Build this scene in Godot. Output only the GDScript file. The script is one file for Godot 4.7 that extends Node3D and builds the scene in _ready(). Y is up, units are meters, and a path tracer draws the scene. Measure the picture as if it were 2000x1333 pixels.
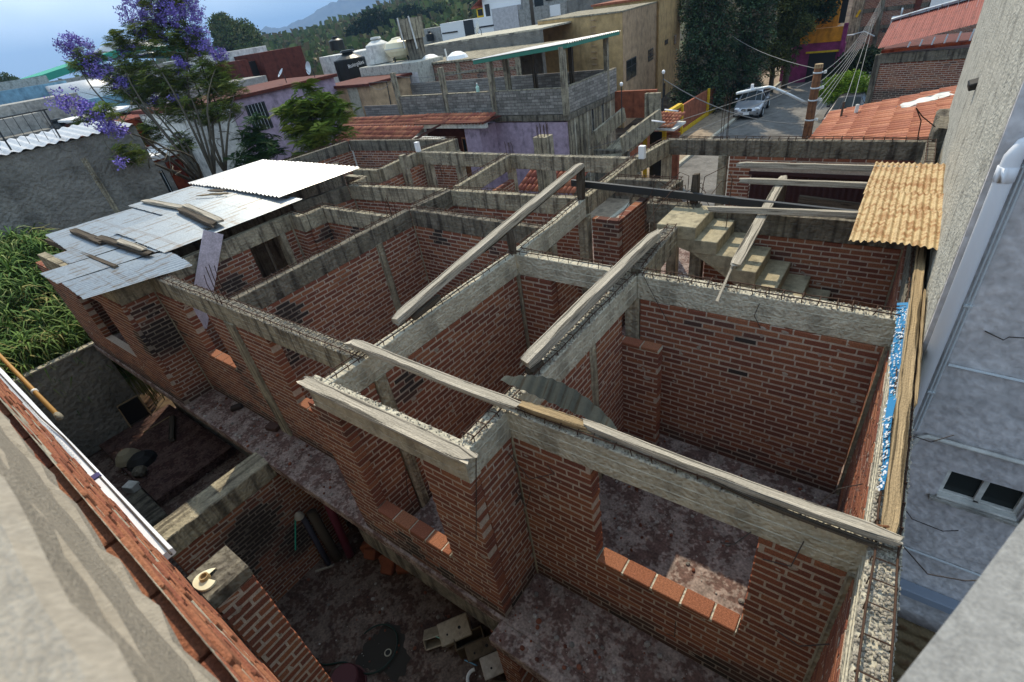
extends Node3D
# An unfinished brick house seen from the roof next door: camera, light, materials, then the house, the yard, the neighbours and the town.

const EYE := Vector3(0, 5.58, 0)
var rng := RandomNumberGenerator.new()
var M := {}
var T := {}
var counts := {}
var bricks := []
var mould := FastNoiseLite.new()
var wob := FastNoiseLite.new()
var house: Node3D


func _ready() -> void:
	rng.seed = 11
	var cam := Camera3D.new()
	cam.name = "camera"
	cam.transform = Transform3D(Basis(Vector3(0.80613, -0.13733, -0.57558), Vector3(-0.2302, 0.8233, -0.51884), Vector3(0.54512, 0.55075, 0.63207)), EYE)
	var lens := CameraAttributesPhysical.new()
	lens.frustum_focal_length = 17.58
	lens.frustum_focus_distance = 9.0
	lens.frustum_near = 0.05
	lens.frustum_far = 9000.0
	lens.exposure_aperture = 4.0
	cam.attributes = lens
	cam.fov = 68.64
	cam.near = 0.05
	cam.far = 9000.0
	add_child(cam)
	var env := Environment.new()
	env.background_mode = Environment.BG_SKY
	var sky := Sky.new()
	sky.sky_material = sky_material()
	env.sky = sky
	env.background_energy_multiplier = 1.3
	env.tonemap_mode = Environment.TONE_MAPPER_LINEAR
	env.tonemap_exposure = 1.65
	env.sdfgi_enabled = true
	env.ssao_enabled = true
	env.ssil_enabled = true
	env.fog_enabled = true
	env.fog_density = 0.00026
	env.fog_light_color = Color(0.56, 0.72, 0.90)
	var we := WorldEnvironment.new()
	we.name = "world_environment"
	we.environment = env
	add_child(we)
	var sun := DirectionalLight3D.new()
	sun.name = "sun"
	sun.light_energy = 0.95
	sun.light_color = Color(1.0, 0.94, 0.84)
	sun.light_angular_distance = 0.5
	sun.shadow_enabled = true
	sun.transform = Transform3D(Basis.looking_at(Vector3(1.2, -2.58, 1.75)), Vector3(-20, 40, -30))
	add_child(sun)
	mould.seed = 5
	mould.frequency = 0.42
	mould.fractal_octaves = 4
	wob.seed = 9
	wob.frequency = 0.9
	textures()
	materials()
	build_ground()
	build_house()
	build_timber()
	build_zinc_roof()
	build_yard()
	build_photographer_roof()
	build_grey_building()
	build_block_house()
	build_street()
	build_left_town()
	build_middle_town()
	build_trees()


func sky_material() -> Material:
	var m := ProceduralSkyMaterial.new()
	m.sky_top_color = Color(0.50, 0.60, 0.70)
	m.sky_horizon_color = Color(0.68, 0.76, 0.83)
	m.sky_curve = 0.16
	m.ground_bottom_color = Color(0.30, 0.28, 0.25)
	m.ground_horizon_color = Color(0.66, 0.74, 0.80)
	m.sun_angle_max = 20.0
	m.sky_cover = cloud_cover()
	m.sky_cover_modulate = Color(1, 1, 1, 0.55)
	return m


func cloud_cover() -> ImageTexture:   # thin streaked high cloud all round the sky
	var n := FastNoiseLite.new()
	n.seed = 21
	n.frequency = 1.1
	n.fractal_octaves = 5
	var im := Image.create(1024, 512, false, Image.FORMAT_RGBA8)
	for y in 300:
		var el := PI * (0.5 - (y + 0.5) / 512.0)
		for x in 1024:
			var az := TAU * x / 1024.0
			var d := Vector3(cos(az) * cos(el), sin(el) * 3.2, sin(az) * cos(el))
			var v := n.get_noise_3d(d.x * 1.6, d.y, d.z * 1.6)
			var a := smoothstep(-0.30, 0.5, v) * smoothstep(-0.02, 0.12, el)
			im.set_pixel(x, y, Color(0.94, 0.93, 0.92, a * 0.8))
	return ImageTexture.create_from_image(im)


# ---------- small tools ----------

func lin(r: float, g: float, b: float, a := 1.0) -> Color:
	var c := Color(r, g, b).linear_to_srgb()
	c.a = a
	return c


func nth(owner_id: int, called: String) -> String:
	var key := "%d %s" % [owner_id, called]
	var n: int = counts.get(key, 0)
	counts[key] = n + 1
	return called if n == 0 else "%s_%03d" % [called, n]


func thing(called: String, label: String, category: String, at := Vector3.ZERO, group := "") -> Node3D:
	var o := Node3D.new()
	o.name = nth(0, called)
	o.position = at
	add_child(o)
	tag(o, label, category, group)
	return o


func tag(o: Node, label: String, category: String, group := "") -> void:
	o.set_meta("label", label)
	o.set_meta("category", category)
	if group:
		o.set_meta("group", group)


func whole(o: Node3D) -> Transform3D:
	var t := o.transform
	var p := o.get_parent()
	while p is Node3D and p != self:
		t = p.transform * t
		p = p.get_parent()
	return t


func part(parent: Node3D, called: String, mesh: Mesh, mat: Material, world := Transform3D()) -> MeshInstance3D:
	var o := MeshInstance3D.new()
	o.mesh = mesh
	o.material_override = mat
	o.name = nth(parent.get_instance_id(), called)
	o.transform = whole(parent).affine_inverse() * world
	parent.add_child(o)
	return o


func lone(called: String, mesh: Mesh, mat: Material, label: String, category: String, group := "") -> MeshInstance3D:
	var o := MeshInstance3D.new()
	o.mesh = mesh
	o.material_override = mat
	o.name = nth(0, called)
	add_child(o)
	tag(o, label, category, group)
	return o


func setting(called: String, mesh: Mesh, mat: Material) -> MeshInstance3D:
	var o := MeshInstance3D.new()
	o.mesh = mesh
	o.material_override = mat
	o.name = nth(0, called)
	o.set_meta("kind", "structure")
	add_child(o)
	return o


func many(parent: Node3D, called: String, mesh: Mesh, mat: Material, places: Array, colors := []) -> MultiMeshInstance3D:
	var mm := MultiMesh.new()
	mm.transform_format = MultiMesh.TRANSFORM_3D
	mm.use_colors = colors.size() > 0
	mm.mesh = mesh
	mm.instance_count = places.size()
	for i in places.size():
		mm.set_instance_transform(i, places[i])
		if mm.use_colors:
			mm.set_instance_color(i, colors[i])
	var o := MultiMeshInstance3D.new()
	o.multimesh = mm
	o.material_override = mat
	o.set_meta("kind", "stuff")
	if parent == self:
		o.name = nth(0, called)
	else:
		o.name = nth(parent.get_instance_id(), called)
		o.transform = whole(parent).affine_inverse()
	parent.add_child(o)
	return o


func st() -> SurfaceTool:
	var s := SurfaceTool.new()
	s.begin(Mesh.PRIMITIVE_TRIANGLES)
	s.set_smooth_group(-1)
	return s


func done(s: SurfaceTool) -> ArrayMesh:
	s.generate_normals()
	return s.commit()


func tri(s: SurfaceTool, a: Vector3, b: Vector3, c: Vector3, inside: Vector3) -> void:
	if (b - a).cross(c - a).dot((a + b + c) / 3.0 - inside) > 0.0:
		s.add_vertex(a); s.add_vertex(c); s.add_vertex(b)
	else:
		s.add_vertex(a); s.add_vertex(b); s.add_vertex(c)


func quad(s: SurfaceTool, a: Vector3, b: Vector3, c: Vector3, d: Vector3, inside: Vector3) -> void:
	tri(s, a, b, c, inside)
	tri(s, a, c, d, inside)


func flat_quad(s: SurfaceTool, a: Vector3, b: Vector3, c: Vector3, d: Vector3) -> void:
	var uv := [Vector2(0, 0), Vector2(1, 0), Vector2(1, 1), Vector2(0, 1)]
	var p := [a, b, c, d]
	for i in [0, 1, 2, 0, 2, 3]:
		s.set_uv(uv[i])
		s.add_vertex(p[i])


# a box whose edges are cut back by ch
func cbox(s: SurfaceTool, c: Vector3, size: Vector3, ch := 0.0, b := Basis(), jit := 0.0) -> void:
	var h := size * 0.5
	if ch <= 0.0:
		var p := []
		for i in 8:
			p.append(c + b * Vector3(h.x if i & 1 else -h.x, h.y if i & 2 else -h.y, h.z if i & 4 else -h.z))
		for q in [[0, 1, 3, 2], [4, 5, 7, 6], [0, 1, 5, 4], [2, 3, 7, 6], [0, 2, 6, 4], [1, 3, 7, 5]]:
			quad(s, p[q[0]], p[q[1]], p[q[2]], p[q[3]], c)
		return
	ch = minf(ch, minf(h.x, minf(h.y, h.z)) * 0.9)
	var v := {}
	for i in 8:
		var sg := Vector3(1 if i & 1 else -1, 1 if i & 2 else -1, 1 if i & 4 else -1)
		var j := Vector3(rng.randf_range(-jit, jit), rng.randf_range(-jit, jit), rng.randf_range(-jit, jit))
		for a in 3:
			var q := Vector3(h.x - ch, h.y - ch, h.z - ch)
			q[a] = h[a]
			v[i * 3 + a] = c + b * (q * sg + j)
	for a in 3:
		var o1 := (a + 1) % 3
		var o2 := (a + 2) % 3
		for sgn in 2:
			var base := (1 << a) * sgn
			quad(s, v[base * 3 + a], v[(base | 1 << o1) * 3 + a], v[(base | 1 << o1 | 1 << o2) * 3 + a], v[(base | 1 << o2) * 3 + a], c)
		for k in 4:
			var e := (1 << o1) * (k & 1) + (1 << o2) * (k >> 1)
			quad(s, v[e * 3 + o1], v[(e | 1 << a) * 3 + o1], v[(e | 1 << a) * 3 + o2], v[e * 3 + o2], c)
	for i in 8:
		tri(s, v[i * 3], v[i * 3 + 1], v[i * 3 + 2], c)


func box_mesh(c: Vector3, size: Vector3, ch := 0.0, b := Basis()) -> ArrayMesh:
	var s := st()
	cbox(s, c, size, ch, b)
	return done(s)


func span(x0: float, x1: float, y0: float, y1: float, z0: float, z1: float, ch := 0.0) -> ArrayMesh:
	return box_mesh(Vector3(x0 + x1, y0 + y1, z0 + z1) * 0.5, Vector3(absf(x1 - x0), absf(y1 - y0), absf(z1 - z0)), ch)


func tube(s: SurfaceTool, pts: Array, r: float, seg := 6, r2 := -1.0, cap := true) -> void:
	if r2 < 0.0:
		r2 = r
	var n := pts.size()
	var rings := []
	var up := Vector3(0.13, 0.97, 0.21)
	for i in n:
		var d: Vector3 = (pts[mini(i + 1, n - 1)] - pts[maxi(i - 1, 0)]).normalized()
		if absf(d.dot(up)) > 0.95:
			up = Vector3(0.9, 0.1, 0.4)
		var x := d.cross(up).normalized()
		var y := x.cross(d).normalized()
		up = y
		var rr := lerpf(r, r2, float(i) / maxf(1.0, n - 1))
		var ring := []
		for k in seg:
			var t := TAU * k / seg
			ring.append(pts[i] + (x * cos(t) + y * sin(t)) * rr)
		rings.append(ring)
	for i in n - 1:
		var mid: Vector3 = (pts[i] + pts[i + 1]) * 0.5
		for k in seg:
			var k2 := (k + 1) % seg
			quad(s, rings[i][k], rings[i][k2], rings[i + 1][k2], rings[i + 1][k], mid)
	if cap:
		for k in range(1, seg - 1):
			tri(s, rings[0][0], rings[0][k], rings[0][k + 1], pts[1])
			tri(s, rings[n - 1][0], rings[n - 1][k], rings[n - 1][k + 1], pts[n - 2])


func tube_mesh(pts: Array, r: float, seg := 6, r2 := -1.0) -> ArrayMesh:
	var s := st()
	s.set_smooth_group(0 if seg > 6 else -1)
	tube(s, pts, r, seg, r2)
	return done(s)


func lathe(c: Vector3, prof: Array, seg := 20, b := Basis()) -> ArrayMesh:   # prof: [radius, height] pairs
	var s := st()
	s.set_smooth_group(-1)
	for i in prof.size() - 1:
		var mid := c + b * Vector3(0, (prof[i][1] + prof[i + 1][1]) * 0.5 - 0.001, 0)
		for k in seg:
			var p := []
			for q in [[i, k], [i, k + 1], [i + 1, k + 1], [i + 1, k]]:
				var t: float = TAU * q[1] / seg
				p.append(c + b * Vector3(cos(t) * prof[q[0]][0], prof[q[0]][1], sin(t) * prof[q[0]][0]))
			quad(s, p[0], p[1], p[2], p[3], mid)
	return done(s)


func curve(a: Vector3, b: Vector3, sag: float, n := 10) -> Array:
	var out := []
	for i in n + 1:
		var t := float(i) / n
		out.append(a.lerp(b, t) - Vector3(0, sag * 4.0 * t * (1.0 - t), 0))
	return out


# a bar of rectangular section with uneven faces: beams, planks, sleepers.  Ends may be split and frayed.
func bar(s: SurfaceTool, a: Vector3, b: Vector3, w: float, h: float, step := 0.2, jit := 0.004, ch := 0.008, fray := 0.0, bow := 0.0, boards := 1) -> void:
	var d := (b - a).normalized()
	var x := d.cross(Vector3.UP).normalized()
	if x.length() < 0.5:
		x = Vector3.RIGHT
	var y := x.cross(d).normalized()
	var n := maxi(1, int((b - a).length() / step))
	var prof := [Vector2(-0.5 * w + ch, -0.5 * h), Vector2(0.5 * w - ch, -0.5 * h), Vector2(0.5 * w, -0.5 * h + ch)]
	var marks := []
	for i in range(1, boards):
		marks.append((float(i) / boards - 0.5) * h + rng.randf_range(-0.02, 0.02))
	for g in marks:   # the line where two formwork boards met
		prof.append_array([Vector2(0.5 * w, g - 0.004), Vector2(0.5 * w + 0.003, g), Vector2(0.5 * w - 0.003, g + 0.004)])
	prof.append_array([Vector2(0.5 * w, 0.5 * h - ch), Vector2(0.5 * w - ch, 0.5 * h), Vector2(-0.5 * w + ch, 0.5 * h), Vector2(-0.5 * w, 0.5 * h - ch)])
	marks.reverse()
	for g in marks:
		prof.append_array([Vector2(-0.5 * w + 0.003, g + 0.004), Vector2(-0.5 * w - 0.003, g), Vector2(-0.5 * w, g - 0.004)])
	prof.append(Vector2(-0.5 * w, -0.5 * h + ch))
	var np := prof.size()
	var rings := []
	for i in n + 1:
		var t := float(i) / n
		var c := a.lerp(b, t) + y * (bow * sin(PI * t))
		var ring := []
		for k in np:
			var q: Vector2 = prof[k]
			var o := d * (rng.randf_range(-fray, fray) if i == 0 or i == n else 0.0)
			var r := 1.0 - (rng.randf() * 0.5 if fray > 0.0 and (i == 0 or i == n) else 0.0)
			ring.append(c + o + x * (q.x * r + rng.randf_range(-jit, jit)) + y * (q.y * r + rng.randf_range(-jit, jit)))
		rings.append(ring)
	for i in n:
		var mid := a.lerp(b, (i + 0.5) / n)
		for k in np:
			var k2 := (k + 1) % np
			quad_uv(s, rings[i][k], rings[i + 1][k], rings[i + 1][k2], rings[i][k2], mid, k * 0.13, (k + 1) * 0.13, i * step, (i + 1) * step)
	for k in range(1, np - 1):
		tri(s, rings[0][0], rings[0][k], rings[0][k + 1], a.lerp(b, 0.5))
		tri(s, rings[n][0], rings[n][k], rings[n][k + 1], a.lerp(b, 0.5))


func quad_uv(s: SurfaceTool, a: Vector3, b: Vector3, c: Vector3, d: Vector3, inside: Vector3, v0: float, v1: float, u0: float, u1: float) -> void:
	var p := [a, b, c, d]
	var uv := [Vector2(u0, v0), Vector2(u1, v0), Vector2(u1, v1), Vector2(u0, v1)]
	var order := [0, 1, 2, 0, 2, 3]
	if (b - a).cross(c - a).dot((a + b + c) / 3.0 - inside) > 0.0:
		order = [0, 2, 1, 0, 3, 2]
	for i in order:
		s.set_uv(uv[i])
		s.add_vertex(p[i])


func bar_mesh(a: Vector3, b: Vector3, w: float, h: float, step := 0.2, jit := 0.004, ch := 0.008, fray := 0.0, bow := 0.0) -> ArrayMesh:
	var s := st()
	bar(s, a, b, w, h, step, jit, ch, fray, bow)
	return done(s)


# a corrugated sheet: o is a corner, along runs with the ribs, across steps over them
func corrugated(s: SurfaceTool, o: Vector3, along: Vector3, across: Vector3, pitch := 0.076, amp := 0.009, rag := 0.0, bend := 0.0, droop := 0.0) -> void:
	s.set_smooth_group(0)
	var n := (across.cross(along)).normalized()
	if n.y < 0.0:
		n = -n
	var k := int(across.length() / pitch * 6.0)
	var m := 6
	var e0 := []
	var e1 := []
	for i in k + 1:
		e0.append(rng.randf_range(0, rag))
		e1.append(rng.randf_range(0, rag))
	var at := func(i: int, j: int) -> Vector3:
		var u := float(i) / k
		var v := float(j) / m
		if j == 0:
			v += e0[i] / along.length()
		if j == m:
			v -= e1[i] / along.length()
		var lift := amp * sin(TAU * u * across.length() / pitch) + bend * sin(PI * u) * v + droop * v * v + 0.006 * wob.get_noise_2d(u * 3.0 + o.x * 7.0, v * 2.0 + o.z * 5.0)
		return o + along * v + across * u + n * lift
	for i in k:
		for j in m:
			var a: Vector3 = at.call(i, j)
			var b: Vector3 = at.call(i + 1, j)
			var c: Vector3 = at.call(i + 1, j + 1)
			var d: Vector3 = at.call(i, j + 1)
			quad(s, a, b, c, d, (a + c) * 0.5 - n)


func sheet_mesh(o: Vector3, along: Vector3, across: Vector3, pitch := 0.076, amp := 0.009, rag := 0.0, bend := 0.0, droop := 0.0) -> ArrayMesh:
	var s := st()
	corrugated(s, o, along, across, pitch, amp, rag, bend, droop)
	return done(s)


# ---------- textures and materials ----------

func noise_bytes(freq: float, oct: int, sd: int, size := 512, kind := FastNoiseLite.TYPE_SIMPLEX_SMOOTH) -> PackedByteArray:
	var n := FastNoiseLite.new()
	n.seed = sd
	n.noise_type = kind
	n.frequency = freq
	n.fractal_octaves = oct
	var im := n.get_seamless_image(size, size)
	im.convert(Image.FORMAT_L8)
	return im.get_data()


func paint(size: int, f: Callable) -> ImageTexture:
	var b := PackedByteArray()
	b.resize(size * size * 3)
	var i := 0
	for y in size:
		for x in size:
			var c: Color = f.call(x, y)
			b[i] = int(clampf(c.r, 0, 1) * 255.0)
			b[i + 1] = int(clampf(c.g, 0, 1) * 255.0)
			b[i + 2] = int(clampf(c.b, 0, 1) * 255.0)
			i += 3
	return ImageTexture.create_from_image(Image.create_from_data(size, size, false, Image.FORMAT_RGB8, b))


func relief(bytes: PackedByteArray, strength: float, size := 512) -> ImageTexture:
	var im := Image.create_from_data(size, size, false, Image.FORMAT_L8, bytes)
	im.convert(Image.FORMAT_RGBA8)
	im.bump_map_to_normal_map(strength)
	return ImageTexture.create_from_image(im)


func textures() -> void:
	var fine := noise_bytes(0.09, 4, 1)
	var mid := noise_bytes(0.02, 5, 2)
	var low := noise_bytes(0.007, 4, 3)
	var spot := noise_bytes(0.045, 3, 4)
	var N := 512
	var streak := func(x: int, y: int, k: int) -> float:
		return mid[x + (absi(256 - y) / k) * N] / 255.0
	T.grain = paint(N, func(x, y):
		var v: float = 0.72 + 0.2 * fine[x + y * N] / 255.0 + 0.16 * mid[x + y * N] / 255.0
		return Color(v, v, v))
	T.concrete = paint(N, func(x, y):
		var i: int = x + y * N
		var v: float = 0.62 + 0.22 * fine[i] / 255.0 + 0.28 * mid[i] / 255.0
		var st2: float = streak.call(x, y, 12)
		var dark: float = smoothstep(0.46, 0.72, low[i] / 255.0 * 0.35 + streak.call((x * 2) % N, y, 6) * 0.65)
		v *= lerpf(1.0, 0.66, dark)
		v *= lerpf(1.0, 0.86, smoothstep(0.6, 0.75, streak.call((x * 3) % N, y, 20)))
		return Color(v, v * lerpf(0.985, 0.97, dark), v * lerpf(0.93, 0.9, low[(i + 9000) % (N * N)] / 255.0)))
	T.plaster = paint(N, func(x, y):
		var i: int = x + y * N
		var v: float = 0.76 + 0.1 * fine[i] / 255.0 + 0.2 * mid[i] / 255.0
		v *= lerpf(1.0, 0.84, smoothstep(0.52, 0.76, low[i] / 255.0 * 0.6 + streak.call(x, y, 10) * 0.42))
		return Color(v, v, v * 0.98))
	T.brick = paint(N, func(x, y):
		var i: int = x + y * N
		var v: float = 0.6 + 0.3 * fine[i] / 255.0 + 0.26 * spot[i] / 255.0
		var pale: float = smoothstep(0.66, 0.78, spot[(i * 1 + 70000) % (N * N)] / 255.0 * 0.7 + fine[i] / 255.0 * 0.3)
		return Color(v, v, v).lerp(Color(0.98, 1.0, 1.0), pale * 0.5))
	T.floor = paint(N, func(x, y):
		var i: int = x + y * N
		var v: float = 0.5 + 0.3 * fine[i] / 255.0 + 0.3 * mid[i] / 255.0
		var bare: float = smoothstep(0.44, 0.6, low[i] / 255.0 * 0.55 + spot[i] / 255.0 * 0.45)
		return Color(v, v * 0.95, v * 0.92).lerp(Color(v * 0.74, v * 0.63, v * 0.6), bare))
	T.wood = paint(N, func(x, y):
		var a: float = mid[(absi(256 - x) / 14) + y * N] / 255.0
		var b: float = fine[(absi(256 - x) / 22) + y * N] / 255.0
		var v: float = 0.6 + 0.42 * b + 0.14 * fine[x + y * N] / 255.0 - 0.06
		v *= lerpf(1.0, 0.5, smoothstep(0.60, 0.70, a))
		return Color(v, v * 0.985, v * 0.95))
	T.rust = paint(N, func(x, y):
		var i: int = x + y * N
		var r: float = smoothstep(0.45, 0.62, low[i] / 255.0 * 0.5 + mid[i] / 255.0 * 0.5)
		var v: float = 0.75 + 0.3 * fine[i] / 255.0
		return Color(0.88 * v, 0.82 * v, 0.68 * v).lerp(Color(0.62 * v, 0.44 * v, 0.27 * v), r * 0.75))
	T.zinc = paint(N, func(x, y):
		var i: int = x + y * N
		var r: float = smoothstep(0.58, 0.68, low[i] / 255.0 * 0.35 + mid[(x * 2) % N + (absi(256 - y) / 8) * N] / 255.0 * 0.65)
		var v: float = 0.82 + 0.18 * fine[i] / 255.0
		return Color(v, v, v).lerp(Color(0.72 * v, 0.56 * v, 0.42 * v), r * 0.6))
	T.rough = relief(fine, 5.0)
	T.lumps = relief(mid, 9.0)


func mat(c: Color, rough := 0.9, metal := 0.0, tex = null, scale := 0.6, bump = null, bscale := 1.0) -> StandardMaterial3D:
	var m := StandardMaterial3D.new()
	m.albedo_color = c
	m.roughness = rough
	m.metallic = metal
	m.metallic_specular = 0.35
	m.uv1_triplanar = true
	m.uv1_world_triplanar = true
	m.uv1_scale = Vector3(scale, scale, scale)
	m.texture_repeat = true
	if tex != null:
		m.albedo_texture = tex
	if bump != null:
		m.normal_enabled = true
		m.normal_texture = bump
		m.normal_scale = bscale
	return m


func materials() -> void:
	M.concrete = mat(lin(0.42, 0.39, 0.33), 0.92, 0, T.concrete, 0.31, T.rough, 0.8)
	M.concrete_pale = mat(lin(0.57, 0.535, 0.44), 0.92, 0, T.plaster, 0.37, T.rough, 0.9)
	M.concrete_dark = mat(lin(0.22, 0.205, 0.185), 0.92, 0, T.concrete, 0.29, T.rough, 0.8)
	M.step = mat(lin(0.42, 0.37, 0.26), 0.9, 0, T.plaster, 0.8, T.rough, 0.6)
	M.mortar = mat(lin(0.56, 0.48, 0.40), 0.95, 0, T.grain, 1.6, T.rough, 1.2)
	M.mortar.vertex_color_use_as_albedo = true
	M.brick = mat(lin(1, 1, 1), 0.93, 0, T.brick, 1.9, T.rough, 0.9)
	M.brick.vertex_color_use_as_albedo = true
	M.tile_floor = mat(lin(0.22, 0.085, 0.05), 0.85, 0, T.brick, 0.9, T.rough, 0.5)
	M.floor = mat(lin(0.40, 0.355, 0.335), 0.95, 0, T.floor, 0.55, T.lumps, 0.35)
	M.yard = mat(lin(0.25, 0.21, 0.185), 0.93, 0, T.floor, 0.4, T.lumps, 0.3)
	M.plaster = mat(lin(0.40, 0.39, 0.37), 0.92, 0, T.plaster, 0.3, T.rough, 0.5)
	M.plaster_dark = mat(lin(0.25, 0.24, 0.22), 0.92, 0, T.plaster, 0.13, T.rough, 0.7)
	M.plaster_blue = mat(lin(0.62, 0.60, 0.60), 0.85, 0, T.grain, 0.2, T.rough, 0.25)
	M.plaster_rough = mat(lin(0.56, 0.55, 0.50), 0.95, 0, T.plaster, 0.55, T.rough, 0.7)
	M.wood = wood(lin(0.54, 0.51, 0.45))
	M.wood_tan = wood(lin(0.47, 0.36, 0.22))
	M.wood_dark = wood(lin(0.13, 0.11, 0.09))
	M.rebar = mat(lin(0.085, 0.048, 0.032), 0.8, 0.3, T.grain, 3.0)
	M.wire = mat(lin(0.05, 0.04, 0.035), 0.7)
	M.cable = mat(lin(0.2, 0.2, 0.19), 0.6)
	M.zinc = mat(lin(0.36, 0.41, 0.45), 0.42, 0.4, T.zinc, 0.45)
	M.zinc_new = mat(lin(0.60, 0.61, 0.61), 0.35, 0.25, T.grain, 0.4)
	M.rust_sheet = mat(lin(0.78, 0.70, 0.58), 0.7, 0.1, T.rust, 0.8)
	M.maroon = mat(lin(0.05, 0.02, 0.02), 0.7, 0, T.grain, 0.6)
	M.black_steel = mat(lin(0.035, 0.037, 0.038), 0.5, 0.2)
	M.pvc = mat(lin(0.68, 0.70, 0.73), 0.35)
	M.white = mat(lin(0.74, 0.74, 0.72), 0.8, 0, T.plaster, 0.3)
	M.white_clean = mat(lin(0.8, 0.8, 0.78), 0.5)
	M.cream = mat(lin(0.72, 0.66, 0.46), 0.3)
	M.lilac = mat(lin(0.47, 0.37, 0.49), 0.85, 0, T.plaster, 0.3)
	M.lilac_board = mat(lin(0.66, 0.60, 0.68), 0.7, 0, T.grain, 0.5)
	M.beige = mat(lin(0.62, 0.42, 0.20), 0.9, 0, T.plaster, 0.16)
	M.beige_pink = mat(lin(0.58, 0.40, 0.25), 0.9, 0, T.plaster, 0.2)
	M.yellow = mat(lin(0.70, 0.46, 0.02), 0.7, 0, T.grain, 0.3)
	M.orange = mat(lin(0.68, 0.26, 0.02), 0.8, 0, T.plaster, 0.2)
	M.magenta = mat(lin(0.26, 0.04, 0.14), 0.8, 0, T.plaster, 0.2)
	M.terracotta = mat(lin(0.30, 0.10, 0.055), 0.9, 0, T.plaster, 0.3)
	M.tile = mat(lin(1, 1, 1), 0.75, 0, T.brick, 0.9, T.rough, 0.4)
	M.tile.vertex_color_use_as_albedo = true
	M.red_sheet = mat(lin(0.30, 0.085, 0.065), 0.7, 0, T.plaster, 0.4)
	M.red_brown = mat(lin(0.13, 0.035, 0.025), 0.8, 0, T.plaster, 0.3)
	M.rust_red = mat(lin(0.30, 0.06, 0.02), 0.8, 0, T.rust, 0.3)
	M.block = mat(lin(1, 1, 1), 0.95, 0, T.grain, 1.2, T.rough, 0.9)
	M.block.vertex_color_use_as_albedo = true
	M.asphalt = mat(lin(0.20, 0.19, 0.18), 0.95, 0, T.plaster, 0.12, T.rough, 0.4)
	M.dirt = mat(lin(0.16, 0.13, 0.085), 0.98, 0, T.floor, 0.05)
	M.glass = mat(lin(0.02, 0.025, 0.025), 0.12)
	M.black = mat(lin(0.015, 0.015, 0.015), 0.6)
	M.black_plastic = mat(lin(0.012, 0.014, 0.013), 0.35)
	M.green_fascia = mat(lin(0.05, 0.20, 0.14), 0.6)
	M.teal = mat(lin(0.03, 0.30, 0.20), 0.7)
	M.blue = mat(lin(0.02, 0.17, 0.36), 0.6)
	M.town_blue = mat(lin(0.25, 0.45, 0.60), 0.8, 0, T.plaster, 0.1)
	M.silver = mat(lin(0.42, 0.44, 0.47), 0.25, 0.6)
	M.rubber = mat(lin(0.015, 0.015, 0.015), 0.9)
	M.lamp_grey = mat(lin(0.55, 0.60, 0.62), 0.45, 0.3)
	M.pole = mat(lin(0.24, 0.11, 0.06), 0.9, 0, T.concrete, 0.6)
	M.bark = mat(lin(0.10, 0.085, 0.06), 0.95, 0, T.grain, 1.5, T.lumps, 0.8)
	M.bark_pale = mat(lin(0.20, 0.175, 0.13), 0.95, 0, T.grain, 1.5, T.lumps, 0.6)
	M.leaf = StandardMaterial3D.new()
	M.leaf.vertex_color_use_as_albedo = true
	M.leaf.roughness = 0.7
	M.leaf.metallic_specular = 0.25
	M.leaf.cull_mode = BaseMaterial3D.CULL_DISABLED
	M.leaf.backlight_enabled = true
	M.leaf.backlight = Color(0.22, 0.26, 0.1)
	M.near_cap = mat(lin(0.36, 0.325, 0.265), 0.95, 0, T.grain, 2.2, T.rough, 0.6)
	M.near_grey = mat(lin(0.30, 0.30, 0.285), 0.9, 0, T.grain, 2.0, T.rough, 0.3)
	M.hill = mat(lin(0.07, 0.085, 0.035), 0.95, 0, T.floor, 0.01)
	M.mountain = mat(lin(0.10, 0.11, 0.08), 0.95, 0, T.floor, 0.0012)
	for i in 10:
		M["brick%d" % i] = mat(brick_color(i).linear_to_srgb(), 0.93, 0, T.brick, 1.9, T.rough, 0.9)


func wood(c: Color) -> StandardMaterial3D:
	var m := StandardMaterial3D.new()
	m.albedo_color = c
	m.albedo_texture = T.wood
	m.roughness = 0.9
	m.metallic_specular = 0.25
	m.uv1_scale = Vector3(0.6, 0.9, 1)
	m.normal_enabled = true
	m.normal_texture = T.rough
	m.normal_scale = 0.5
	return m


func brick_color(i: int) -> Color:   # linear
	return [Color(0.29, 0.105, 0.06), Color(0.262, 0.093, 0.056), Color(0.32, 0.125, 0.068), Color(0.24, 0.086, 0.054), Color(0.30, 0.112, 0.064), Color(0.35, 0.145, 0.078), Color(0.215, 0.08, 0.054), Color(0.155, 0.07, 0.052), Color(0.095, 0.055, 0.045), Color(0.05, 0.038, 0.034)][i]


# ---------- brickwork ----------

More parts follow.
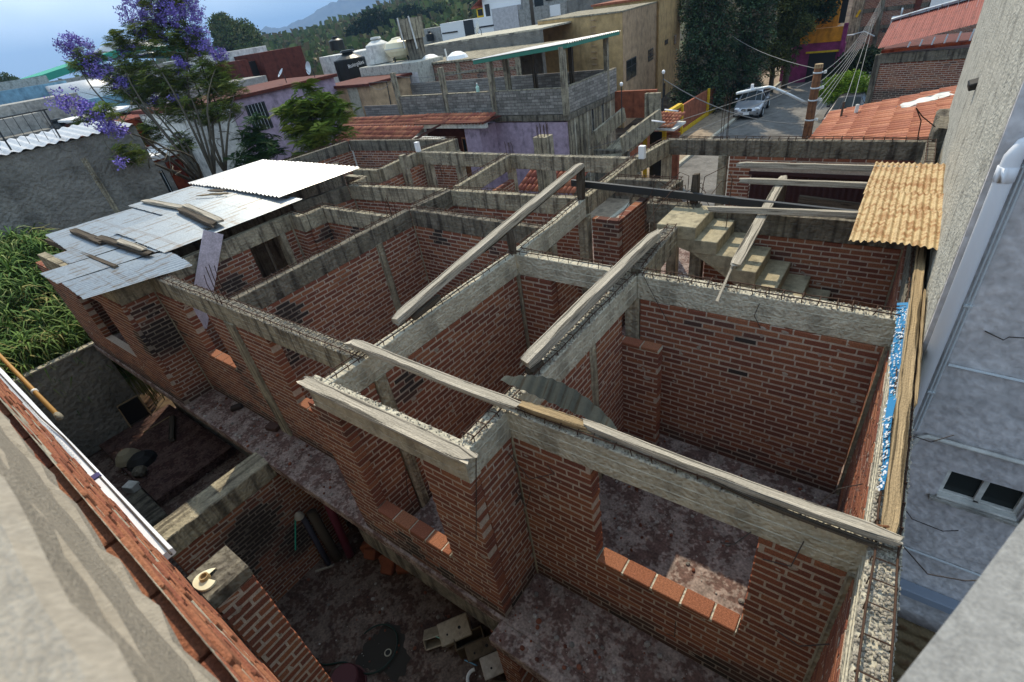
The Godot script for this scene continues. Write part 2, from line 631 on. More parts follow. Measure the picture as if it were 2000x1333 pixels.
var blots := [  # dark mould and soot patches: place, reach, strength
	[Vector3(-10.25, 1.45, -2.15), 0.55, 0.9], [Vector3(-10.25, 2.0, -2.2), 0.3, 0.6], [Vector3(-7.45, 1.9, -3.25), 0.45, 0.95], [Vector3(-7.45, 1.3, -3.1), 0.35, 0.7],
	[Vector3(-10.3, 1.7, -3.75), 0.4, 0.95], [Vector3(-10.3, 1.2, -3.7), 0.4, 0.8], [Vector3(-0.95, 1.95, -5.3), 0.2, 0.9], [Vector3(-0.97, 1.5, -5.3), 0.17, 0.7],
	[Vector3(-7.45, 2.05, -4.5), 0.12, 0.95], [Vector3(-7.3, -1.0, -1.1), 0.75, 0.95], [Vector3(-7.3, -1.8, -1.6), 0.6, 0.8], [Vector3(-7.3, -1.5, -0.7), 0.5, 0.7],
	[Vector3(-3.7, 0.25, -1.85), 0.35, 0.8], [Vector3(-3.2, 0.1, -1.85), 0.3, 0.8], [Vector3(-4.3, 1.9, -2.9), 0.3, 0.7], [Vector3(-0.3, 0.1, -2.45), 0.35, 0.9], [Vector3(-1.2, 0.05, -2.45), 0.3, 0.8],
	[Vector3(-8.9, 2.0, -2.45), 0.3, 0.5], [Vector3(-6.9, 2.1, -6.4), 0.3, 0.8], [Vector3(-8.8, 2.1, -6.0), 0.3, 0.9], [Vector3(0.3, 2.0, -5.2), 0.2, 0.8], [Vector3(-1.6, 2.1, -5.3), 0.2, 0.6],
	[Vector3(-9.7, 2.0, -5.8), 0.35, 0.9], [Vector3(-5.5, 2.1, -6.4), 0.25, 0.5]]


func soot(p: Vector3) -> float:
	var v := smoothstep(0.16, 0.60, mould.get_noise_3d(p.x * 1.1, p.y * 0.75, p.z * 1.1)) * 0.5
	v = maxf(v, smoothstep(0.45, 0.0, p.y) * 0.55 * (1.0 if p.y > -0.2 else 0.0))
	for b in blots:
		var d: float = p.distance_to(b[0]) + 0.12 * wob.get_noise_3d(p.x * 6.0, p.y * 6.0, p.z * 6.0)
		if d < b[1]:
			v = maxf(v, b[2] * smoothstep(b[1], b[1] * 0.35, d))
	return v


var brick_shapes := []


func brick_shape(i: int) -> ArrayMesh:
	if brick_shapes.is_empty():
		for k in 8:
			var s := st()
			cbox(s, Vector3.ZERO, Vector3(0.22, 0.062, 0.14), 0.004, Basis(), 0.0014)
			brick_shapes.append(done(s))
	return brick_shapes[i % 8]


func px(p: Vector3) -> Vector3:   # where a point falls in the photo, for choosing which bricks are near enough to stand alone
	var d := p - EYE
	var x := Vector3(0.80613, -0.13733, -0.57558).dot(d)
	var y := Vector3(-0.2302, 0.8233, -0.51884).dot(d)
	var z := -Vector3(0.54512, 0.55075, 0.63207).dot(d)
	if z < 0.1:
		return Vector3(-9999, 0, 1)
	return Vector3(1000 + 976.4 * x / z, 666.5 - 976.4 * y / z, z)


# a wall of fired bricks from a to b (x, z), between the heights y0 and y1; holes are [along0, along1, y0, y1]
func brick_wall(parent: Node3D, called: String, a: Vector2, b: Vector2, y0: float, y1: float, holes := [], thick := 0.14, singles := 300, clean := 1.0) -> Node3D:
	var w := Node3D.new()
	w.name = nth(parent.get_instance_id(), called)
	var u := Vector3(b.x - a.x, 0, b.y - a.y)
	var length := u.length()
	u = u.normalized()
	var n := Vector3(-u.z, 0, u.x)
	var o := Vector3(a.x, 0, a.y)
	w.transform = whole(parent).affine_inverse() * Transform3D(Basis(), o + u * length * 0.5 + Vector3(0, y0, 0))
	parent.add_child(w)
	# mortar core, with openings left out
	var xs := [0.0, length]
	var ys := [y0, y1 - 0.014]
	for h in holes:
		for e in [h[0], h[1]]:
			if e > 0.0 and e < length:
				xs.append(e)
		for e in [h[2], h[3]]:
			if e > y0 and e < y1:
				ys.append(e)
	for lists in [xs, ys]:
		lists.sort()
		var i := 0
		while i < lists.size() - 1:
			if lists[i + 1] - lists[i] > 0.34:
				lists.insert(i + 1, (lists[i] + minf(lists[i + 1], lists[i] + 0.6)) * 0.5)
			i += 1
	var solid := func(s0: float, h0: float) -> bool:
		if s0 < 0.0 or s0 > length or h0 < y0 or h0 > y1 - 0.014:
			return false
		for h in holes:
			if s0 > h[0] and s0 < h[1] and h0 > h[2] and h0 < h[3]:
				return false
		return true
	var core := thick * 0.5 - 0.0034
	var s := st()
	var vert := func(p: Vector3) -> void:
		var k := 1.0 - 0.75 * soot(p) * clean
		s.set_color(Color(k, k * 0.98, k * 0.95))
		s.add_vertex(p)
	var face := func(p: Vector3, q: Vector3, r: Vector3, t: Vector3, inside: Vector3) -> void:
		var tris := [p, q, r, p, r, t]
		if (q - p).cross(r - p).dot((p + r) * 0.5 - inside) > 0.0:
			tris = [p, r, q, p, t, r]
		for v in tris:
			vert.call(v)
	for i in xs.size() - 1:
		for j in ys.size() - 1:
			var sm: float = (xs[i] + xs[i + 1]) * 0.5
			var hm: float = (ys[j] + ys[j + 1]) * 0.5
			if not solid.call(sm, hm):
				continue
			var mid := o + u * sm + Vector3(0, hm, 0)
			var e0: float = xs[i] + (0.011 if not solid.call(xs[i] - 0.02, hm) else 0.0)
			var e1: float = xs[i + 1] - (0.011 if not solid.call(xs[i + 1] + 0.02, hm) else 0.0)
			var P := []
			for k in 8:
				P.append(o + u * (e1 if k & 1 else e0) + Vector3(0, ys[j + 1] if k & 2 else ys[j], 0) + n * (core if k & 4 else -core))
			face.call(P[0], P[1], P[3], P[2], mid)
			face.call(P[4], P[5], P[7], P[6], mid)
			if not solid.call(xs[i] - 0.02, hm):
				face.call(P[0], P[2], P[6], P[4], mid)
			if not solid.call(xs[i + 1] + 0.02, hm):
				face.call(P[1], P[3], P[7], P[5], mid)
			if not solid.call(sm, ys[j + 1] + 0.02):
				face.call(P[2], P[3], P[7], P[6], mid)
			if not solid.call(sm, ys[j] - 0.02):
				face.call(P[0], P[1], P[5], P[4], mid)
	part(w, "mortar", done(s), M.mortar)
	# bricks
	var rows := maxi(1, int(round((y1 - y0) / 0.081)))
	var pitch := (y1 - y0) / rows
	var list := []
	for r in rows:
		var h := y0 + (r + 0.5) * pitch
		var cuts := []
		for q in holes:
			if h + 0.03 > q[2] and h - 0.03 < q[3]:
				cuts.append(q)
		var at := -0.24 * (0.5 if r % 2 else 0.0) - rng.randf() * 0.05
		while at < length:
			var run := 0.242 + rng.randf_range(-0.014, 0.014)
			var pieces := [[maxf(0.0, at + 0.0075), minf(length, at + run - 0.0075)]]
			for q in cuts:
				var next := []
				for p in pieces:
					if p[1] <= q[0] or p[0] >= q[1]:
						next.append(p)
						continue
					if p[0] < q[0]:
						next.append([p[0], q[0]])
					if p[1] > q[1]:
						next.append([q[1], p[1]])
				pieces = next
			for p in pieces:
				if p[1] - p[0] < 0.035:
					continue
				var c: Vector3 = o + u * (p[0] + p[1]) * 0.5 + Vector3(0, h + rng.randf_range(-0.003, 0.003), 0) + n * rng.randf_range(-0.001, 0.0012)
				var k := 0
				var g := rng.randf()
				if g < 0.62:
					k = rng.randi() % 5
				elif g < 0.8:
					k = 5
				else:
					k = 6
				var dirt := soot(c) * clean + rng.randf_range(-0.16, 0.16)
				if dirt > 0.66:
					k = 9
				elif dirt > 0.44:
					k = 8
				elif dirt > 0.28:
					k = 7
				var bs := Basis(u, Vector3.UP, -n).rotated(n, rng.randf_range(-0.012, 0.012))
				bs = bs * Basis.from_scale(Vector3((p[1] - p[0]) / 0.22, (pitch - 0.0225) / 0.062, thick / 0.14))
				list.append([c.distance_to(EYE), Transform3D(bs, c), k, c])
			at += run
	list.sort_custom(func(p, q): return p[0] < q[0])
	var places := []
	var tones := []
	var used := 0
	for e in list:
		var q := px(e[3])
		if used < singles and e[0] < 14.0 and q.x > -20 and q.x < 2020 and q.y > -20 and q.y < 1353:
			part(w, "brick", brick_shape(used), M["brick%d" % e[2]], e[1])
			used += 1
		else:
			places.append(e[1])
			var v := rng.randf_range(0.85, 1.15)
			tones.append(brick_color(e[2]) * v)
	if places.size():
		many(w, "brickwork", brick_shape(0), M.brick, places, tones)
	if singles >= 60:
		var sm := []
		var st3 := []
		var face_n: Vector3 = n if n.dot(EYE - o) > 0.0 else -n
		for i in int(length * (y1 - y0) * 26.0):
			var sp := rng.randf_range(0.05, length - 0.05)
			var hp := rng.randf_range(y0 + 0.05, y1 - 0.05)
			if not solid.call(sp - 0.06, hp) or not solid.call(sp + 0.06, hp):
				continue
			var c := o + u * sp + Vector3(0, hp, 0) + face_n * (thick * 0.5 + 0.0005)
			if wob.get_noise_3d(c.x * 2.2, c.y * 2.2, c.z * 2.2) < 0.08:
				continue
			var big := rng.randf_range(0.25, 1.0)
			sm.append(Transform3D(Basis(u, Vector3.UP, face_n) * Basis(Vector3.BACK, rng.randf_range(-0.25, 0.25)) * Basis.from_scale(Vector3(big * rng.randf_range(0.9, 2.2), big, 1.0)), c))
			var g := (1.0 - 0.7 * soot(c)) * rng.randf_range(0.75, 1.05)
			st3.append(Color(0.50 * g, 0.42 * g, 0.345 * g))
		if sm.size():
			many(w, "mortar_smear", smear_shape(), M.block, sm, st3)
	return w


var smear_mesh: ArrayMesh


func smear_shape() -> ArrayMesh:
	if smear_mesh == null:
		var s := st()
		var r := []
		for i in 11:
			var a := TAU * i / 11.0
			r.append(Vector3(cos(a), sin(a), 0) * rng.randf_range(0.016, 0.036))
		for i in 11:
			tri(s, Vector3(0, 0, 0.0035), r[i] + Vector3(0, 0, -0.001), r[(i + 1) % 11] + Vector3(0, 0, -0.001), Vector3(0, 0, -1))
		smear_mesh = done(s)
	return smear_mesh


func sill(parent: Node3D, x0: float, x1: float, y: float, z: float, depth := 0.17) -> void:
	var x := x0
	while x < x1 - 0.05:
		var e := minf(x1, x + 0.27 + rng.randf_range(-0.02, 0.02))
		part(parent, "sill_brick", box_mesh(Vector3((x + e) * 0.5, y + rng.randf_range(-0.004, 0.004), z), Vector3(e - x - 0.018, 0.05, depth), 0.007), M["brick%d" % [2, 5, 0, 5][rng.randi() % 4]])
		x = e
	part(parent, "sill_mortar", span(x0, x1, y - 0.028, y + 0.012, z - depth * 0.48, z + depth * 0.48), M.concrete_pale)


func column(x: float, z: float, y0 := 0.0, y1 := 2.27, w := 0.16, d := 0.16, m = null) -> void:
	part(house, "concrete_column", bar_mesh(Vector3(x, y0, z), Vector3(x, y1, z), w, d, 0.25, 0.004, 0.01), m if m else M.concrete)


# ring beam from a to b (x, z); the reinforcing cage stands proud of the concrete
func beam(a: Vector2, b: Vector2, m = null, top := 2.58, w := 0.15, h := 0.33, cage := true, rubble := 0.0) -> void:
	var A := Vector3(a.x, top - h * 0.5, a.y)
	var B := Vector3(b.x, top - h * 0.5, b.y)
	var bs := st()
	bar(bs, A, B, w, h, 0.3, 0.0016, 0.007, 0.0, 0.0, 3)
	var o := part(house, "ring_beam", done(bs), m if m else M.concrete)
	var d := (B - A).normalized()
	var x := d.cross(Vector3.UP).normalized()
	if rubble > 0.0:
		var places := []
		var tones := []
		for i in int((B - A).length() * 1100 * rubble):
			var p := A.lerp(B, rng.randf()) + x * rng.randf_range(-0.5, 0.5) * w + Vector3(0, h * 0.5 + rng.randf_range(-0.012, 0.012), 0)
			var r := rng.randf_range(0.3, 0.85)
			places.append(Transform3D(Basis.from_euler(Vector3(rng.randf() * 6, rng.randf() * 6, rng.randf() * 6)).scaled(Vector3(r, r * 0.8, r * 1.1)), p))
			var g := rng.randf_range(0.24, 0.5)
			tones.append(Color(g, g * 0.92, g * 0.76))
		many(o, "rough_aggregate", box_mesh(Vector3.ZERO, Vector3(0.026, 0.022, 0.024), 0.007), M.block, places, tones)
	if not cage:
		return
	var s := st()
	var n := maxi(2, int((B - A).length() / 0.35))
	for side in [-1.0, 1.0]:
		var pts := []
		for i in n + 1:
			pts.append(A.lerp(B, (i + 0.0) / n) + x * (side * w * 0.36 + rng.randf_range(-0.008, 0.008)) + Vector3(0, h * 0.5 + 0.050 + rng.randf_range(-0.012, 0.01), 0))
		tube(s, pts, 0.007, 5)
	var k := int((B - A).length() / 0.165)
	for i in k + 1:
		var c := A.lerp(B, (i + 0.3) / (k + 0.6)) + d * rng.randf_range(-0.02, 0.02) + Vector3(0, h * 0.5, 0)
		var lean := d * rng.randf_range(-0.03, 0.03)
		var hh := 0.058 + rng.randf_range(-0.008, 0.012)
		tube(s, [c - x * w * 0.40 - Vector3(0, 0.02, 0), c - x * w * 0.39 + lean + Vector3(0, hh, 0), c + x * w * 0.39 + lean + Vector3(0, hh, 0), c + x * w * 0.40 - Vector3(0, 0.02, 0)], 0.0056, 4)
	part(o, "rebar_cage", done(s), M.rebar)


func rebar_bunch(x: float, z: float, y: float, tall := 0.35, r := 0.055) -> void:
	for c in [[-1, -1], [1, -1], [1, 1], [-1, 1]]:
		var p := Vector3(x + c[0] * r, y, z + c[1] * r)
		part(house, "rebar", tube_mesh([p - Vector3(0, 0.1, 0), p + Vector3(rng.randf_range(-0.02, 0.02), tall * 0.6, rng.randf_range(-0.02, 0.02)), p + Vector3(rng.randf_range(-0.06, 0.06), tall * rng.randf_range(0.8, 1.1), rng.randf_range(-0.06, 0.06))], 0.006, 5), M.rebar)


func twig(parent: Node3D, called: String, pts: Array, r := 0.004, m = null) -> void:
	part(parent, called, tube_mesh(pts, r, 5), m if m else M.wire)


func build_house() -> void:
	house = thing("unfinished_house", "roofless unfinished red brick house with grey concrete ring beams and bare rebar", "house", Vector3(-4.5, 0, -6.0))
	# floors and the slab edge over the lower storey
	part(house, "floor_slab", span(-15.4, 0.50, -0.15, 0.0, -11.85, -1.83, 0.008), M.floor)
	part(house, "floor_slab", span(-2.41, 0.55, -0.16, -0.004, -1.83, -1.60, 0.008), M.floor)
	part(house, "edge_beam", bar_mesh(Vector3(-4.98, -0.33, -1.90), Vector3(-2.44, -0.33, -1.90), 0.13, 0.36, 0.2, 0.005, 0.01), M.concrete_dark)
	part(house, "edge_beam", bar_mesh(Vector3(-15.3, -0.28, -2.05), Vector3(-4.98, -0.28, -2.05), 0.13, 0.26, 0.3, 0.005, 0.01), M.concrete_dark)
	# the rooms nearest to the camera
	var w := brick_wall(house, "brick_wall", Vector2(-2.36, -2.57), Vector2(0.40, -2.595), 0, 2.26, [[0.83, 2.16, 0.90, 2.5]])
	sill(w, -1.53, -0.21, 0.925, -2.575)
	w = brick_wall(house, "brick_wall", Vector2(-4.74, -1.935), Vector2(-2.36, -1.935), -0.15, 2.26, [[0.54, 1.77, 0.70, 2.4]])
	sill(w, -4.19, -2.98, 0.725, -1.92)
	brick_wall(house, "brick_wall", Vector2(-2.432, -2.006), Vector2(-2.432, -2.49), -0.15, 2.26, [], 0.14, 200)
	brick_wall(house, "brick_wall", Vector2(-4.37, -2.02), Vector2(-4.34, -2.46), 0, 2.26, [], 0.14, 120)
	brick_wall(house, "brick_wall", Vector2(-4.35, -2.64), Vector2(-4.31, -5.26), 0, 2.26, [], 0.14, 300)
	brick_wall(house, "brick_wall", Vector2(-2.43, -2.66), Vector2(-2.42, -4.02), 0, 2.26, [], 0.14, 160)
	brick_wall(house, "brick_wall", Vector2(-2.42, -4.18), Vector2(-2.42, -4.86), 0, 2.26, [], 0.14, 100)
	w = brick_wall(house, "brick_stub_wall", Vector2(-2.62, -4.93), Vector2(-1.87, -4.93), 0, 1.80, [], 0.14, 200)
	sill(w, -2.64, -1.87, 1.825, -4.93, 0.15)
	brick_wall(house, "brick_wall", Vector2(-2.30, -5.36), Vector2(0.28, -5.34), 0, 2.26, [], 0.14, 300)
	brick_wall(house, "brick_wall", Vector2(-4.20, -5.37), Vector2(-3.66, -5.37), 0, 2.26, [], 0.14, 130)
	brick_wall(house, "brick_wall", Vector2(-3.73, -5.45), Vector2(-3.73, -6.05), 0, 2.26, [], 0.14, 80)
	brick_wall(house, "brick_wall", Vector2(0.45, -1.55), Vector2(0.40, -5.25), 0, 2.26, [], 0.14, 300)
	brick_wall(house, "brick_wall", Vector2(0.39, -5.5), Vector2(0.34, -11.7), 0, 2.26, [], 0.14, 40)
	# the long front to the left
	w = brick_wall(house, "brick_wall", Vector2(-10.2, -2.50), Vector2(-7.74, -2.50), 0, 2.26, [[0.96, 1.92, 1.15, 2.4]], 0.14, 220)
	sill(w, -9.26, -8.26, 1.175, -2.49)
	w = brick_wall(house, "brick_wall", Vector2(-7.38, -2.50), Vector2(-4.74, -2.50), 0, 2.26, [[0.86, 2.58, 1.05, 2.4]], 0.14, 180)
	sill(w, -6.5, -4.82, 1.075, -2.49)
	brick_wall(house, "brick_wall", Vector2(-10.32, -2.42), Vector2(-10.32, -1.93), 0, 2.26, [], 0.14, 160)
	brick_wall(house, "brick_wall", Vector2(-15.3, -1.93), Vector2(-10.26, -1.93), 0, 2.3, [[1.9, 3.7, 0.75, 2.05]], 0.14, 60)
	# rooms further back
	brick_wall(house, "brick_wall", Vector2(-7.52, -2.65), Vector2(-7.58, -5.33), 0, 2.26, [], 0.14, 300)
	brick_wall(house, "brick_wall", Vector2(-7.58, -5.49), Vector2(-7.61, -6.36), 0, 2.26, [], 0.14, 120)
	brick_wall(house, "brick_wall", Vector2(-7.52, -6.44), Vector2(-4.40, -6.36), 0, 2.26, [], 0.14, 260)
	brick_wall(house, "brick_wall", Vector2(-7.58, -6.52), Vector2(-7.55, -7.6), 0, 2.26, [], 0.14, 60)
	brick_wall(house, "brick_wall", Vector2(-7.48, -7.60), Vector2(-4.50, -7.74), 0, 2.26, [], 0.14, 150)
	brick_wall(house, "brick_wall", Vector2(-10.36, -2.60), Vector2(-10.38, -5.38), 0, 2.26, [[1.74, 2.56, 0.9, 2.3]], 0.14, 160)
	brick_wall(house, "brick_wall", Vector2(-10.4, -5.48), Vector2(-9.85, -5.43), 0, 2.26, [], 0.14, 60)
	brick_wall(house, "brick_wall", Vector2(-9.86, -5.50), Vector2(-9.87, -5.95), 0, 2.26, [], 0.14, 60)
	brick_wall(house, "brick_wall", Vector2(-9.8, -6.02), Vector2(-7.70, -6.0), 0, 2.26, [], 0.14, 100)
	brick_wall(house, "brick_wall", Vector2(-10.7, -6.0), Vector2(-10.62, -7.3), 0, 2.26, [], 0.14, 20)
	brick_wall(house, "brick_wall", Vector2(-10.5, -7.36), Vector2(-7.64, -7.57), 0, 2.26, [], 0.14, 80)
	brick_wall(house, "brick_wall", Vector2(-10.7, -7.4), Vector2(-10.95, -10.1), 0, 2.26, [], 0.14, 30)
	brick_wall(house, "brick_wall", Vector2(-7.60, -7.8), Vector2(-7.84, -10.1), 0, 2.0, [], 0.14, 80)
	brick_wall(house, "brick_wall", Vector2(-15.3, -11.2), Vector2(-10.95, -11.5), 0, 2.26, [], 0.14, 60)
	brick_wall(house, "brick_wall", Vector2(-15.5, -8.9), Vector2(-15.4, -11.1), 0, 2.26, [], 0.14, 40)
	brick_wall(house, "brick_wall", Vector2(-15.5, -2.0), Vector2(-15.5, -8.7), 0, 2.26, [], 0.14, 10)
	brick_wall(house, "brick_wall", Vector2(-4.25, -7.72), Vector2(-3.72, -7.72), 0, 2.26, [], 0.14, 60)
	brick_wall(house, "brick_wall", Vector2(-3.79, -7.80), Vector2(-3.79, -9.0), 0, 2.26, [], 0.14, 80)
	brick_wall(house, "brick_wall", Vector2(-2.3, -8.0), Vector2(0.28, -7.98), 0, 2.17, [], 0.14, 150)
	brick_wall(house, "brick_wall", Vector2(-3.03, -11.76), Vector2(0.26, -11.8), 0, 2.26, [[0.45, 2.75, -0.1, 1.95]], 0.14, 120)
	part(house, "inner_partition", span(-12.6, -12.45, 0.0, 2.7, -8.5, -2.1), M.concrete_dark)
	part(house, "window_frame", span(-10.44, -10.40, 1.05, 2.24, -4.75, -4.70), M.wood_dark)
	# lower storey under the slab
	brick_wall(house, "lower_brick_wall", Vector2(-2.75, -2.0), Vector2(-2.43, -2.0), -2.65, -0.52, [], 0.22, 80)
	brick_wall(house, "lower_brick_wall", Vector2(-2.52, -2.12), Vector2(-2.52, -4.1), -2.65, -0.16, [], 0.14, 0)
	brick_wall(house, "lower_brick_wall", Vector2(-2.4, -2.35), Vector2(0.5, -2.35), -2.65, -0.16, [], 0.14, 60)
	brick_wall(house, "lower_brick_wall", Vector2(-7.4, -4.1), Vector2(-2.4, -4.1), -2.65, -0.16, [], 0.14, 0)
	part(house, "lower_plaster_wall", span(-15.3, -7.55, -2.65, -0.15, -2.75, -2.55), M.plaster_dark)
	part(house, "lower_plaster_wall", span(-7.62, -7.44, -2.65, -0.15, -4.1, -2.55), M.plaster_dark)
	# outer rooms' metal gate at the back
	var g := part(house, "metal_gate", sheet_mesh(Vector3(-2.56, 0.02, -11.74), Vector3(0, 1.9, 0), Vector3(2.26, 0, -0.02), 0.11, 0.014), M.maroon)
	part(g, "gate_frame", span(-2.6, -0.26, 1.88, 1.95, -11.76, -11.68), M.maroon)
	# columns
	for c in [[-7.55, -2.49, 0.30], [-4.345, -2.55, 0.17], [-2.42, -2.575, 0.165], [-4.31, -5.37, 0.2], [-2.41, -5.36, 0.2], [-7.58, -5.41, 0.16], [-7.6, -6.44, 0.17], [-7.55, -7.68, 0.17], [-2.42, -4.1, 0.15], [-10.32, -2.5, 0.18], [-10.38, -5.44, 0.16], [-10.6, -7.36, 0.18], [0.42, -2.58, 0.18], [0.40, -5.37, 0.2], [0.36, -8.0, 0.18], [-7.87, -10.2, 0.18], [-9.55, -10.18, 0.2], [-10.8, -10.16, 0.36], [-4.55, -10.2, 0.22], [-4.45, -11.72, 0.2], [-3.17, -11.74, 0.18], [-4.44, -7.72, 0.2], [-3.55, -8.9, 0.2], [-3.2, -8.9, 0.2], [-2.42, -7.9, 0.2], [-10.85, -11.5, 0.2], [0.3, -11.8, 0.18], [-4.35, -6.4, 0.16]]:
		column(c[0], c[1], 0.0, 2.27, c[2], 0.165)
	part(house, "window_jamb", span(-10.47, -10.27, 0.9, 2.27, -5.16, -5.04, 0.006), M.concrete)
	column(-10.7, -9.25, 0, 2.75, 0.16, 0.16)
	# ring beams
	beam(Vector2(-10.4, -2.53), Vector2(-4.30, -2.5), M.concrete, 2.58, 0.17, 0.33, true, 1.0)
	beam(Vector2(-4.6, -1.945), Vector2(-2.35, -1.95), M.concrete_pale, 2.58, 0.15, 0.34, false, 0.2)
	beam(Vector2(-2.36, -2.57), Vector2(0.40, -2.6), M.concrete_pale, 2.58, 0.15, 0.33, true, 0.4)
	beam(Vector2(-4.37, -2.02), Vector2(-4.315, -5.3), M.concrete_pale, 2.583, 0.15, 0.33)
	beam(Vector2(-4.31, -5.46), Vector2(-4.45, -7.68), M.concrete_pale, 2.583)
	beam(Vector2(-4.47, -7.82), Vector2(-4.57, -10.16), M.concrete)
	beam(Vector2(-4.57, -10.3), Vector2(-4.45, -11.68), M.concrete)
	beam(Vector2(-2.43, -2.02), Vector2(-2.42, -5.3), M.concrete_pale, 2.583, 0.15, 0.33, true, 0.5)
	beam(Vector2(-2.42, -5.46), Vector2(-2.5, -6.9), M.concrete, 2.583, 0.16, 0.33, true, 1.0)
	beam(Vector2(-4.24, -5.40), Vector2(-2.5, -5.38), M.concrete_pale)
	beam(Vector2(-2.34, -5.38), Vector2(0.34, -5.37), M.concrete_pale, 2.58, 0.16, 0.33, true, 0.3)
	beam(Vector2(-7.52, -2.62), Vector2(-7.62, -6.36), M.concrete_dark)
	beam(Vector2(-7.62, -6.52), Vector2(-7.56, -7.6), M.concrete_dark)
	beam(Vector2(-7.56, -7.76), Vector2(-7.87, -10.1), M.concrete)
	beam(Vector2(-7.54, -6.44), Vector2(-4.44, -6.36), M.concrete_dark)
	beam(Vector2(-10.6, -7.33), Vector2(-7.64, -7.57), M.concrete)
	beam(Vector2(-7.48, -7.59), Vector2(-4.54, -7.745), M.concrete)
	beam(Vector2(-11.05, -10.16), Vector2(-4.66, -10.24), M.concrete, 2.58, 0.15, 0.33, false, 0.2)
	beam(Vector2(-4.45, -11.76), Vector2(0.34, -11.8), M.concrete_dark)
	beam(Vector2(-10.36, -2.62), Vector2(-10.38, -5.4), M.concrete, 2.58, 0.15, 0.33, false)
	beam(Vector2(-10.45, -5.5), Vector2(-9.8, -5.43), M.concrete)
	beam(Vector2(-9.87, -5.52), Vector2(-9.87, -5.92), M.concrete)
	beam(Vector2(-9.94, -6.0), Vector2(-7.7, -6.0), M.concrete)
	beam(Vector2(-10.95, -5.9), Vector2(-10.65, -7.25), M.concrete_dark, 2.58, 0.15, 0.33, false)
	beam(Vector2(-10.66, -7.4), Vector2(-10.72, -7.85), M.concrete)
	beam(Vector2(-10.74, -7.93), Vector2(-11.5, -7.95), M.concrete, 2.58, 0.15, 0.33, false)
	beam(Vector2(-11.8, -8.44), Vector2(-10.9, -8.5), M.concrete)
	beam(Vector2(-10.9, -8.6), Vector2(-11.1, -10.06), M.concrete)
	beam(Vector2(-11.1, -10.26), Vector2(-10.85, -11.45), M.concrete)
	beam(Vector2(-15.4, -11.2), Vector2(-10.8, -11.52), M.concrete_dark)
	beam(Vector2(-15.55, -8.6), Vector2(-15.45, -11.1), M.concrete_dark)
	beam(Vector2(-14.5, -1.95), Vector2(-10.34, -1.95), M.concrete, 2.6, 0.16, 0.33, false)
	beam(Vector2(-10.33, -1.88), Vector2(-10.34, -2.44), M.concrete, 2.58, 0.15, 0.33, false)
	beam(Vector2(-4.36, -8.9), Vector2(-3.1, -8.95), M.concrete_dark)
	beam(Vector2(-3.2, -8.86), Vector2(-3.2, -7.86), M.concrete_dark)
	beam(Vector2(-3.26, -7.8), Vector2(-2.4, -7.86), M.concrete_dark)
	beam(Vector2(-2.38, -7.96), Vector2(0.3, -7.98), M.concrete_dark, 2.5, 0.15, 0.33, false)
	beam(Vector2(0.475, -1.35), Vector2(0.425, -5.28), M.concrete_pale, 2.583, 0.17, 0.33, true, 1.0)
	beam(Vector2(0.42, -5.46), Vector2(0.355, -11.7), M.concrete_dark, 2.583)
	# bars left standing where the columns will go on
	rebar_bunch(-7.55, -2.5, 2.58, 0.55)
	rebar_bunch(-7.6, -5.95, 2.58, 0.4)
	rebar_bunch(-7.86, -10.2, 2.58, 0.3)
	rebar_bunch(-3.2, -11.76, 2.58, 0.85)
	rebar_bunch(-9.35, -9.2, 2.3, 0.3)
	# loose hooks and ends of wire sticking out of the concrete
	for e in [[Vector3(-0.25, 2.3, -2.5), Vector3(-0.33, 2.22, -2.4), Vector3(-0.42, 2.15, -2.42)], [Vector3(0.06, 2.42, -2.5), Vector3(0.03, 2.25, -2.4), Vector3(-0.14, 2.14, -2.44)], [Vector3(0.36, 1.75, -2.3), Vector3(0.2, 1.72, -2.2), Vector3(0.05, 1.6, -2.3)], [Vector3(-0.7, 0.7, -2.44), Vector3(-0.68, 0.55, -2.38), Vector3(-0.76, 0.48, -2.4)], [Vector3(-2.33, 2.5, -2.0), Vector3(-2.36, 1.8, -1.84), Vector3(-2.4, 1.5, -1.8)], [Vector3(-2.36, 2.1, -2.42), Vector3(-2.1, 1.95, -2.36), Vector3(-1.85, 2.1, -2.42), Vector3(-1.9, 2.2, -2.4)], [Vector3(-2.35, 1.6, -2.4), Vector3(-2.2, 1.5, -2.35), Vector3(-2.15, 1.7, -2.4)], [Vector3(0.35, 2.0, -3.6), Vector3(0.2, 1.9, -3.55), Vector3(0.12, 1.75, -3.5)], [Vector3(0.36, 1.7, -3.0), Vector3(0.24, 1.9, -3.05), Vector3(0.1, 2.0, -3.1)], [Vector3(-4.2, 0.9, -2.4), Vector3(-4.2, 0.5, -2.3), Vector3(-4.25, 0.2, -2.36)], [Vector3(-2.25, 2.6, -5.28), Vector3(-2.0, 2.3, -5.16), Vector3(-1.85, 2.0, -5.2)], [Vector3(-0.9, 2.5, -5.28), Vector3(-0.93, 2.35, -5.26), Vector3(-0.85, 2.2, -5.27)], [Vector3(0.55, 2.45, -2.75), Vector3(0.75, 2.2, -2.8), Vector3(0.95, 2.15, -2.9), Vector3(1.1, 2.22, -2.95)], [Vector3(0.55, 2.3, -4.0), Vector3(0.72, 2.2, -4.1), Vector3(0.85, 2.25, -4.2)], [Vector3(0.56, 2.5, -2.4), Vector3(0.62, 2.2, -2.35), Vector3(0.6, 1.9, -2.3)]]:
		twig(house, "tie_wire", e, 0.0045)
	# the concrete stair on the right
	var stair := Node3D.new()
	stair.name = "stair"
	stair.position = Vector3(-1.5, 0, -7.4) - house.position
	house.add_child(stair)
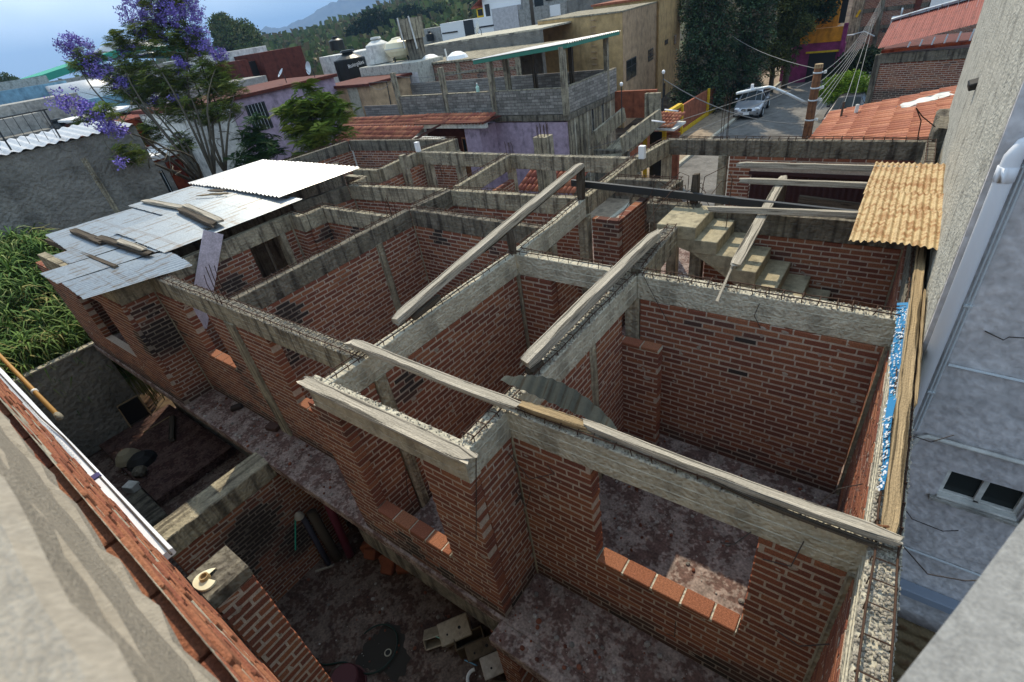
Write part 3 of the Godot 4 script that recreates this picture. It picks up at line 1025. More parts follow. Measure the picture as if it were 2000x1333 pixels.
	var treads := [[-2.78, -2.19, 2.56], [-2.25, -1.87, 2.37], [-1.93, -1.58, 2.18], [-1.64, -1.30, 1.99], [-1.36, -1.00, 1.79], [-1.06, -0.70, 1.60], [-0.76, -0.4, 1.41], [-0.46, -0.1, 1.22]]
	for i in treads.size():
		var t = treads[i]
		part(stair, "step", span(t[0], t[1], t[2] - 0.21, t[2], -7.9, -7.0, 0.008), M.step)
	var s := st()
	for z in [-7.015, -7.885]:
		pass
	var under := []
	for t in treads:
		under.append(Vector3(t[0], t[2] - 0.20, 0))
	var top := [Vector3(-2.72, 2.37, 0)]
	for t in treads:
		top.append(Vector3(t[1], t[2] - 0.2, 0))
	for i in treads.size():
		var a: Vector3 = top[i]
		var b: Vector3 = top[i + 1]
		var c := b - Vector3(0.05, 0.20, 0)
		var d := a - Vector3(0.05, 0.20 if i > 0 else 0.06, 0)
		var zf := Vector3(0, 0, -7.012)
		var zb := Vector3(0, 0, -7.888)
		var mid := (a + b + c + d) * 0.25 + (zf + zb) * 0.5
		quad(s, a + zf, b + zf, c + zf, d + zf, mid)
		quad(s, d + zf, c + zf, c + zb, d + zb, mid)
		quad(s, a + zb, b + zb, c + zb, d + zb, mid)
	part(stair, "stair_slab", done(s), M.step)
	# tangle of bent bars above the stair well
	for i in 16:
		var p := Vector3(rng.randf_range(-3.3, -2.3), 2.55, rng.randf_range(-8.6, -7.3))
		var q := p + Vector3(rng.randf_range(-0.6, 0.6), rng.randf_range(-0.5, 0.15), rng.randf_range(-0.9, 0.9))
		part(house, "bent_rebar", tube_mesh([p, (p + q) * 0.5 + Vector3(rng.randf_range(-0.1, 0.1), rng.randf_range(0.05, 0.35), rng.randf_range(-0.1, 0.1)), q], 0.0055, 5), M.rebar)
	for e in [[Vector3(-2.45, 2.5, -7.9), Vector3(-2.4, 3.0, -7.95), Vector3(-2.1, 3.16, -8.0), Vector3(-1.98, 3.0, -7.9), Vector3(-1.9, 2.3, -7.5), Vector3(-1.95, 2.2, -7.3)], [Vector3(-3.1, 2.4, -7.3), Vector3(-2.8, 2.85, -7.6), Vector3(-2.65, 2.9, -7.8), Vector3(-2.6, 2.5, -7.9)], [Vector3(-3.2, 2.6, -8.0), Vector3(-2.85, 3.0, -8.1), Vector3(-2.7, 2.95, -8.1), Vector3(-2.64, 2.55, -7.9)]]:
		part(house, "bent_rebar", tube_mesh(e, 0.0065, 5), M.rebar)
	for e in [[-11.03, 2.58, -10.16], [-4.4, 2.58, -10.2]]:
		part(house, "white_marker_block", box_mesh(Vector3(e[0], e[1] + 0.13, e[2]), Vector3(0.13, 0.26, 0.1), 0.006), M.white_clean)
	part(house, "white_marker_block", box_mesh(Vector3(-8.25, 2.1, -9.2), Vector3(0.14, 0.3, 0.14), 0.006), M.white_clean)
	part(house, "white_pipe_stub", tube_mesh([Vector3(-4.9, 2.95, -11.9), Vector3(-4.55, 2.93, -11.8)], 0.018, 8), M.pvc)
	part(house, "white_pipe_stub", tube_mesh([Vector3(-4.75, 3.1, -12.3), Vector3(-4.4, 3.08, -12.2)], 0.018, 8), M.pvc)


# ---------- timber, sheets and rods lying on the house ----------

func plank(label: String, a: Vector3, b: Vector3, w: float, h: float, m: Material, group := "", fray := 0.05, bow := 0.0, called := "wooden_plank") -> MeshInstance3D:
	return lone(called, bar_mesh(a, b, w, h, 0.14, 0.0028, 0.006, fray, bow), m, label, "plank", group)


func build_timber() -> void:
	plank("long bleached beam propped on two dark posts above the middle wall", Vector3(-4.33, 2.75, -3.0), Vector3(-4.42, 3.18, -7.72), 0.13, 0.09, M.wood, "", 0.03, 0.02, "timber_beam")
	plank("dark lower batten nailed under the long propped beam", Vector3(-4.40, 2.86, -4.75), Vector3(-4.49, 3.10, -7.6), 0.06, 0.11, M.wood_dark, "", 0.02, 0.0, "timber_batten")
	plank("small dark wooden chock under the near end of the long propped beam", Vector3(-4.30, 2.66, -3.25), Vector3(-4.31, 2.69, -3.75), 0.07, 0.07, M.wood_dark, "", 0.01, 0.0, "timber_chock")
	plank("short charred post holding up the middle of the long beam", Vector3(-4.30, 2.58, -5.34), Vector3(-4.32, 2.93, -5.36), 0.12, 0.12, M.wood_dark, "", 0.01, 0.0, "timber_post")
	plank("tall charred post holding up the far end of the long beam", Vector3(-4.45, 2.58, -7.66), Vector3(-4.45, 3.13, -7.70), 0.12, 0.12, M.wood_dark, "", 0.01, 0.0, "timber_post")
	plank("grey squared timber lying on the right inner wall beam, splintered at its far end", Vector3(-2.46, 2.74, -2.98), Vector3(-2.44, 2.78, -6.15), 0.13, 0.11, M.wood, "", 0.06, 0.02, "timber_beam")
	plank("dark block under the near end of the grey squared timber", Vector3(-2.44, 2.64, -3.0), Vector3(-2.44, 2.64, -3.2), 0.12, 0.08, M.wood_dark, "", 0.01, 0.0, "timber_chock")
	plank("thin grey board lying beside the squared timber near the stair", Vector3(-2.54, 2.70, -4.9), Vector3(-2.50, 2.73, -6.4), 0.12, 0.025, M.wood, "", 0.07, 0.0)
	plank("weathered split board bridging the front left beam and the corner", Vector3(-4.52, 2.74, -2.50), Vector3(-2.2, 2.72, -2.47), 0.12, 0.05, M.wood, "", 0.08, -0.02)
	plank("weathered board tied on top of the small front bay beam", Vector3(-4.55, 2.63, -1.85), Vector3(-2.27, 2.62, -1.86), 0.15, 0.035, M.wood, "", 0.07, 0.0)
	plank("brown end piece of timber beside the curled metal sheet", Vector3(-2.24, 2.66, -2.56), Vector3(-1.55, 2.65, -2.59), 0.10, 0.05, M.wood_tan, "", 0.03, 0.0)
	plank("long rotted grey log running along the right front beam", Vector3(-1.62, 2.665, -2.60), Vector3(0.50, 2.70, -2.545), 0.085, 0.055, M.wood, "", 0.03, -0.03, "timber_log")
	plank("thin broken lath lying against the rotted grey log", Vector3(-0.6, 2.635, -2.535), Vector3(0.46, 2.655, -2.49), 0.03, 0.035, M.wood_dark, "", 0.08, -0.03, "timber_lath")
	# right wall
	plank("long tan plank lying on top of the right boundary wall", Vector3(0.455, 2.665, -2.54), Vector3(0.41, 2.70, -7.0), 0.088, 0.045, M.wood_tan, "", 0.02, 0.0)
	plank("narrow tan batten outside the long boundary wall plank", Vector3(0.515, 2.67, -3.9), Vector3(0.485, 2.69, -5.75), 0.022, 0.05, M.wood_tan, "", 0.03, 0.0, "timber_batten")
	plank("pale wood strip inside the long boundary wall plank", Vector3(0.402, 2.64, -3.7), Vector3(0.385, 2.66, -5.6), 0.018, 0.05, M.wood, "", 0.03, 0.0, "timber_batten")
	# joists by the rusty sheets
	var g := "joists beside the rusty sheets"
	plank("farthest of the three pale joists running under the rusty sheets", Vector3(-2.25, 2.82, -9.22), Vector3(0.35, 2.82, -9.28), 0.07, 0.09, M.wood, g, 0.03, 0.0, "timber_joist")
	plank("middle of the three pale joists running under the rusty sheets", Vector3(-2.0, 2.80, -8.46), Vector3(0.35, 2.80, -8.56), 0.07, 0.08, M.wood, g, 0.03, 0.0, "timber_joist")
	plank("nearest of the three pale joists, crossing above the concrete stair", Vector3(-2.08, 2.80, -7.16), Vector3(0.35, 2.80, -7.46), 0.07, 0.08, M.wood, g, 0.03, 0.0, "timber_joist")
	plank("cross board below the three joists, sloping down over the stair", Vector3(-1.46, 2.74, -8.95), Vector3(-1.30, 2.70, -5.72), 0.13, 0.04, M.wood, "", 0.03, 0.0)
	plank("thin pole lying beside the sloping cross board with its end over the wall", Vector3(-1.40, 2.68, -6.4), Vector3(-1.27, 2.62, -4.95), 0.03, 0.03, M.wood, "", 0.0, 0.0, "timber_pole")
	plank("upright prop below the cross board in front of the dark gate", Vector3(-1.42, 1.3, -8.85), Vector3(-1.42, 2.72, -8.8), 0.09, 0.09, M.wood_dark, "", 0.0, 0.0, "timber_post")
	plank("square upright post standing on the landing at the top of the stair", Vector3(-2.52, 2.5, -7.9), Vector3(-2.52, 3.05, -7.9), 0.11, 0.11, M.wood_dark, "", 0.01, 0.0, "timber_post")
	var ch := thing("steel_channel", "black steel channel bar spanning from the charred post to the stair", "steel bar", Vector3(-2.5, 2.75, -7.75))
	part(ch, "web", bar_mesh(Vector3(-4.7, 2.82, -7.78), Vector3(-0.3, 2.66, -7.72), 0.02, 0.11, 0.5, 0.001, 0.002), M.black_steel)
	part(ch, "flange", bar_mesh(Vector3(-4.7, 2.87, -7.80), Vector3(-0.3, 2.71, -7.74), 0.06, 0.012, 0.5, 0.001, 0.002), M.black_steel)
	part(ch, "flange", bar_mesh(Vector3(-4.7, 2.77, -7.80), Vector3(-0.3, 2.61, -7.74), 0.06, 0.012, 0.5, 0.001, 0.002), M.black_steel)
	var rail := bar_mesh(Vector3(-1.5, 1.55, -11.3), Vector3(0.3, 1.45, -11.2), 0.1, 0.16, 0.3, 0.004)
	lone("timber_rail", rail, M.wood_dark, "dark horizontal rail in front of the maroon corrugated gate", "plank")
	# rusty sheets over the right wall
	var rg := "rusty corrugated sheets on the right wall"
	lone("rusty_sheet", sheet_mesh(Vector3(-0.31, 2.87, -9.44), Vector3(-0.0, 0, 1.50), Vector3(0.90, 0, 0), 0.066, 0.013, 0.02, 0.0, 0.0), M.rust_sheet, "farthest of the three rusty corrugated sheets beside the grey building", "metal sheet", rg)
	lone("rusty_sheet", sheet_mesh(Vector3(-0.29, 2.905, -8.02), Vector3(-0.0, 0.0, 0.82), Vector3(0.87, 0, 0), 0.066, 0.013, 0.02, 0.0, 0.0), M.rust_sheet, "narrow middle one of the three rusty corrugated sheets", "metal sheet", rg)
	lone("rusty_sheet", sheet_mesh(Vector3(-0.28, 2.945, -7.30), Vector3(0.01, -0.03, 1.0), Vector3(0.85, 0, 0), 0.066, 0.013, 0.025, 0.03, -0.02), M.rust_sheet, "nearest of the three rusty corrugated sheets, its front edge bent", "metal sheet", rg)
	# curled sheet near the camera
	var cs := st()
	cs.set_smooth_group(0)
	var gp := func(i: int, j: int) -> Vector3:
		var u := i / 60.0
		var v := j / 8.0
		var base := Vector3(-2.50, 2.78, -2.66).lerp(Vector3(-1.36, 2.66, -2.66), u)
		var width := 0.13 * pow(sin(PI * clampf(u * 0.9 + 0.08, 0, 1)), 0.8) + 0.02
		return base + Vector3(0.02 * sin(u * 9.0), 0.13 * sin(PI * u) * v + 0.009 * sin(u * 62.0), -width * v + 0.02)
	for i in 60:
		for j in 8:
			var a: Vector3 = gp.call(i, j)
			var b: Vector3 = gp.call(i + 1, j)
			var c: Vector3 = gp.call(i + 1, j + 1)
			var d: Vector3 = gp.call(i, j + 1)
			quad(cs, a, b, c, d, (a + c) * 0.5 - Vector3(0, 1, 0.3))
	lone("curled_sheet", done(cs), mat(lin(0.06, 0.066, 0.055), 0.8, 0.0, T.zinc, 0.9), "dark grey curled corrugated sheet leaning behind the front beam corner", "metal sheet")
	# blue patterned strip along the right wall
	var bl := thing("blue_tarpaulin_strip", "blue and white speckled woven strip hanging inside the right boundary wall", "tarpaulin", Vector3(0.33, 2.5, -4.0))
	var bs := st()
	bs.set_smooth_group(0)
	var pts := []
	for i in 41:
		var t := i / 40.0
		pts.append(Vector3(lerpf(0.40, 0.385, t) + 0.008 * sin(t * 17.0), 2.66 + 0.012 * sin(t * 23.0), lerpf(-2.95, -5.55, t)))
	for i in 40:
		var t := i / 40.0
		var dp := 0.03 + 0.04 * smoothstep(0.1, 0.6, t) + 0.01 * sin(t * 14.0)
		if i > 36:
			dp *= (40 - i) / 4.0 + 0.05
		var q: Vector3 = pts[i]
		var r: Vector3 = pts[i + 1]
		var lean := -0.022 - 0.065 * t
		quad(bs, q, r, r + Vector3(lean, -dp, 0), q + Vector3(lean, -dp, 0), (q + r) * 0.5 + Vector3(0.5, 0, 0))
	part(bl, "woven_sheet", done(bs), M.blue)
	var places := []
	var tones := []
	for i in 260:
		var t := rng.randf()
		var dp := 0.03 + 0.04 * smoothstep(0.1, 0.6, t)
		var f := rng.randf()
		var p := Vector3(lerpf(0.40, 0.385, t) + 0.008 * sin(t * 17.0), 2.66, lerpf(-2.95, -5.45, t)) + Vector3(-0.022 - 0.065 * t, -dp, 0) * f + Vector3(-0.006, 0.003, 0)
		places.append(Transform3D(Basis.from_euler(Vector3(0.1, rng.randf_range(-0.7, 0.2), 0.75)), p))
		tones.append(Color(0.75, 0.8, 0.85) if rng.randf() < 0.8 else Color(0.10, 0.34, 0.5))
	many(bl, "white_print", box_mesh(Vector3.ZERO, Vector3(0.010, 0.004, 0.022)), M.block, places, tones)
	lone("rusty_rod", tube_mesh([Vector3(-0.30, 1.15, -3.5), Vector3(0.28, 2.42, -2.78), Vector3(0.44, 2.72, -2.6)], 0.008, 6), mat(lin(0.26, 0.11, 0.05), 0.85, 0, T.grain, 3.0), "thin rusty rod leaning in the right room behind the rotted log", "rod")
	lone("thin_stick", tube_mesh([Vector3(-3.0, 1.3, -3.9), Vector3(-2.62, 2.5, -3.4)], 0.006, 5), M.wood_dark, "thin stick leaning in the middle room by the squared timber", "stick")


# ---------- sheet roof over the far left rooms ----------

func build_zinc_roof() -> void:
	var g := "zinc sheets on the far left roof"
	var d := Vector3(0.93, 0, -0.02)
	# the ribs run along z; each sheet is 0.9 to 1 m wide
	var rows := [
		["sagging zinc sheet at the near right corner of the roof", Vector3(-11.0, 2.80, -1.45), Vector3(0.45, -0.05, -1.55), Vector3(1.05, -0.10, 0.02), 0.06],
		["near zinc sheet left of the sagging corner sheet", Vector3(-11.95, 2.81, -1.40), Vector3(0.35, -0.02, -1.6), Vector3(1.02, -0.01, 0.0), 0.0],
		["rusty edged zinc sheet jutting out at the roof's near left", Vector3(-12.9, 2.82, -1.85), Vector3(0.3, 0.0, -1.3), Vector3(1.02, -0.01, 0.0), 0.0],
		["leftmost near zinc sheet beside the tall reeds", Vector3(-14.9, 2.84, -2.25), Vector3(0.3, 0.0, -1.9), Vector3(2.05, -0.02, 0.15), 0.0],
		["zinc sheet under the long boards on the roof's middle left", Vector3(-14.9, 2.88, -4.0), Vector3(0.2, 0.0, -1.9), Vector3(2.2, -0.02, 0.05), 0.0],
		["zinc sheet in the middle of the roof with a rust streak", Vector3(-12.8, 2.87, -2.95), Vector3(0.15, 0.0, -2.9), Vector3(1.25, -0.03, 0.0), 0.0],
		["zinc sheet on the roof's right edge above the window", Vector3(-11.6, 2.85, -2.9), Vector3(0.12, 0.0, -2.9), Vector3(1.3, -0.06, 0.0), 0.0]]
	for r in rows:
		lone("zinc_sheet", sheet_mesh(r[1], r[2], r[3], 0.076, 0.010, 0.02, r[4], 0.0), M.zinc, r[0], "roof sheet", g)
	var places := [Vector3(-15.0, 2.93, -5.55), Vector3(-14.1, 2.935, -5.55), Vector3(-13.2, 2.94, -5.52), Vector3(-12.3, 2.935, -5.5), Vector3(-11.45, 2.93, -5.48)]
	var which := ["leftmost of the bright new sheets at the back of the roof", "second from left of the bright new roof sheets", "middle one of the bright new roof sheets", "second from right of the bright new roof sheets", "rightmost bright new sheet, ending above the dark gap"]
	for i in 5:
		lone("bright_sheet", sheet_mesh(places[i], Vector3(0.12, 0.0, -2.15), Vector3(0.93, -0.012, 0.0), 0.155, 0.02, 0.0, 0.0, 0.0), M.zinc_new, which[i], "roof sheet", "bright new sheets at the back of the roof")
	plank("old board weighing down the roof sheets near their front edge", Vector3(-14.2, 2.895, -2.62), Vector3(-12.3, 2.885, -2.58), 0.16, 0.05, M.wood_dark)
	plank("old board lying toward the roof corner by the brick wall", Vector3(-12.7, 2.90, -2.66), Vector3(-10.4, 2.84, -2.72), 0.15, 0.05, M.wood_dark)
	plank("short offcut lying on the front board of the zinc roof", Vector3(-11.7, 2.94, -2.70), Vector3(-10.6, 2.90, -2.72), 0.12, 0.04, M.wood)
	plank("long board across the middle of the zinc roof, left piece", Vector3(-14.6, 2.93, -4.3), Vector3(-12.5, 2.93, -4.32), 0.16, 0.05, M.wood)
	plank("long board across the middle of the zinc roof, right piece", Vector3(-12.6, 2.95, -4.40), Vector3(-10.4, 2.92, -4.10), 0.14, 0.06, M.wood)
	plank("dark lower board beside the long right board on the zinc roof", Vector3(-12.5, 2.93, -4.22), Vector3(-10.4, 2.90, -3.95), 0.14, 0.08, M.wood_dark)
	plank("small dark board lying loose near the bright sheets", Vector3(-13.3, 2.94, -5.3), Vector3(-12.7, 2.94, -5.38), 0.14, 0.03, M.wood_dark)
	plank("narrow tan lath beside the small loose board", Vector3(-13.2, 2.93, -4.95), Vector3(-12.4, 2.93, -5.3), 0.04, 0.03, M.wood_tan, "", 0.02, 0.0, "timber_lath")
	for i in 3:
		var z: float = [-2.2, -3.9, -5.7][i]
		plank(["front purlin under the zinc roof", "middle purlin under the zinc roof", "back purlin under the zinc roof"][i] + ", dark with age", Vector3(-14.6, 2.76, z), Vector3(-10.6, 2.76, z), 0.08, 0.12, M.wood_dark, "", 0.0, 0.0, "timber_purlin")
	lone("lilac_board", bar_mesh(Vector3(-10.2, 2.84, -3.80), Vector3(-10.2, 1.32, -2.72), 0.02, 0.36, 0.4, 0.001, 0.003), M.lilac_board, "pale lilac panel leaning on the brick wall below the zinc roof edge", "panel")


# ---------- the yard below ----------

func build_ground() -> void:
	var s := st()
	for q in [[-7000, 7000, -7000, 7000]]:
		flat_quad(s, Vector3(q[0], -2.66, q[3]), Vector3(q[0], -2.66, q[2]), Vector3(q[1], -2.66, q[2]), Vector3(q[1], -2.66, q[3]))
	setting("ground", done(s), M.dirt)
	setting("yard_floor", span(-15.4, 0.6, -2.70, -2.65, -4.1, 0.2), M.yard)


func tank(label: String, at: Vector3, turn: float, tilt: float, m: Material, size := Vector3(0.42, 0.34, 0.2), open := true) -> Node3D:
	var t := thing("cistern", label, "toilet tank", at, "old cisterns dumped against the house")
	var b := Basis.from_euler(Vector3(tilt, turn, 0.05))
	var h := size * 0.5
	var up := Vector3(0, h.y, 0)
	var w := 0.022
	var s := st()
	for q in [[Vector3(0, 0, h.z - w * 0.5), Vector3(size.x, size.y, w)], [Vector3(0, 0, -h.z + w * 0.5), Vector3(size.x, size.y, w)], [Vector3(h.x - w * 0.5, 0, 0), Vector3(w, size.y, size.z - 2 * w)], [Vector3(-h.x + w * 0.5, 0, 0), Vector3(w, size.y, size.z - 2 * w)], [Vector3(0, -h.y + w * 0.5, 0), Vector3(size.x - 2 * w, w, size.z - 2 * w)]]:
		cbox(s, at + b * (q[0] + up), q[1], 0.008, b)
	part(t, "tank_body", done(s), m)
	if not open:
		part(t, "tank_lid", box_mesh(at + b * Vector3(0, size.y + 0.02, 0), Vector3(size.x + 0.03, 0.035, size.z + 0.03), 0.014, b), m)
		part(t, "flush_button", lathe(at + b * Vector3(0.08, size.y + 0.038, 0), [[0.0, 0.014], [0.022, 0.012], [0.024, 0.0]], 14, b), M.black)
		part(t, "bolt_hole", lathe(at + b * Vector3(-0.12, size.y + 0.0385, 0.03), [[0.0, 0.003], [0.016, 0.002]], 12, b), M.black)
	return t


func build_yard() -> void:
	# dividing wall with a concrete coping
	var w := thing("dividing_wall", "low sooty brick wall with pale concrete coping dividing the sunken yard", "wall", Vector3(-7.42, -2.65, -1.05))
	part(w, "coping", bar_mesh(Vector3(-7.43, -0.17, -0.12), Vector3(-7.43, -0.17, -1.86), 0.45, 0.34, 0.16, 0.008, 0.012), M.concrete)
	brick_wall(w, "brick_face", Vector2(-7.43, -0.12), Vector2(-7.43, -2.5), -2.65, -0.34, [], 0.42, 150)
	# plastered wall at the far end, with reeds behind
	var e := thing("yard_end_wall", "dark grey plastered wall closing the sunken yard in front of the reeds", "wall", Vector3(-15.5, -2.65, -0.9))
	part(e, "plaster_face", bar_mesh(Vector3(-15.55, -1.34, 0.06), Vector3(-15.55, -1.34, -1.96), 0.18, 2.62, 0.3, 0.005, 0.01), M.plaster_dark)
	part(e, "wall_coping", bar_mesh(Vector3(-15.55, -0.01, 0.06), Vector3(-15.55, -0.01, -1.96), 0.21, 0.04, 0.2, 0.004, 0.006), M.concrete_pale)
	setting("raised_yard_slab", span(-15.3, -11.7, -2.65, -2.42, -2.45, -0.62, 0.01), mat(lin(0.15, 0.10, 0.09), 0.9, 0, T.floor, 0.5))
	lone("concrete_block_slab", span(-12.6, -11.2, -2.65, -2.5, -0.60, -0.25, 0.02), M.concrete_dark, "pair of grey concrete slabs on the yard floor beyond the dividing wall", "slab")
	lone("stacked_tile", box_mesh(Vector3(-12.75, -2.45, -0.5), Vector3(0.3, 0.2, 0.22), 0.01, Basis(Vector3.UP, 0.4)), M.white, "small pile of pale tiles in the dark corner of the yard", "tiles")
	var bag := thing("rubble_bag", "torn pale sack with a dark bundle on the raised yard slab", "sack", Vector3(-13.7, -2.42, -0.95))
	part(bag, "sack", lathe(Vector3(-13.8, -2.42, -0.85), [[0.0, 0.3], [0.14, 0.28], [0.25, 0.16], [0.3, 0.05], [0.26, 0.0]], 12), mat(lin(0.35, 0.30, 0.2), 0.95, 0, T.grain, 3))
	part(bag, "dark_bundle", lathe(Vector3(-13.4, -2.42, -1.0), [[0.0, 0.24], [0.16, 0.22], [0.3, 0.12], [0.34, 0.0]], 11), M.black)
	lone("broken_rock", box_mesh(Vector3(-12.9, -2.3, -0.8), Vector3(0.3, 0.22, 0.26), 0.06, Basis.from_euler(Vector3(0.3, 0.5, 0.2))), M.concrete_dark, "grey lump of broken concrete near the sack on the yard slab", "rubble")
	var fr := thing("chair_frame", "dark empty metal frame leaning at the foot of the plastered wall", "frame", Vector3(-15.0, -2.42, -1.6))
	for q in [[Vector3(-15.2, -2.42, -1.4), Vector3(-15.35, -1.75, -1.45)], [Vector3(-15.2, -2.42, -1.95), Vector3(-15.35, -1.75, -1.98)], [Vector3(-15.35, -1.75, -1.45), Vector3(-15.35, -1.75, -1.98)], [Vector3(-14.6, -2.4, -1.5), Vector3(-14.6, -2.4, -2.2)]]:
		part(fr, "bar", tube_mesh(q, 0.016, 6), M.wood_tan)
	part(fr, "panel", span(-15.34, -15.32, -2.4, -1.78, -1.94, -1.44), M.black)
	lone("fallen_timber", bar_mesh(Vector3(-14.4, -2.35, -2.2), Vector3(-13.4, -2.35, -1.75), 0.12, 0.1), M.wood_dark, "short dark timber lying on the raised yard slab", "plank")
	lone("drain_pipe", tube_mesh([Vector3(-13.2, -0.15, -2.50), Vector3(-13.25, -1.2, -2.50), Vector3(-13.3, -2.0, -2.50)], 0.025, 8), M.lamp_grey, "thin grey pipe running down the back wall of the yard", "pipe")
	# pipes, mop and rubble at the foot of the slab
	lone("sewer_pipe", tube_mesh([Vector3(-7.05, -0.75, -2.35), Vector3(-6.72, -2.58, -2.12)], 0.075, 14), mat(lin(0.16, 0.035, 0.055), 0.5), "long maroon plastic pipe leaning against the dividing wall", "pipe")
	lone("dark_pole", tube_mesh([Vector3(-7.1, -1.4, -2.0), Vector3(-6.9, -2.6, -1.95)], 0.09, 9), M.wood_dark, "dark leaning post beside the maroon plastic pipe", "post")
	lone("blue_grey_pole", tube_mesh([Vector3(-7.12, -1.35, -1.85), Vector3(-6.95, -2.6, -1.78)], 0.05, 9), mat(lin(0.05, 0.05, 0.07), 0.7), "thin blackish pole leaning left of the dark post", "post")
	var mop := thing("mop", "upturned mop with a green handle leaning on the dividing wall", "mop", Vector3(-7.1, -2.65, -1.6))
	part(mop, "handle", tube_mesh([Vector3(-7.12, -1.25, -1.75), Vector3(-7.0, -1.75, -1.45)], 0.014, 6), mat(lin(0.03, 0.3, 0.2), 0.5))
	part(mop, "mop_head", lathe(Vector3(-7.1, -1.32, -1.80), [[0.0, 0.14], [0.06, 0.1], [0.09, 0.02], [0.05, -0.03]], 11), M.wood)
	for i in 7:
		lone("rubble_block", box_mesh(Vector3(-6.1 + rng.randf_range(-0.4, 0.5), -2.52, -2.5 + rng.randf_range(-0.3, 0.3)), Vector3(0.3, 0.25, 0.22) * rng.randf_range(0.7, 1.2), 0.03, Basis.from_euler(Vector3(rng.randf(), rng.randf() * 3, rng.randf()))), M.terracotta, ["largest","topmost","rearmost","leftmost","rightmost","small front","half buried"][i] + " broken brick lump in the dark pile under the slab edge", "rubble", "broken brick lumps under the slab edge")
	lone("pale_lath", bar_mesh(Vector3(-7.08, -2.62, -1.56), Vector3(-6.88, -2.62, -1.80), 0.05, 0.03), M.wood, "short pale stick lying on the yard floor by the posts", "plank")
	# crumbs of mortar and brick on the floors
	for q in [["yard_debris", -7.1, -2.5, -2.645, -2.4, -0.3, 420], ["yard_debris", -14.8, -7.8, -2.64, -2.4, 0.0, 260], ["room_debris", -2.2, 0.3, 0.003, -5.2, -2.7, 420], ["room_debris", -4.2, -2.6, 0.003, -5.2, -2.1, 160], ["ledge_debris", -10.2, -4.9, 0.003, -2.4, -1.86, 260], ["ledge_debris", -2.3, 0.4, 0.0, -2.45, -1.64, 300]]:
		var places := []
		var tones := []
		for i in q[6]:
			var x := rng.randf_range(q[1], q[2])
			var z := rng.randf_range(q[4], q[5])
			if wob.get_noise_2d(x * 1.4, z * 1.4) < rng.randf_range(-0.5, 0.3):
				continue
			var k := pow(rng.randf(), 3.0) * 1.6 + 0.25
			places.append(Transform3D(Basis.from_euler(Vector3(rng.randf() * 6, rng.randf() * 6, rng.randf() * 6)).scaled(Vector3(k, k * 0.7, k)), Vector3(x, q[3] + 0.006 * k, z)))
			var g := rng.randf_range(0.2, 0.5)
			tones.append(Color(g, g * 0.93, g * 0.85) if rng.randf() < 0.6 else Color(0.28 * g * 2.0, 0.10 * g * 2.0, 0.06 * g * 2.0))
		many(house if q[0] != "yard_debris" else self, q[0], box_mesh(Vector3.ZERO, Vector3(0.034, 0.026, 0.03), 0.008), M.block, places, tones)
	# wet patch, drain and hose
	var s := st()
	var cpt := Vector3(-4.85, -2.645, -1.3)
	var ring := []
	for i in 40:
		var a := TAU * i / 40.0
		var r := 0.40 + 0.16 * wob.get_noise_2d(cos(a) * 2.0, sin(a) * 2.0) + 0.07 * sin(a * 3.0 + 1.0)
		ring.append(cpt + Vector3(cos(a) * r * 1.1, 0, sin(a) * r * 0.85))
	for i in 40:
		tri(s, cpt, ring[i], ring[(i + 1) % 40], cpt - Vector3(0, 1, 0))
	setting("wet_patch", done(s), mat(lin(0.035, 0.03, 0.024), 0.75))
	var dr := thing("floor_drain", "small round drain cover in the middle of the wet patch", "drain", Vector3(-4.8, -2.645, -1.32))
	part(dr, "grate", lathe(Vector3(-4.8, -2.643, -1.32), [[0.0, 0.008], [0.04, 0.008], [0.042, 0.0]], 16), M.black)
	part(dr, "drain_rim", lathe(Vector3(-4.8, -2.643, -1.32), [[0.042, 0.012], [0.058, 0.012], [0.06, 0.0]], 16), M.concrete_pale)
	var hose := []
	for i in 60:
		var t := i / 59.0
		if t < 0.45:
			hose.append(Vector3(lerpf(-5.75, -5.0, t / 0.45), -2.62, lerpf(-0.62, -0.88, t / 0.45) + 0.06 * sin(t * 16.0)))
		else:
			var a := (t - 0.45) / 0.55 * 4.6
			hose.append(Vector3(-4.87 + 0.36 * sin(a) * (1.0 - 0.1 * a / 4.6) - 0.13, -2.61 + 0.01 * a, -1.25 + 0.37 * cos(a)))
	lone("garden_hose", tube_mesh(hose, 0.014, 7), mat(lin(0.012, 0.03, 0.022), 0.4), "dark green hose curling round the wet patch on the yard floor", "hose")
	var can := thing("maroon_bucket", "maroon upturned tub at the bottom edge of the yard", "tub", Vector3(-4.95, -2.65, -0.68))
	part(can, "tub_body", lathe(Vector3(-4.98, -2.65, -0.66), [[0.0, 0.26], [0.2, 0.26], [0.22, 0.24], [0.27, 0.0]], 18), mat(lin(0.10, 0.03, 0.035), 0.6))
	part(can, "tub_rim", lathe(Vector3(-4.98, -2.65, -0.66), [[0.265, 0.03], [0.285, 0.03], [0.285, 0.0]], 18), mat(lin(0.12, 0.04, 0.04), 0.6))
	# the dumped cisterns
	var cer := mat(lin(0.46, 0.38, 0.28), 0.35, 0, T.plaster, 1.4)
	var cer2 := mat(lin(0.52, 0.46, 0.41), 0.35, 0, T.plaster, 1.2)
	var dull := mat(lin(0.16, 0.12, 0.08), 0.7, 0, T.plaster, 1.4)
	tank("beige cistern with lid and keyhole slot, on top of the dumped heap", Vector3(-3.98, -2.52, -2.13), 0.95, 0.35, cer, Vector3(0.46, 0.30, 0.3), false)
	tank("open beige cistern tipped over at the heap's left end", Vector3(-4.32, -2.62, -2.0), 0.9, 1.0, cer, Vector3(0.42, 0.3, 0.18))
	tank("empty dark cistern standing open in the middle of the heap", Vector3(-3.66, -2.6, -2.12), 0.95, 0.1, dull, Vector3(0.46, 0.36, 0.2))
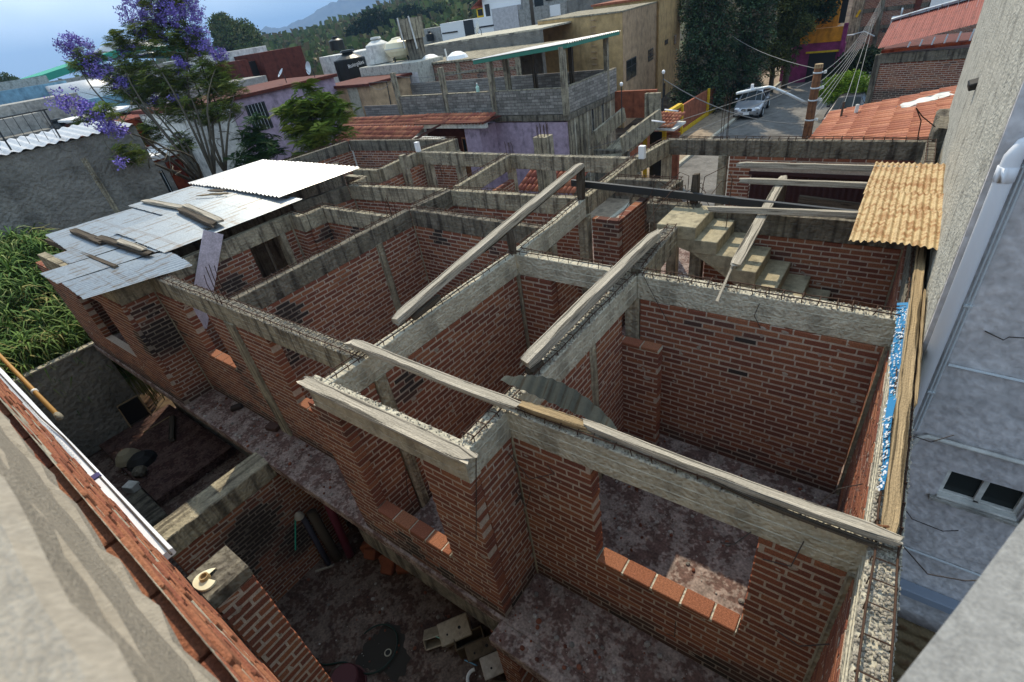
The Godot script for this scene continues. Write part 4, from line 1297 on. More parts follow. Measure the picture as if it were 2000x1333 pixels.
	tank("mud stained cistern lying beside the empty dark one", Vector3(-3.45, -2.56, -2.15), 0.95, 0.3, dull, Vector3(0.46, 0.3, 0.2), false)
	tank("pinkish white cistern with a lid near the brick pier", Vector3(-3.12, -2.5, -2.13), 0.95, 0.4, cer2, Vector3(0.48, 0.28, 0.26), false)
	tank("small tilted cistern at the heap's lower right, partly open", Vector3(-2.88, -2.6, -1.95), 0.5, 0.9, cer, Vector3(0.4, 0.28, 0.16))
	lone("green_board", box_mesh(Vector3(-4.02, -2.3, -1.86), Vector3(0.2, 0.06, 0.012), 0.0, Basis.from_euler(Vector3(0.3, 0.2, 0.1))), mat(lin(0.2, 0.45, 0.33), 0.6), "pale green plastic strip below the beige cistern", "strip")
	lone("sky_blue_board", box_mesh(Vector3(-3.42, -2.32, -1.85), Vector3(0.2, 0.07, 0.012), 0.0, Basis.from_euler(Vector3(0.4, 0.2, 0.1))), mat(lin(0.15, 0.35, 0.5), 0.6), "sky blue plastic strip below the mud stained cistern", "strip")
	var bowl := thing("toilet_seat_ring", "white curved ring lying under the pinkish cistern", "toilet seat", Vector3(-3.25, -2.6, -1.75))
	var arc := []
	for i in 14:
		var a := 0.4 + i / 13.0 * 3.4
		arc.append(Vector3(-3.28 + 0.17 * cos(a), -2.55, -1.78 + 0.14 * sin(a)))
	part(bowl, "ring", tube_mesh(arc, 0.026, 8), M.white_clean)
	lone("loose_brick_piece", box_mesh(Vector3(-7.87, 0.045, -2.37), Vector3(0.25, 0.09, 0.16), 0.01, Basis(Vector3.UP, 0.3)), M.brick8, "dark brick piece lying on the ledge at the column foot", "brick")
	lone("loose_brick_piece", box_mesh(Vector3(-9.1, 0.04, -2.33), Vector3(0.2, 0.08, 0.13), 0.015, Basis(Vector3.UP, 1.1)), M.brick9, "blackened lump lying on the ledge under the narrow window", "brick")
	var stack := thing("tile_stack", "stack of dark red roof tiles inside the narrow front window", "tiles", Vector3(-11.3, 0, -3.4))
	stack.position = Vector3(-9.2, 0.0, -3.1)
	for r in 3:
		for i in 7:
			part(stack, "roof_tile", box_mesh(Vector3(-9.75 + i * 0.155, 0.18 + r * 0.36, -3.12 + 0.03 * (i % 2)), Vector3(0.14, 0.34, 0.2), 0.012), M["brick%d" % [1, 3, 6, 7][(i + r) % 4]])
	for i in 8:
		part(stack, "curved_tile", tube_mesh([Vector3(-9.8 + i * 0.14, 1.12, -3.0), Vector3(-9.78 + i * 0.14, 1.28, -3.15), Vector3(-9.76 + i * 0.14, 1.3, -3.35)], 0.055, 7), M.concrete)


# ---------- the roof the photograph was taken from ----------

func build_photographer_roof() -> void:
	var p := thing("near_parapet", "rough near parapet of mortar, plaster and thin brick courses along the photo's lower left", "wall", Vector3(-4.0, -2.65, 0.2))
	part(p, "mortar_cap", bar_mesh(Vector3(-9.0, 5.09, 0.52), Vector3(1.6, 5.09, 0.52), 0.90, 0.15, 0.08, 0.006, 0.02), M.near_cap)
	part(p, "wall_core", span(-16.0, 1.2, -2.65, 5.02, 0.13, 0.42), M.plaster)
	part(p, "plaster_band", bar_mesh(Vector3(-9.0, 4.84, 0.16), Vector3(1.2, 4.84, 0.16), 0.17, 0.3, 0.1, 0.006, 0.01), M.near_cap)
	part(p, "plaster_band", bar_mesh(Vector3(-9.0, 4.64, 0.145), Vector3(1.2, 4.64, 0.145), 0.17, 0.09, 0.1, 0.01, 0.02), M.near_cap)
	var sm := st()
	quad(sm, Vector3(-16, 4.6, 0.036), Vector3(1.2, 4.6, 0.036), Vector3(1.2, 2.6, -0.024), Vector3(-16, 2.6, -0.024), Vector3(-7, 3.6, 0.5))
	quad(sm, Vector3(-16, 2.6, -0.024), Vector3(1.2, 2.6, -0.024), Vector3(1.2, 2.6, 0.14), Vector3(-16, 2.6, 0.14), Vector3(-7, 3.6, 0.1))
	part(p, "brick_mortar", done(sm), M.concrete_pale)
	var row := 0
	var y := 4.54
	var n := 0
	var places := []
	var tones := []
	while y > 2.62:
		var x := 1.0 - rng.randf() * 0.2
		while x > -15.5:
			var l := 0.25 + rng.randf_range(-0.02, 0.02)
			var out := 0.034 - 0.03 * (4.6 - y) + rng.randf_range(-0.009, 0.005)
			var t := Transform3D(Basis.from_scale(Vector3(l / 0.22, 0.95, 1.0)).rotated(Vector3.UP, rng.randf_range(-0.02, 0.02)), Vector3(x - l * 0.5, y, out + 0.07))
			var k: int = [0, 2, 5, 5, 2, 4, 1][rng.randi() % 7]
			if n < 300 and x > -7.5 and x < -0.4 and y > 2.9:
				part(p, "brick", brick_shape(n), M["brick%d" % k], t)
				n += 1
			else:
				places.append(t)
				tones.append(brick_color(k))
			x -= l + 0.015
		y -= 0.083
		row += 1
	many(p, "brickwork", brick_shape(0), M.brick, places, tones)
	var gut := thing("wall_gutter", "white plastic channel running along the near wall to the lamp pillar", "gutter", Vector3(-6.0, 2.85, -0.06))
	part(gut, "channel", bar_mesh(Vector3(-15.5, 2.85, -0.045), Vector3(-3.38, 2.85, -0.045), 0.085, 0.06, 0.5, 0.003, 0.008), M.pvc)
	part(gut, "coupling", bar_mesh(Vector3(-4.75, 2.875, -0.03), Vector3(-4.68, 2.875, -0.03), 0.10, 0.04, 0.05, 0.001), mat(lin(0.05, 0.04, 0.12), 0.5))
	lone("flashing_strip", sheet_mesh(Vector3(-15.5, 3.0, 0.0), Vector3(0, -0.05, -0.035), Vector3(10.6, 0, 0), 0.06, 0.006), M.zinc_new, "glinting corrugated metal strip beside the white wall channel", "metal strip")
	lone("black_cable", tube_mesh(curve(Vector3(-15.0, 2.9, -0.03), Vector3(-6.2, 2.91, -0.05), 0.02) + curve(Vector3(-5.6, 2.90, -0.07), Vector3(-3.3, 2.9, -0.06), 0.015), 0.007, 5), M.wire, "thin black cable lying along the white wall channel", "cable")
	var yp := thing("ochre_pipe", "ochre pipe with a pale joint along the near wall's left end", "pipe", Vector3(-9.0, 2.7, -0.18))
	part(yp, "pipe", tube_mesh([Vector3(-14.0, 2.7, -0.2), Vector3(-6.5, 2.7, -0.165)], 0.024, 9), mat(lin(0.38, 0.2, 0.05), 0.5))
	part(yp, "joint", tube_mesh([Vector3(-7.42, 2.7, -0.17), Vector3(-7.38, 2.7, -0.17)], 0.033, 9), M.white)
	part(yp, "joint", tube_mesh([Vector3(-6.56, 2.7, -0.165), Vector3(-6.46, 2.7, -0.165)], 0.033, 9), M.concrete)
	# lamp pillar
	var l := thing("lamp_pillar", "free standing brick pillar with a stained concrete top near the parapet", "pillar", Vector3(-3.2, -2.65, -0.18))
	brick_wall(l, "brick_shaft", Vector2(-3.2, -0.325), Vector2(-3.2, -0.045), -2.65, 2.5, [], 0.31, 200, 0.3)
	part(l, "concrete_top", bar_mesh(Vector3(-3.2, 2.555, -0.33), Vector3(-3.2, 2.555, -0.04), 0.32, 0.12, 0.06, 0.004, 0.012), M.concrete_dark)
	var so := thing("lamp_socket", "cream broken ceramic lamp socket on the pillar's concrete top", "lamp socket", Vector3(-3.19, 2.615, -0.11))
	var s := st()
	var c := Vector3(-3.19, 2.622, -0.11)
	var rim := []
	for i in 27:
		var a := -0.4 + i / 26.0 * 4.9
		var r := 0.082 + 0.008 * sin(i * 0.5)
		rim.append([c + Vector3(cos(a) * 0.03, 0.022, sin(a) * 0.03), c + Vector3(cos(a) * r, 0.012, sin(a) * r), c + Vector3(cos(a) * r, -0.006, sin(a) * r)])
	for i in 26:
		quad(s, rim[i][0], rim[i + 1][0], rim[i + 1][1], rim[i][1], c - Vector3(0, 0.3, 0))
		quad(s, rim[i][1], rim[i + 1][1], rim[i + 1][2], rim[i][2], c)
	part(so, "broken_plate", done(s), M.cream)
	part(so, "socket_cup", lathe(c + Vector3(0, 0.012, 0), [[0.0, 0.01], [0.02, 0.012], [0.022, 0.035], [0.03, 0.036], [0.034, 0.0]], 18), mat(lin(0.33, 0.22, 0.10), 0.5))
	# parapet corner at the right
	var q := st()
	var poly := [Vector3(0.10, 0, -0.32), Vector3(0.165, 0, -0.51), Vector3(0.235, 0, -0.69), Vector3(0.315, 0, -0.905), Vector3(0.42, 0, -1.16), Vector3(1.3, 0, -1.2), Vector3(1.3, 0, 0.2), Vector3(0.3, 0, 0.1)]
	var mid := Vector3(0.7, 4.55, -0.5)
	for i in poly.size():
		var a: Vector3 = poly[i] + Vector3(0, 4.70, 0)
		var b: Vector3 = poly[(i + 1) % poly.size()] + Vector3(0, 4.70, 0)
		var ctr := Vector3(0.7, 4.70, -0.5)
		tri(q, a, b, ctr, mid)
		quad(q, a, b, b - Vector3(0, 7.3, 0), a - Vector3(0, 7.3, 0), mid)
	lone("near_ledge", done(q), M.near_grey, "smooth grey cement ledge filling the photo's lower right corner", "wall")


# ---------- the grey house on the right ----------

func build_grey_building() -> void:
	var b := thing("grey_house", "tall grey rendered house with a white downpipe beside the boundary wall", "house", Vector3(3.0, -2.65, -9.6))
	part(b, "side_wall", bar_mesh(Vector3(0.635, 3.3, -4.86), Vector3(0.655, 3.3, -13.6), 0.24, 11.9, 0.4, 0.006, 0.02), M.plaster_rough)
	# the wall with the window, built round its opening
	var x0 := 0.52
	for q in [[x0, 1.05, -2.65, 9.2], [1.64, 6.0, -2.65, 9.2], [1.05, 1.64, 1.34, 9.2], [1.05, 1.64, -2.65, 0.98]]:
		part(b, "front_wall", span(q[0], q[1], q[2], q[3], -5.0, -4.8), M.plaster_blue)
	part(b, "roof", span(0.6, 6.2, 9.15, 9.35, -14.7, -4.8), M.plaster)
	part(b, "back_wall", span(0.6, 6.0, -2.65, 9.2, -14.6, -14.4), M.plaster)
	part(b, "far_side_wall", span(5.8, 6.0, -2.65, 9.2, -14.4, -5.0), M.plaster)
	part(b, "inner_wall", span(0.82, 5.7, -2.0, 3.0, -7.0, -6.9), M.plaster)
	var w := part(b, "window", span(1.05, 1.64, 0.975, 1.0, -4.90, -4.78, 0.003), M.white)
	for q in [[1.05, 1.085, 1.0, 1.34], [1.605, 1.64, 1.0, 1.34], [1.32, 1.365, 1.0, 1.34], [1.085, 1.605, 1.31, 1.34], [1.085, 1.605, 1.0, 1.025]]:
		part(w, "frame", span(q[0], q[1], q[2], q[3], -4.90, -4.84, 0.003), M.white)
	part(w, "pane", span(1.085, 1.32, 1.025, 1.31, -4.88, -4.872), M.glass)
	part(w, "pane", span(1.365, 1.605, 1.025, 1.31, -4.885, -4.877), M.glass)
	part(b, "window_sill", span(1.00, 1.70, 0.93, 0.972, -4.81, -4.755, 0.004), M.plaster)
	part(b, "window_sill", span(1.66, 1.70, 0.972, 1.34, -4.80, -4.765, 0.004), M.plaster)
	# downpipe with its bend at the top
	var pipe := [Vector3(1.25, 4.40, -4.72), Vector3(0.80, 4.41, -4.72), Vector3(0.70, 4.40, -4.72), Vector3(0.635, 4.36, -4.72), Vector3(0.605, 4.28, -4.72), Vector3(0.60, 4.18, -4.72), Vector3(0.60, 1.4, -4.72)]
	part(b, "downpipe", tube_mesh(pipe, 0.054, 18), M.pvc)
	part(b, "pipe_socket", tube_mesh([Vector3(0.60, 4.22, -4.72), Vector3(0.60, 4.12, -4.72)], 0.060, 18), M.pvc)
	part(b, "conduit", tube_mesh([Vector3(0.685, 7.0, -4.775), Vector3(0.685, 1.75, -4.775)], 0.008, 6), M.lamp_grey)
	part(b, "conduit", tube_mesh([Vector3(0.71, 7.0, -4.775), Vector3(0.71, 1.73, -4.775)], 0.008, 6), M.lamp_grey)
	for y in [4.2, 3.1, 2.2]:
		part(b, "conduit_clip", span(0.67, 0.725, y, y + 0.015, -4.80, -4.76), M.lamp_grey)
	part(b, "wall_pipe", tube_mesh([Vector3(0.73, 2.53, -4.77), Vector3(3.5, 2.44, -4.77)], 0.012, 6), M.lamp_grey)
	part(b, "wall_pipe", tube_mesh([Vector3(0.70, 1.5, -4.76), Vector3(0.74, 1.68, -4.76), Vector3(0.80, 1.71, -4.76), Vector3(3.5, 1.66, -4.76)], 0.022, 8), M.white)
	part(b, "wall_pipe", tube_mesh([Vector3(0.8, 0.10, -4.78), Vector3(3.5, 0.06, -4.78)], 0.012, 6), M.lamp_grey)
	part(b, "spout", box_mesh(Vector3(0.50, 4.05, -8.6), Vector3(0.12, 0.10, 0.10), 0.01, Basis.from_euler(Vector3(0.5, 0.3, 0.3))), M.black_steel)
	for e in [[Vector3(0.86, 2.9, -4.79), Vector3(0.98, 2.87, -4.75), Vector3(1.0, 2.91, -4.74), Vector3(1.12, 2.93, -4.74)], [Vector3(0.8, 0.75, -4.79), Vector3(0.95, 0.62, -4.72), Vector3(1.2, 0.62, -4.7), Vector3(1.3, 0.7, -4.7)]]:
		twig(b, "tie_wire", e, 0.005)
	part(b, "roof_gutter", span(0.62, 4.0, -0.56, -0.44, -4.80, -4.66, 0.01), mat(lin(0.22, 0.26, 0.32), 0.6))
	lone("lean_to_roof", sheet_mesh(Vector3(0.62, -0.95, -4.65), Vector3(3.2, 0, 0), Vector3(0, -0.25, 3.6), 0.14, 0.014), mat(lin(0.2, 0.17, 0.13), 0.7, 0.1, T.rust, 0.6), "dull brown corrugated lean-to roof down in the gap by the grey house", "roof")
	lone("gap_plaster_strip", bar_mesh(Vector3(0.60, 2.15, -11.9), Vector3(0.60, 2.15, -13.6), 0.5, 1.2, 0.2, 0.03, 0.05), M.concrete_dark, "rough mortar filled corner between the rear wall and the grey house", "wall")


# ---------- the block house with the roof terrace, and its porch ----------

# a field of barrel tiles: o is the lower left corner, run points along the eave, up climbs the slope
func tiles(parent: Node3D, called: String, o: Vector3, run: Vector3, up: Vector3, pitch: float, course: float, tones: Array, single := false) -> void:
	var nx := int(run.length() / pitch)
	var ny := int(up.length() / course)
	var r := run.normalized()
	var u := up.normalized()
	var n := u.cross(r).normalized()
	if n.y < 0:
		n = -n
	var s := st()
	s.set_smooth_group(0)
	var w := pitch * 0.5
	for k in 6:
		for e in 1:
			var a0 := PI * k / 6.0
			var a1 := PI * (k + 1) / 6.0
			var l := course * 1.12
			var p := [Vector3(-cos(a0) * w, sin(a0) * w * 1.0 + 0.02, 0), Vector3(-cos(a1) * w, sin(a1) * w * 1.0 + 0.02, 0), Vector3(-cos(a1) * w * 0.86, sin(a1) * w * 0.9, l), Vector3(-cos(a0) * w * 0.86, sin(a0) * w * 0.9, l)]
			quad(s, p[0], p[1], p[2], p[3], Vector3(0, -0.2, l * 0.5))
	# the thickness seen at the lower end
	for k in 6:
		var a0 := PI * k / 6.0
		var a1 := PI * (k + 1) / 6.0
		quad(s, Vector3(-cos(a0) * w, sin(a0) * w * 1.0 + 0.02, 0), Vector3(-cos(a1) * w, sin(a1) * w * 1.0 + 0.02, 0), Vector3(-cos(a1) * w * 0.8, sin(a1) * w * 0.58 + 0.012, 0), Vector3(-cos(a0) * w * 0.8, sin(a0) * w * 0.58 + 0.012, 0), Vector3(0, 0, 1))
	var mesh := done(s)
	var places := []
	var cols := []
	for i in nx:
		for j in ny:
			var p := o + r * ((i + 0.5) * pitch + rng.randf_range(-0.006, 0.006)) + u * (j * course + rng.randf_range(-0.012, 0.012)) + n * rng.randf_range(0, 0.008)
			var t := Transform3D(Basis(r, n, u).rotated(n, rng.randf_range(-0.03, 0.03)), p)
			var c: Color = tones[rng.randi() % tones.size()]
			if single:
				part(parent, "roof_tile", mesh, M["tile%d" % (rng.randi() % 4)], t)
			else:
				places.append(t)
				cols.append(c * rng.randf_range(0.85, 1.15))
	if not single:
		many(parent, called, mesh, M.tile, places, cols)


func block_wall(parent: Node3D, a: Vector2, b: Vector2, y0: float, y1: float, bl := 0.40, bh := 0.125, single := true) -> void:
	var d := Vector3(b.x - a.x, 0, b.y - a.y)
	var length := d.length()
	d = d.normalized()
	var n := Vector3(-d.z, 0, d.x)
	var o := Vector3(a.x, 0, a.y)
	part(parent, "block_mortar", bar_mesh(o + Vector3(0, (y0 + y1) * 0.5, 0), o + d * length + Vector3(0, (y0 + y1) * 0.5, 0), 0.13, y1 - y0, 2.0, 0.0, 0.0), mat(lin(0.14, 0.13, 0.115), 0.95, 0, T.grain, 1.0))
	var rows := int(round((y1 - y0) / bh))
	var ph := (y1 - y0) / rows
	var mesh := box_mesh(Vector3.ZERO, Vector3(bl - 0.02, ph - 0.018, 0.155), 0.006)
	var places := []
	var cols := []
	for r in rows:
		var x := -bl * (0.5 if r % 2 else 0.0)
		while x < length:
			var e0 := maxf(x, 0.0)
			var e1 := minf(x + bl, length)
			if e1 - e0 > 0.06:
				var t := Transform3D(Basis(d, Vector3.UP, -n) * Basis.from_scale(Vector3((e1 - e0) / bl, 1, 1)), o + d * (e0 + e1) * 0.5 + Vector3(0, y0 + (r + 0.5) * ph, 0))
				if single:
					part(parent, "concrete_block", mesh, M["block%d" % (rng.randi() % 4)], t)
				else:
					places.append(t)
					var g := rng.randf_range(0.22, 0.38)
					cols.append(Color(g, g * 0.95, g * 0.88))
			x += bl
	if not single:
		many(parent, "blockwork", mesh, M.block, places, cols)


func build_block_house() -> void:
	for i in 4:
		var g: float = [0.24, 0.29, 0.34, 0.39][i]
		M["block%d" % i] = mat(lin(g, g * 0.94, g * 0.87), 0.95, 0, T.plaster, 0.7, T.rough, 0.8)
		M["tile%d" % i] = mat([lin(0.50, 0.19, 0.10), lin(0.44, 0.155, 0.085), lin(0.56, 0.23, 0.13), lin(0.40, 0.14, 0.08)][i], 0.75, 0, T.brick, 0.8)
	var h := thing("block_house", "house with a grey block roof terrace above a lilac wall and a bare concrete side", "house", Vector3(-17.5, -2.65, -22.8))
	part(h, "lilac_wall", span(-16.6, -12.5, -2.65, 1.0, -20.75, -20.6), M.lilac)
	part(h, "side_wall", span(-12.6, -12.42, -2.65, 1.32, -25.4, -20.75), M.concrete)
	for z in [-21.3, -21.7, -22.1, -22.5, -23.3, -23.6, -24.5, -24.9]:
		part(h, "form_mark", span(-12.42, -12.405, -2.6, 1.2, z, z + 0.12), M.concrete_dark if int(z * 10) % 3 else M.concrete_pale)
	for z in [-23.05, -24.1]:
		var wv := part(h, "narrow_window", span(-12.44, -12.40, 0.0, 1.12, z, z + 0.22), M.plaster)
		part(wv, "pane", span(-12.41, -12.395, 0.06, 1.05, z + 0.04, z + 0.18), M.glass)
	part(h, "roof_slab", span(-23.2, -12.35, 1.06, 1.32, -25.5, -20.55, 0.01), M.concrete_dark)
	block_wall(h, Vector2(-23.0, -20.62), Vector2(-12.5, -20.62), 1.34, 2.38)
	block_wall(h, Vector2(-12.44, -20.72), Vector2(-12.44, -25.5), 1.34, 2.38)
	block_wall(h, Vector2(-27.5, -25.45), Vector2(-12.5, -25.45), 1.34, 2.38, 0.4, 0.125, false)
	block_wall(h, Vector2(-26.0, -20.62), Vector2(-23.1, -20.62), 0.9, 2.0, 0.4, 0.125, false)
	part(h, "parapet_cap", span(-22.95, -12.4, 2.38, 2.42, -20.72, -20.54, 0.006), M.concrete)
	part(h, "parapet_cap", span(-12.54, -12.36, 2.38, 2.42, -25.5, -20.72, 0.006), M.concrete)
	for c in [[-22.95, 3.56], [-19.45, 3.6], [-16.35, 3.7], [-12.42, 3.95]]:
		part(h, "terrace_post", bar_mesh(Vector3(c[0], 1.3, -20.58), Vector3(c[0], c[1], -20.58), 0.24, 0.22, 0.4, 0.006, 0.01), M.concrete)
	for c in [[-12.45, -24.6, 3.8], [-14.55, -24.9, 3.7], [-16.8, -24.9, 3.6], [-17.9, -24.0, 3.55], [-15.9, -21.2, 3.65]]:
		part(h, "canopy_post", bar_mesh(Vector3(c[0], 1.3, c[1]), Vector3(c[0], c[2], c[1]), 0.2, 0.2, 0.4, 0.006, 0.01), M.concrete if c[0] != -14.55 and c[0] != -16.8 else M.wood_dark)
	var cn := part(h, "terrace_canopy", sheet_mesh(Vector3(-17.2, 3.78, -20.45), Vector3(5.1, 0.28, 0.0), Vector3(0.0, -0.10, -5.0), 0.2, 0.025), M.zinc_new)
	part(cn, "fascia", bar_mesh(Vector3(-17.2, 3.68, -20.5), Vector3(-12.1, 3.96, -20.5), 0.06, 0.16, 1.0, 0.0), M.green_fascia)
	part(cn, "fascia", bar_mesh(Vector3(-12.15, 3.95, -20.5), Vector3(-12.15, 3.87, -25.4), 0.06, 0.14, 1.0, 0.0), M.green_fascia)
	part(cn, "fascia", bar_mesh(Vector3(-17.2, 3.66, -20.6), Vector3(-17.2, 3.55, -25.4), 0.06, 0.14, 1.0, 0.0), M.green_fascia)
	part(h, "clothes_line", tube_mesh(curve(Vector3(-22.9, 3.4, -20.6), Vector3(-16.4, 3.5, -20.6), 0.25), 0.012, 4), M.cable)
	part(h, "clothes_line", tube_mesh(curve(Vector3(-22.9, 3.45, -20.6), Vector3(-27.0, 3.0, -22.0), 0.5), 0.012, 4), M.cable)
	for z in [0, 1, 2, 3]:
		part(h, "rebar", tube_mesh([Vector3(-12.36, 0.2, -25.6 - z * 0.16), Vector3(-12.36, 1.3, -25.6 - z * 0.16)], 0.016, 4), M.rebar)
	var jug := thing("plastic_bottle", "pale green plastic bottle standing on the terrace parapet", "bottle", Vector3(-17.3, 2.42, -20.62))
	part(jug, "bottle_body", lathe(Vector3(-17.3, 2.42, -20.62), [[0.03, 0.34], [0.04, 0.26], [0.09, 0.2], [0.09, 0.0]], 10), mat(lin(0.45, 0.7, 0.6), 0.3))
	part(jug, "bottle_cap", lathe(Vector3(-17.3, 2.76, -20.62), [[0.0, 0.04], [0.035, 0.04], [0.035, 0.0]], 10), M.white_clean)
	# porch
	var p := thing("porch", "lilac house porch with a curved red tile roof and a dark maroon wall", "porch", Vector3(-19.5, -2.65, -19.5))
	part(p, "maroon_wall", span(-21.2, -17.35, -2.65, 1.2, -20.58, -20.45), M.red_brown)
	part(p, "porch_pier", span(-17.45, -16.5, -2.65, 1.05, -20.6, -19.3, 0.01), M.lilac)
	part(p, "porch_pier", span(-21.15, -20.6, -2.65, 1.3, -19.7, -18.8, 0.01), M.white)
	var dw := part(p, "porch_door", span(-18.75, -17.9, -2.65, 0.35, -20.45, -20.40), mat(lin(0.34, 0.15, 0.06), 0.6))
	for i in 3:
		part(dw, "door_pane", span(-18.68 + i * 0.27, -18.48 + i * 0.27, -0.6, 0.28, -20.405, -20.385), M.glass)
	part(p, "white_beam", span(-21.0, -15.95, 1.08, 1.3, -19.35, -19.15, 0.01), M.white)
	var tn := [Color(0.42, 0.15, 0.08), Color(0.36, 0.12, 0.07), Color(0.48, 0.19, 0.10), Color(0.30, 0.09, 0.06)]
	tiles(p, "tile_field", Vector3(-26.6, 1.16, -18.85), Vector3(6.2, 0.08, 0), Vector3(0, 0.36, -1.3), 0.2, 0.36, tn)
	tiles(p, "tile_field", Vector3(-20.6, 1.28, -19.05), Vector3(4.7, -0.02, 0), Vector3(0, 0.30, -1.3), 0.2, 0.36, tn)
	part(p, "roof_deck", bar_mesh(Vector3(-26.6, 1.30, -19.5), Vector3(-15.9, 1.36, -19.7), 1.4, 0.05, 3.0, 0.0), M.red_brown)
	var lr := thing("lower_tile_roof", "low red tile roof just behind the far left room of the brick house", "roof", Vector3(-20.8, 0, -17.2))
	tiles(lr, "tile_field", Vector3(-24.5, 0.95, -16.55), Vector3(5.8, 0, 0), Vector3(0, 0.55, -1.6), 0.2, 0.36, tn)
	tiles(lr, "hip_tiles", Vector3(-18.7, 0.95, -16.6), Vector3(0.4, 0.14, -0.4), Vector3(0.9, 0.5, -1.3), 0.2, 0.36, [Color(0.10, 0.05, 0.04), Color(0.14, 0.06, 0.05)])
	part(lr, "deck_wall", span(-24.5, -17.8, -2.65, 0.92, -18.3, -16.7), M.white)
	var st2 := thing("sloping_tile_canopy", "small tiled canopy seen through the frame behind the concrete stump", "roof", Vector3(-11.2, -0.2, -16.3))
	tiles(st2, "tile_field", Vector3(-12.2, -0.55, -15.9), Vector3(2.6, 0.0, -0.1), Vector3(0.0, 0.6, -1.5), 0.2, 0.4, tn)
	var stump := thing("concrete_stump", "bare concrete column stump with rusty bars in front of the lilac wall", "column", Vector3(-10.72, -2.65, -16.0))
	part(stump, "shaft", bar_mesh(Vector3(-10.72, -2.65, -16.0), Vector3(-10.72, 1.56, -16.0), 0.56, 0.5, 0.3, 0.006, 0.012), M.concrete)
	for i in 10:
		var a := TAU * i / 10.0
		part(stump, "rebar", tube_mesh([Vector3(-10.72 + 0.2 * cos(a), 1.5, -16.0 + 0.2 * sin(a)), Vector3(-10.72 + 0.2 * cos(a), 1.95 + rng.randf_range(-0.1, 0.15), -16.0 + 0.2 * sin(a))], 0.012, 5), M.rebar)


# ---------- the street ----------

func wire(label: String, pts: Array, r := 0.014) -> void:
	lone("overhead_wire", tube_mesh(pts, r, 5), M.cable, label, "wire")


func oriented(o: Vector3, yaw: float, c: Vector3, size: Vector3, ch := 0.0) -> ArrayMesh:
	var b := Basis(Vector3.UP, yaw)
	return box_mesh(o + b * c, size, ch, b)


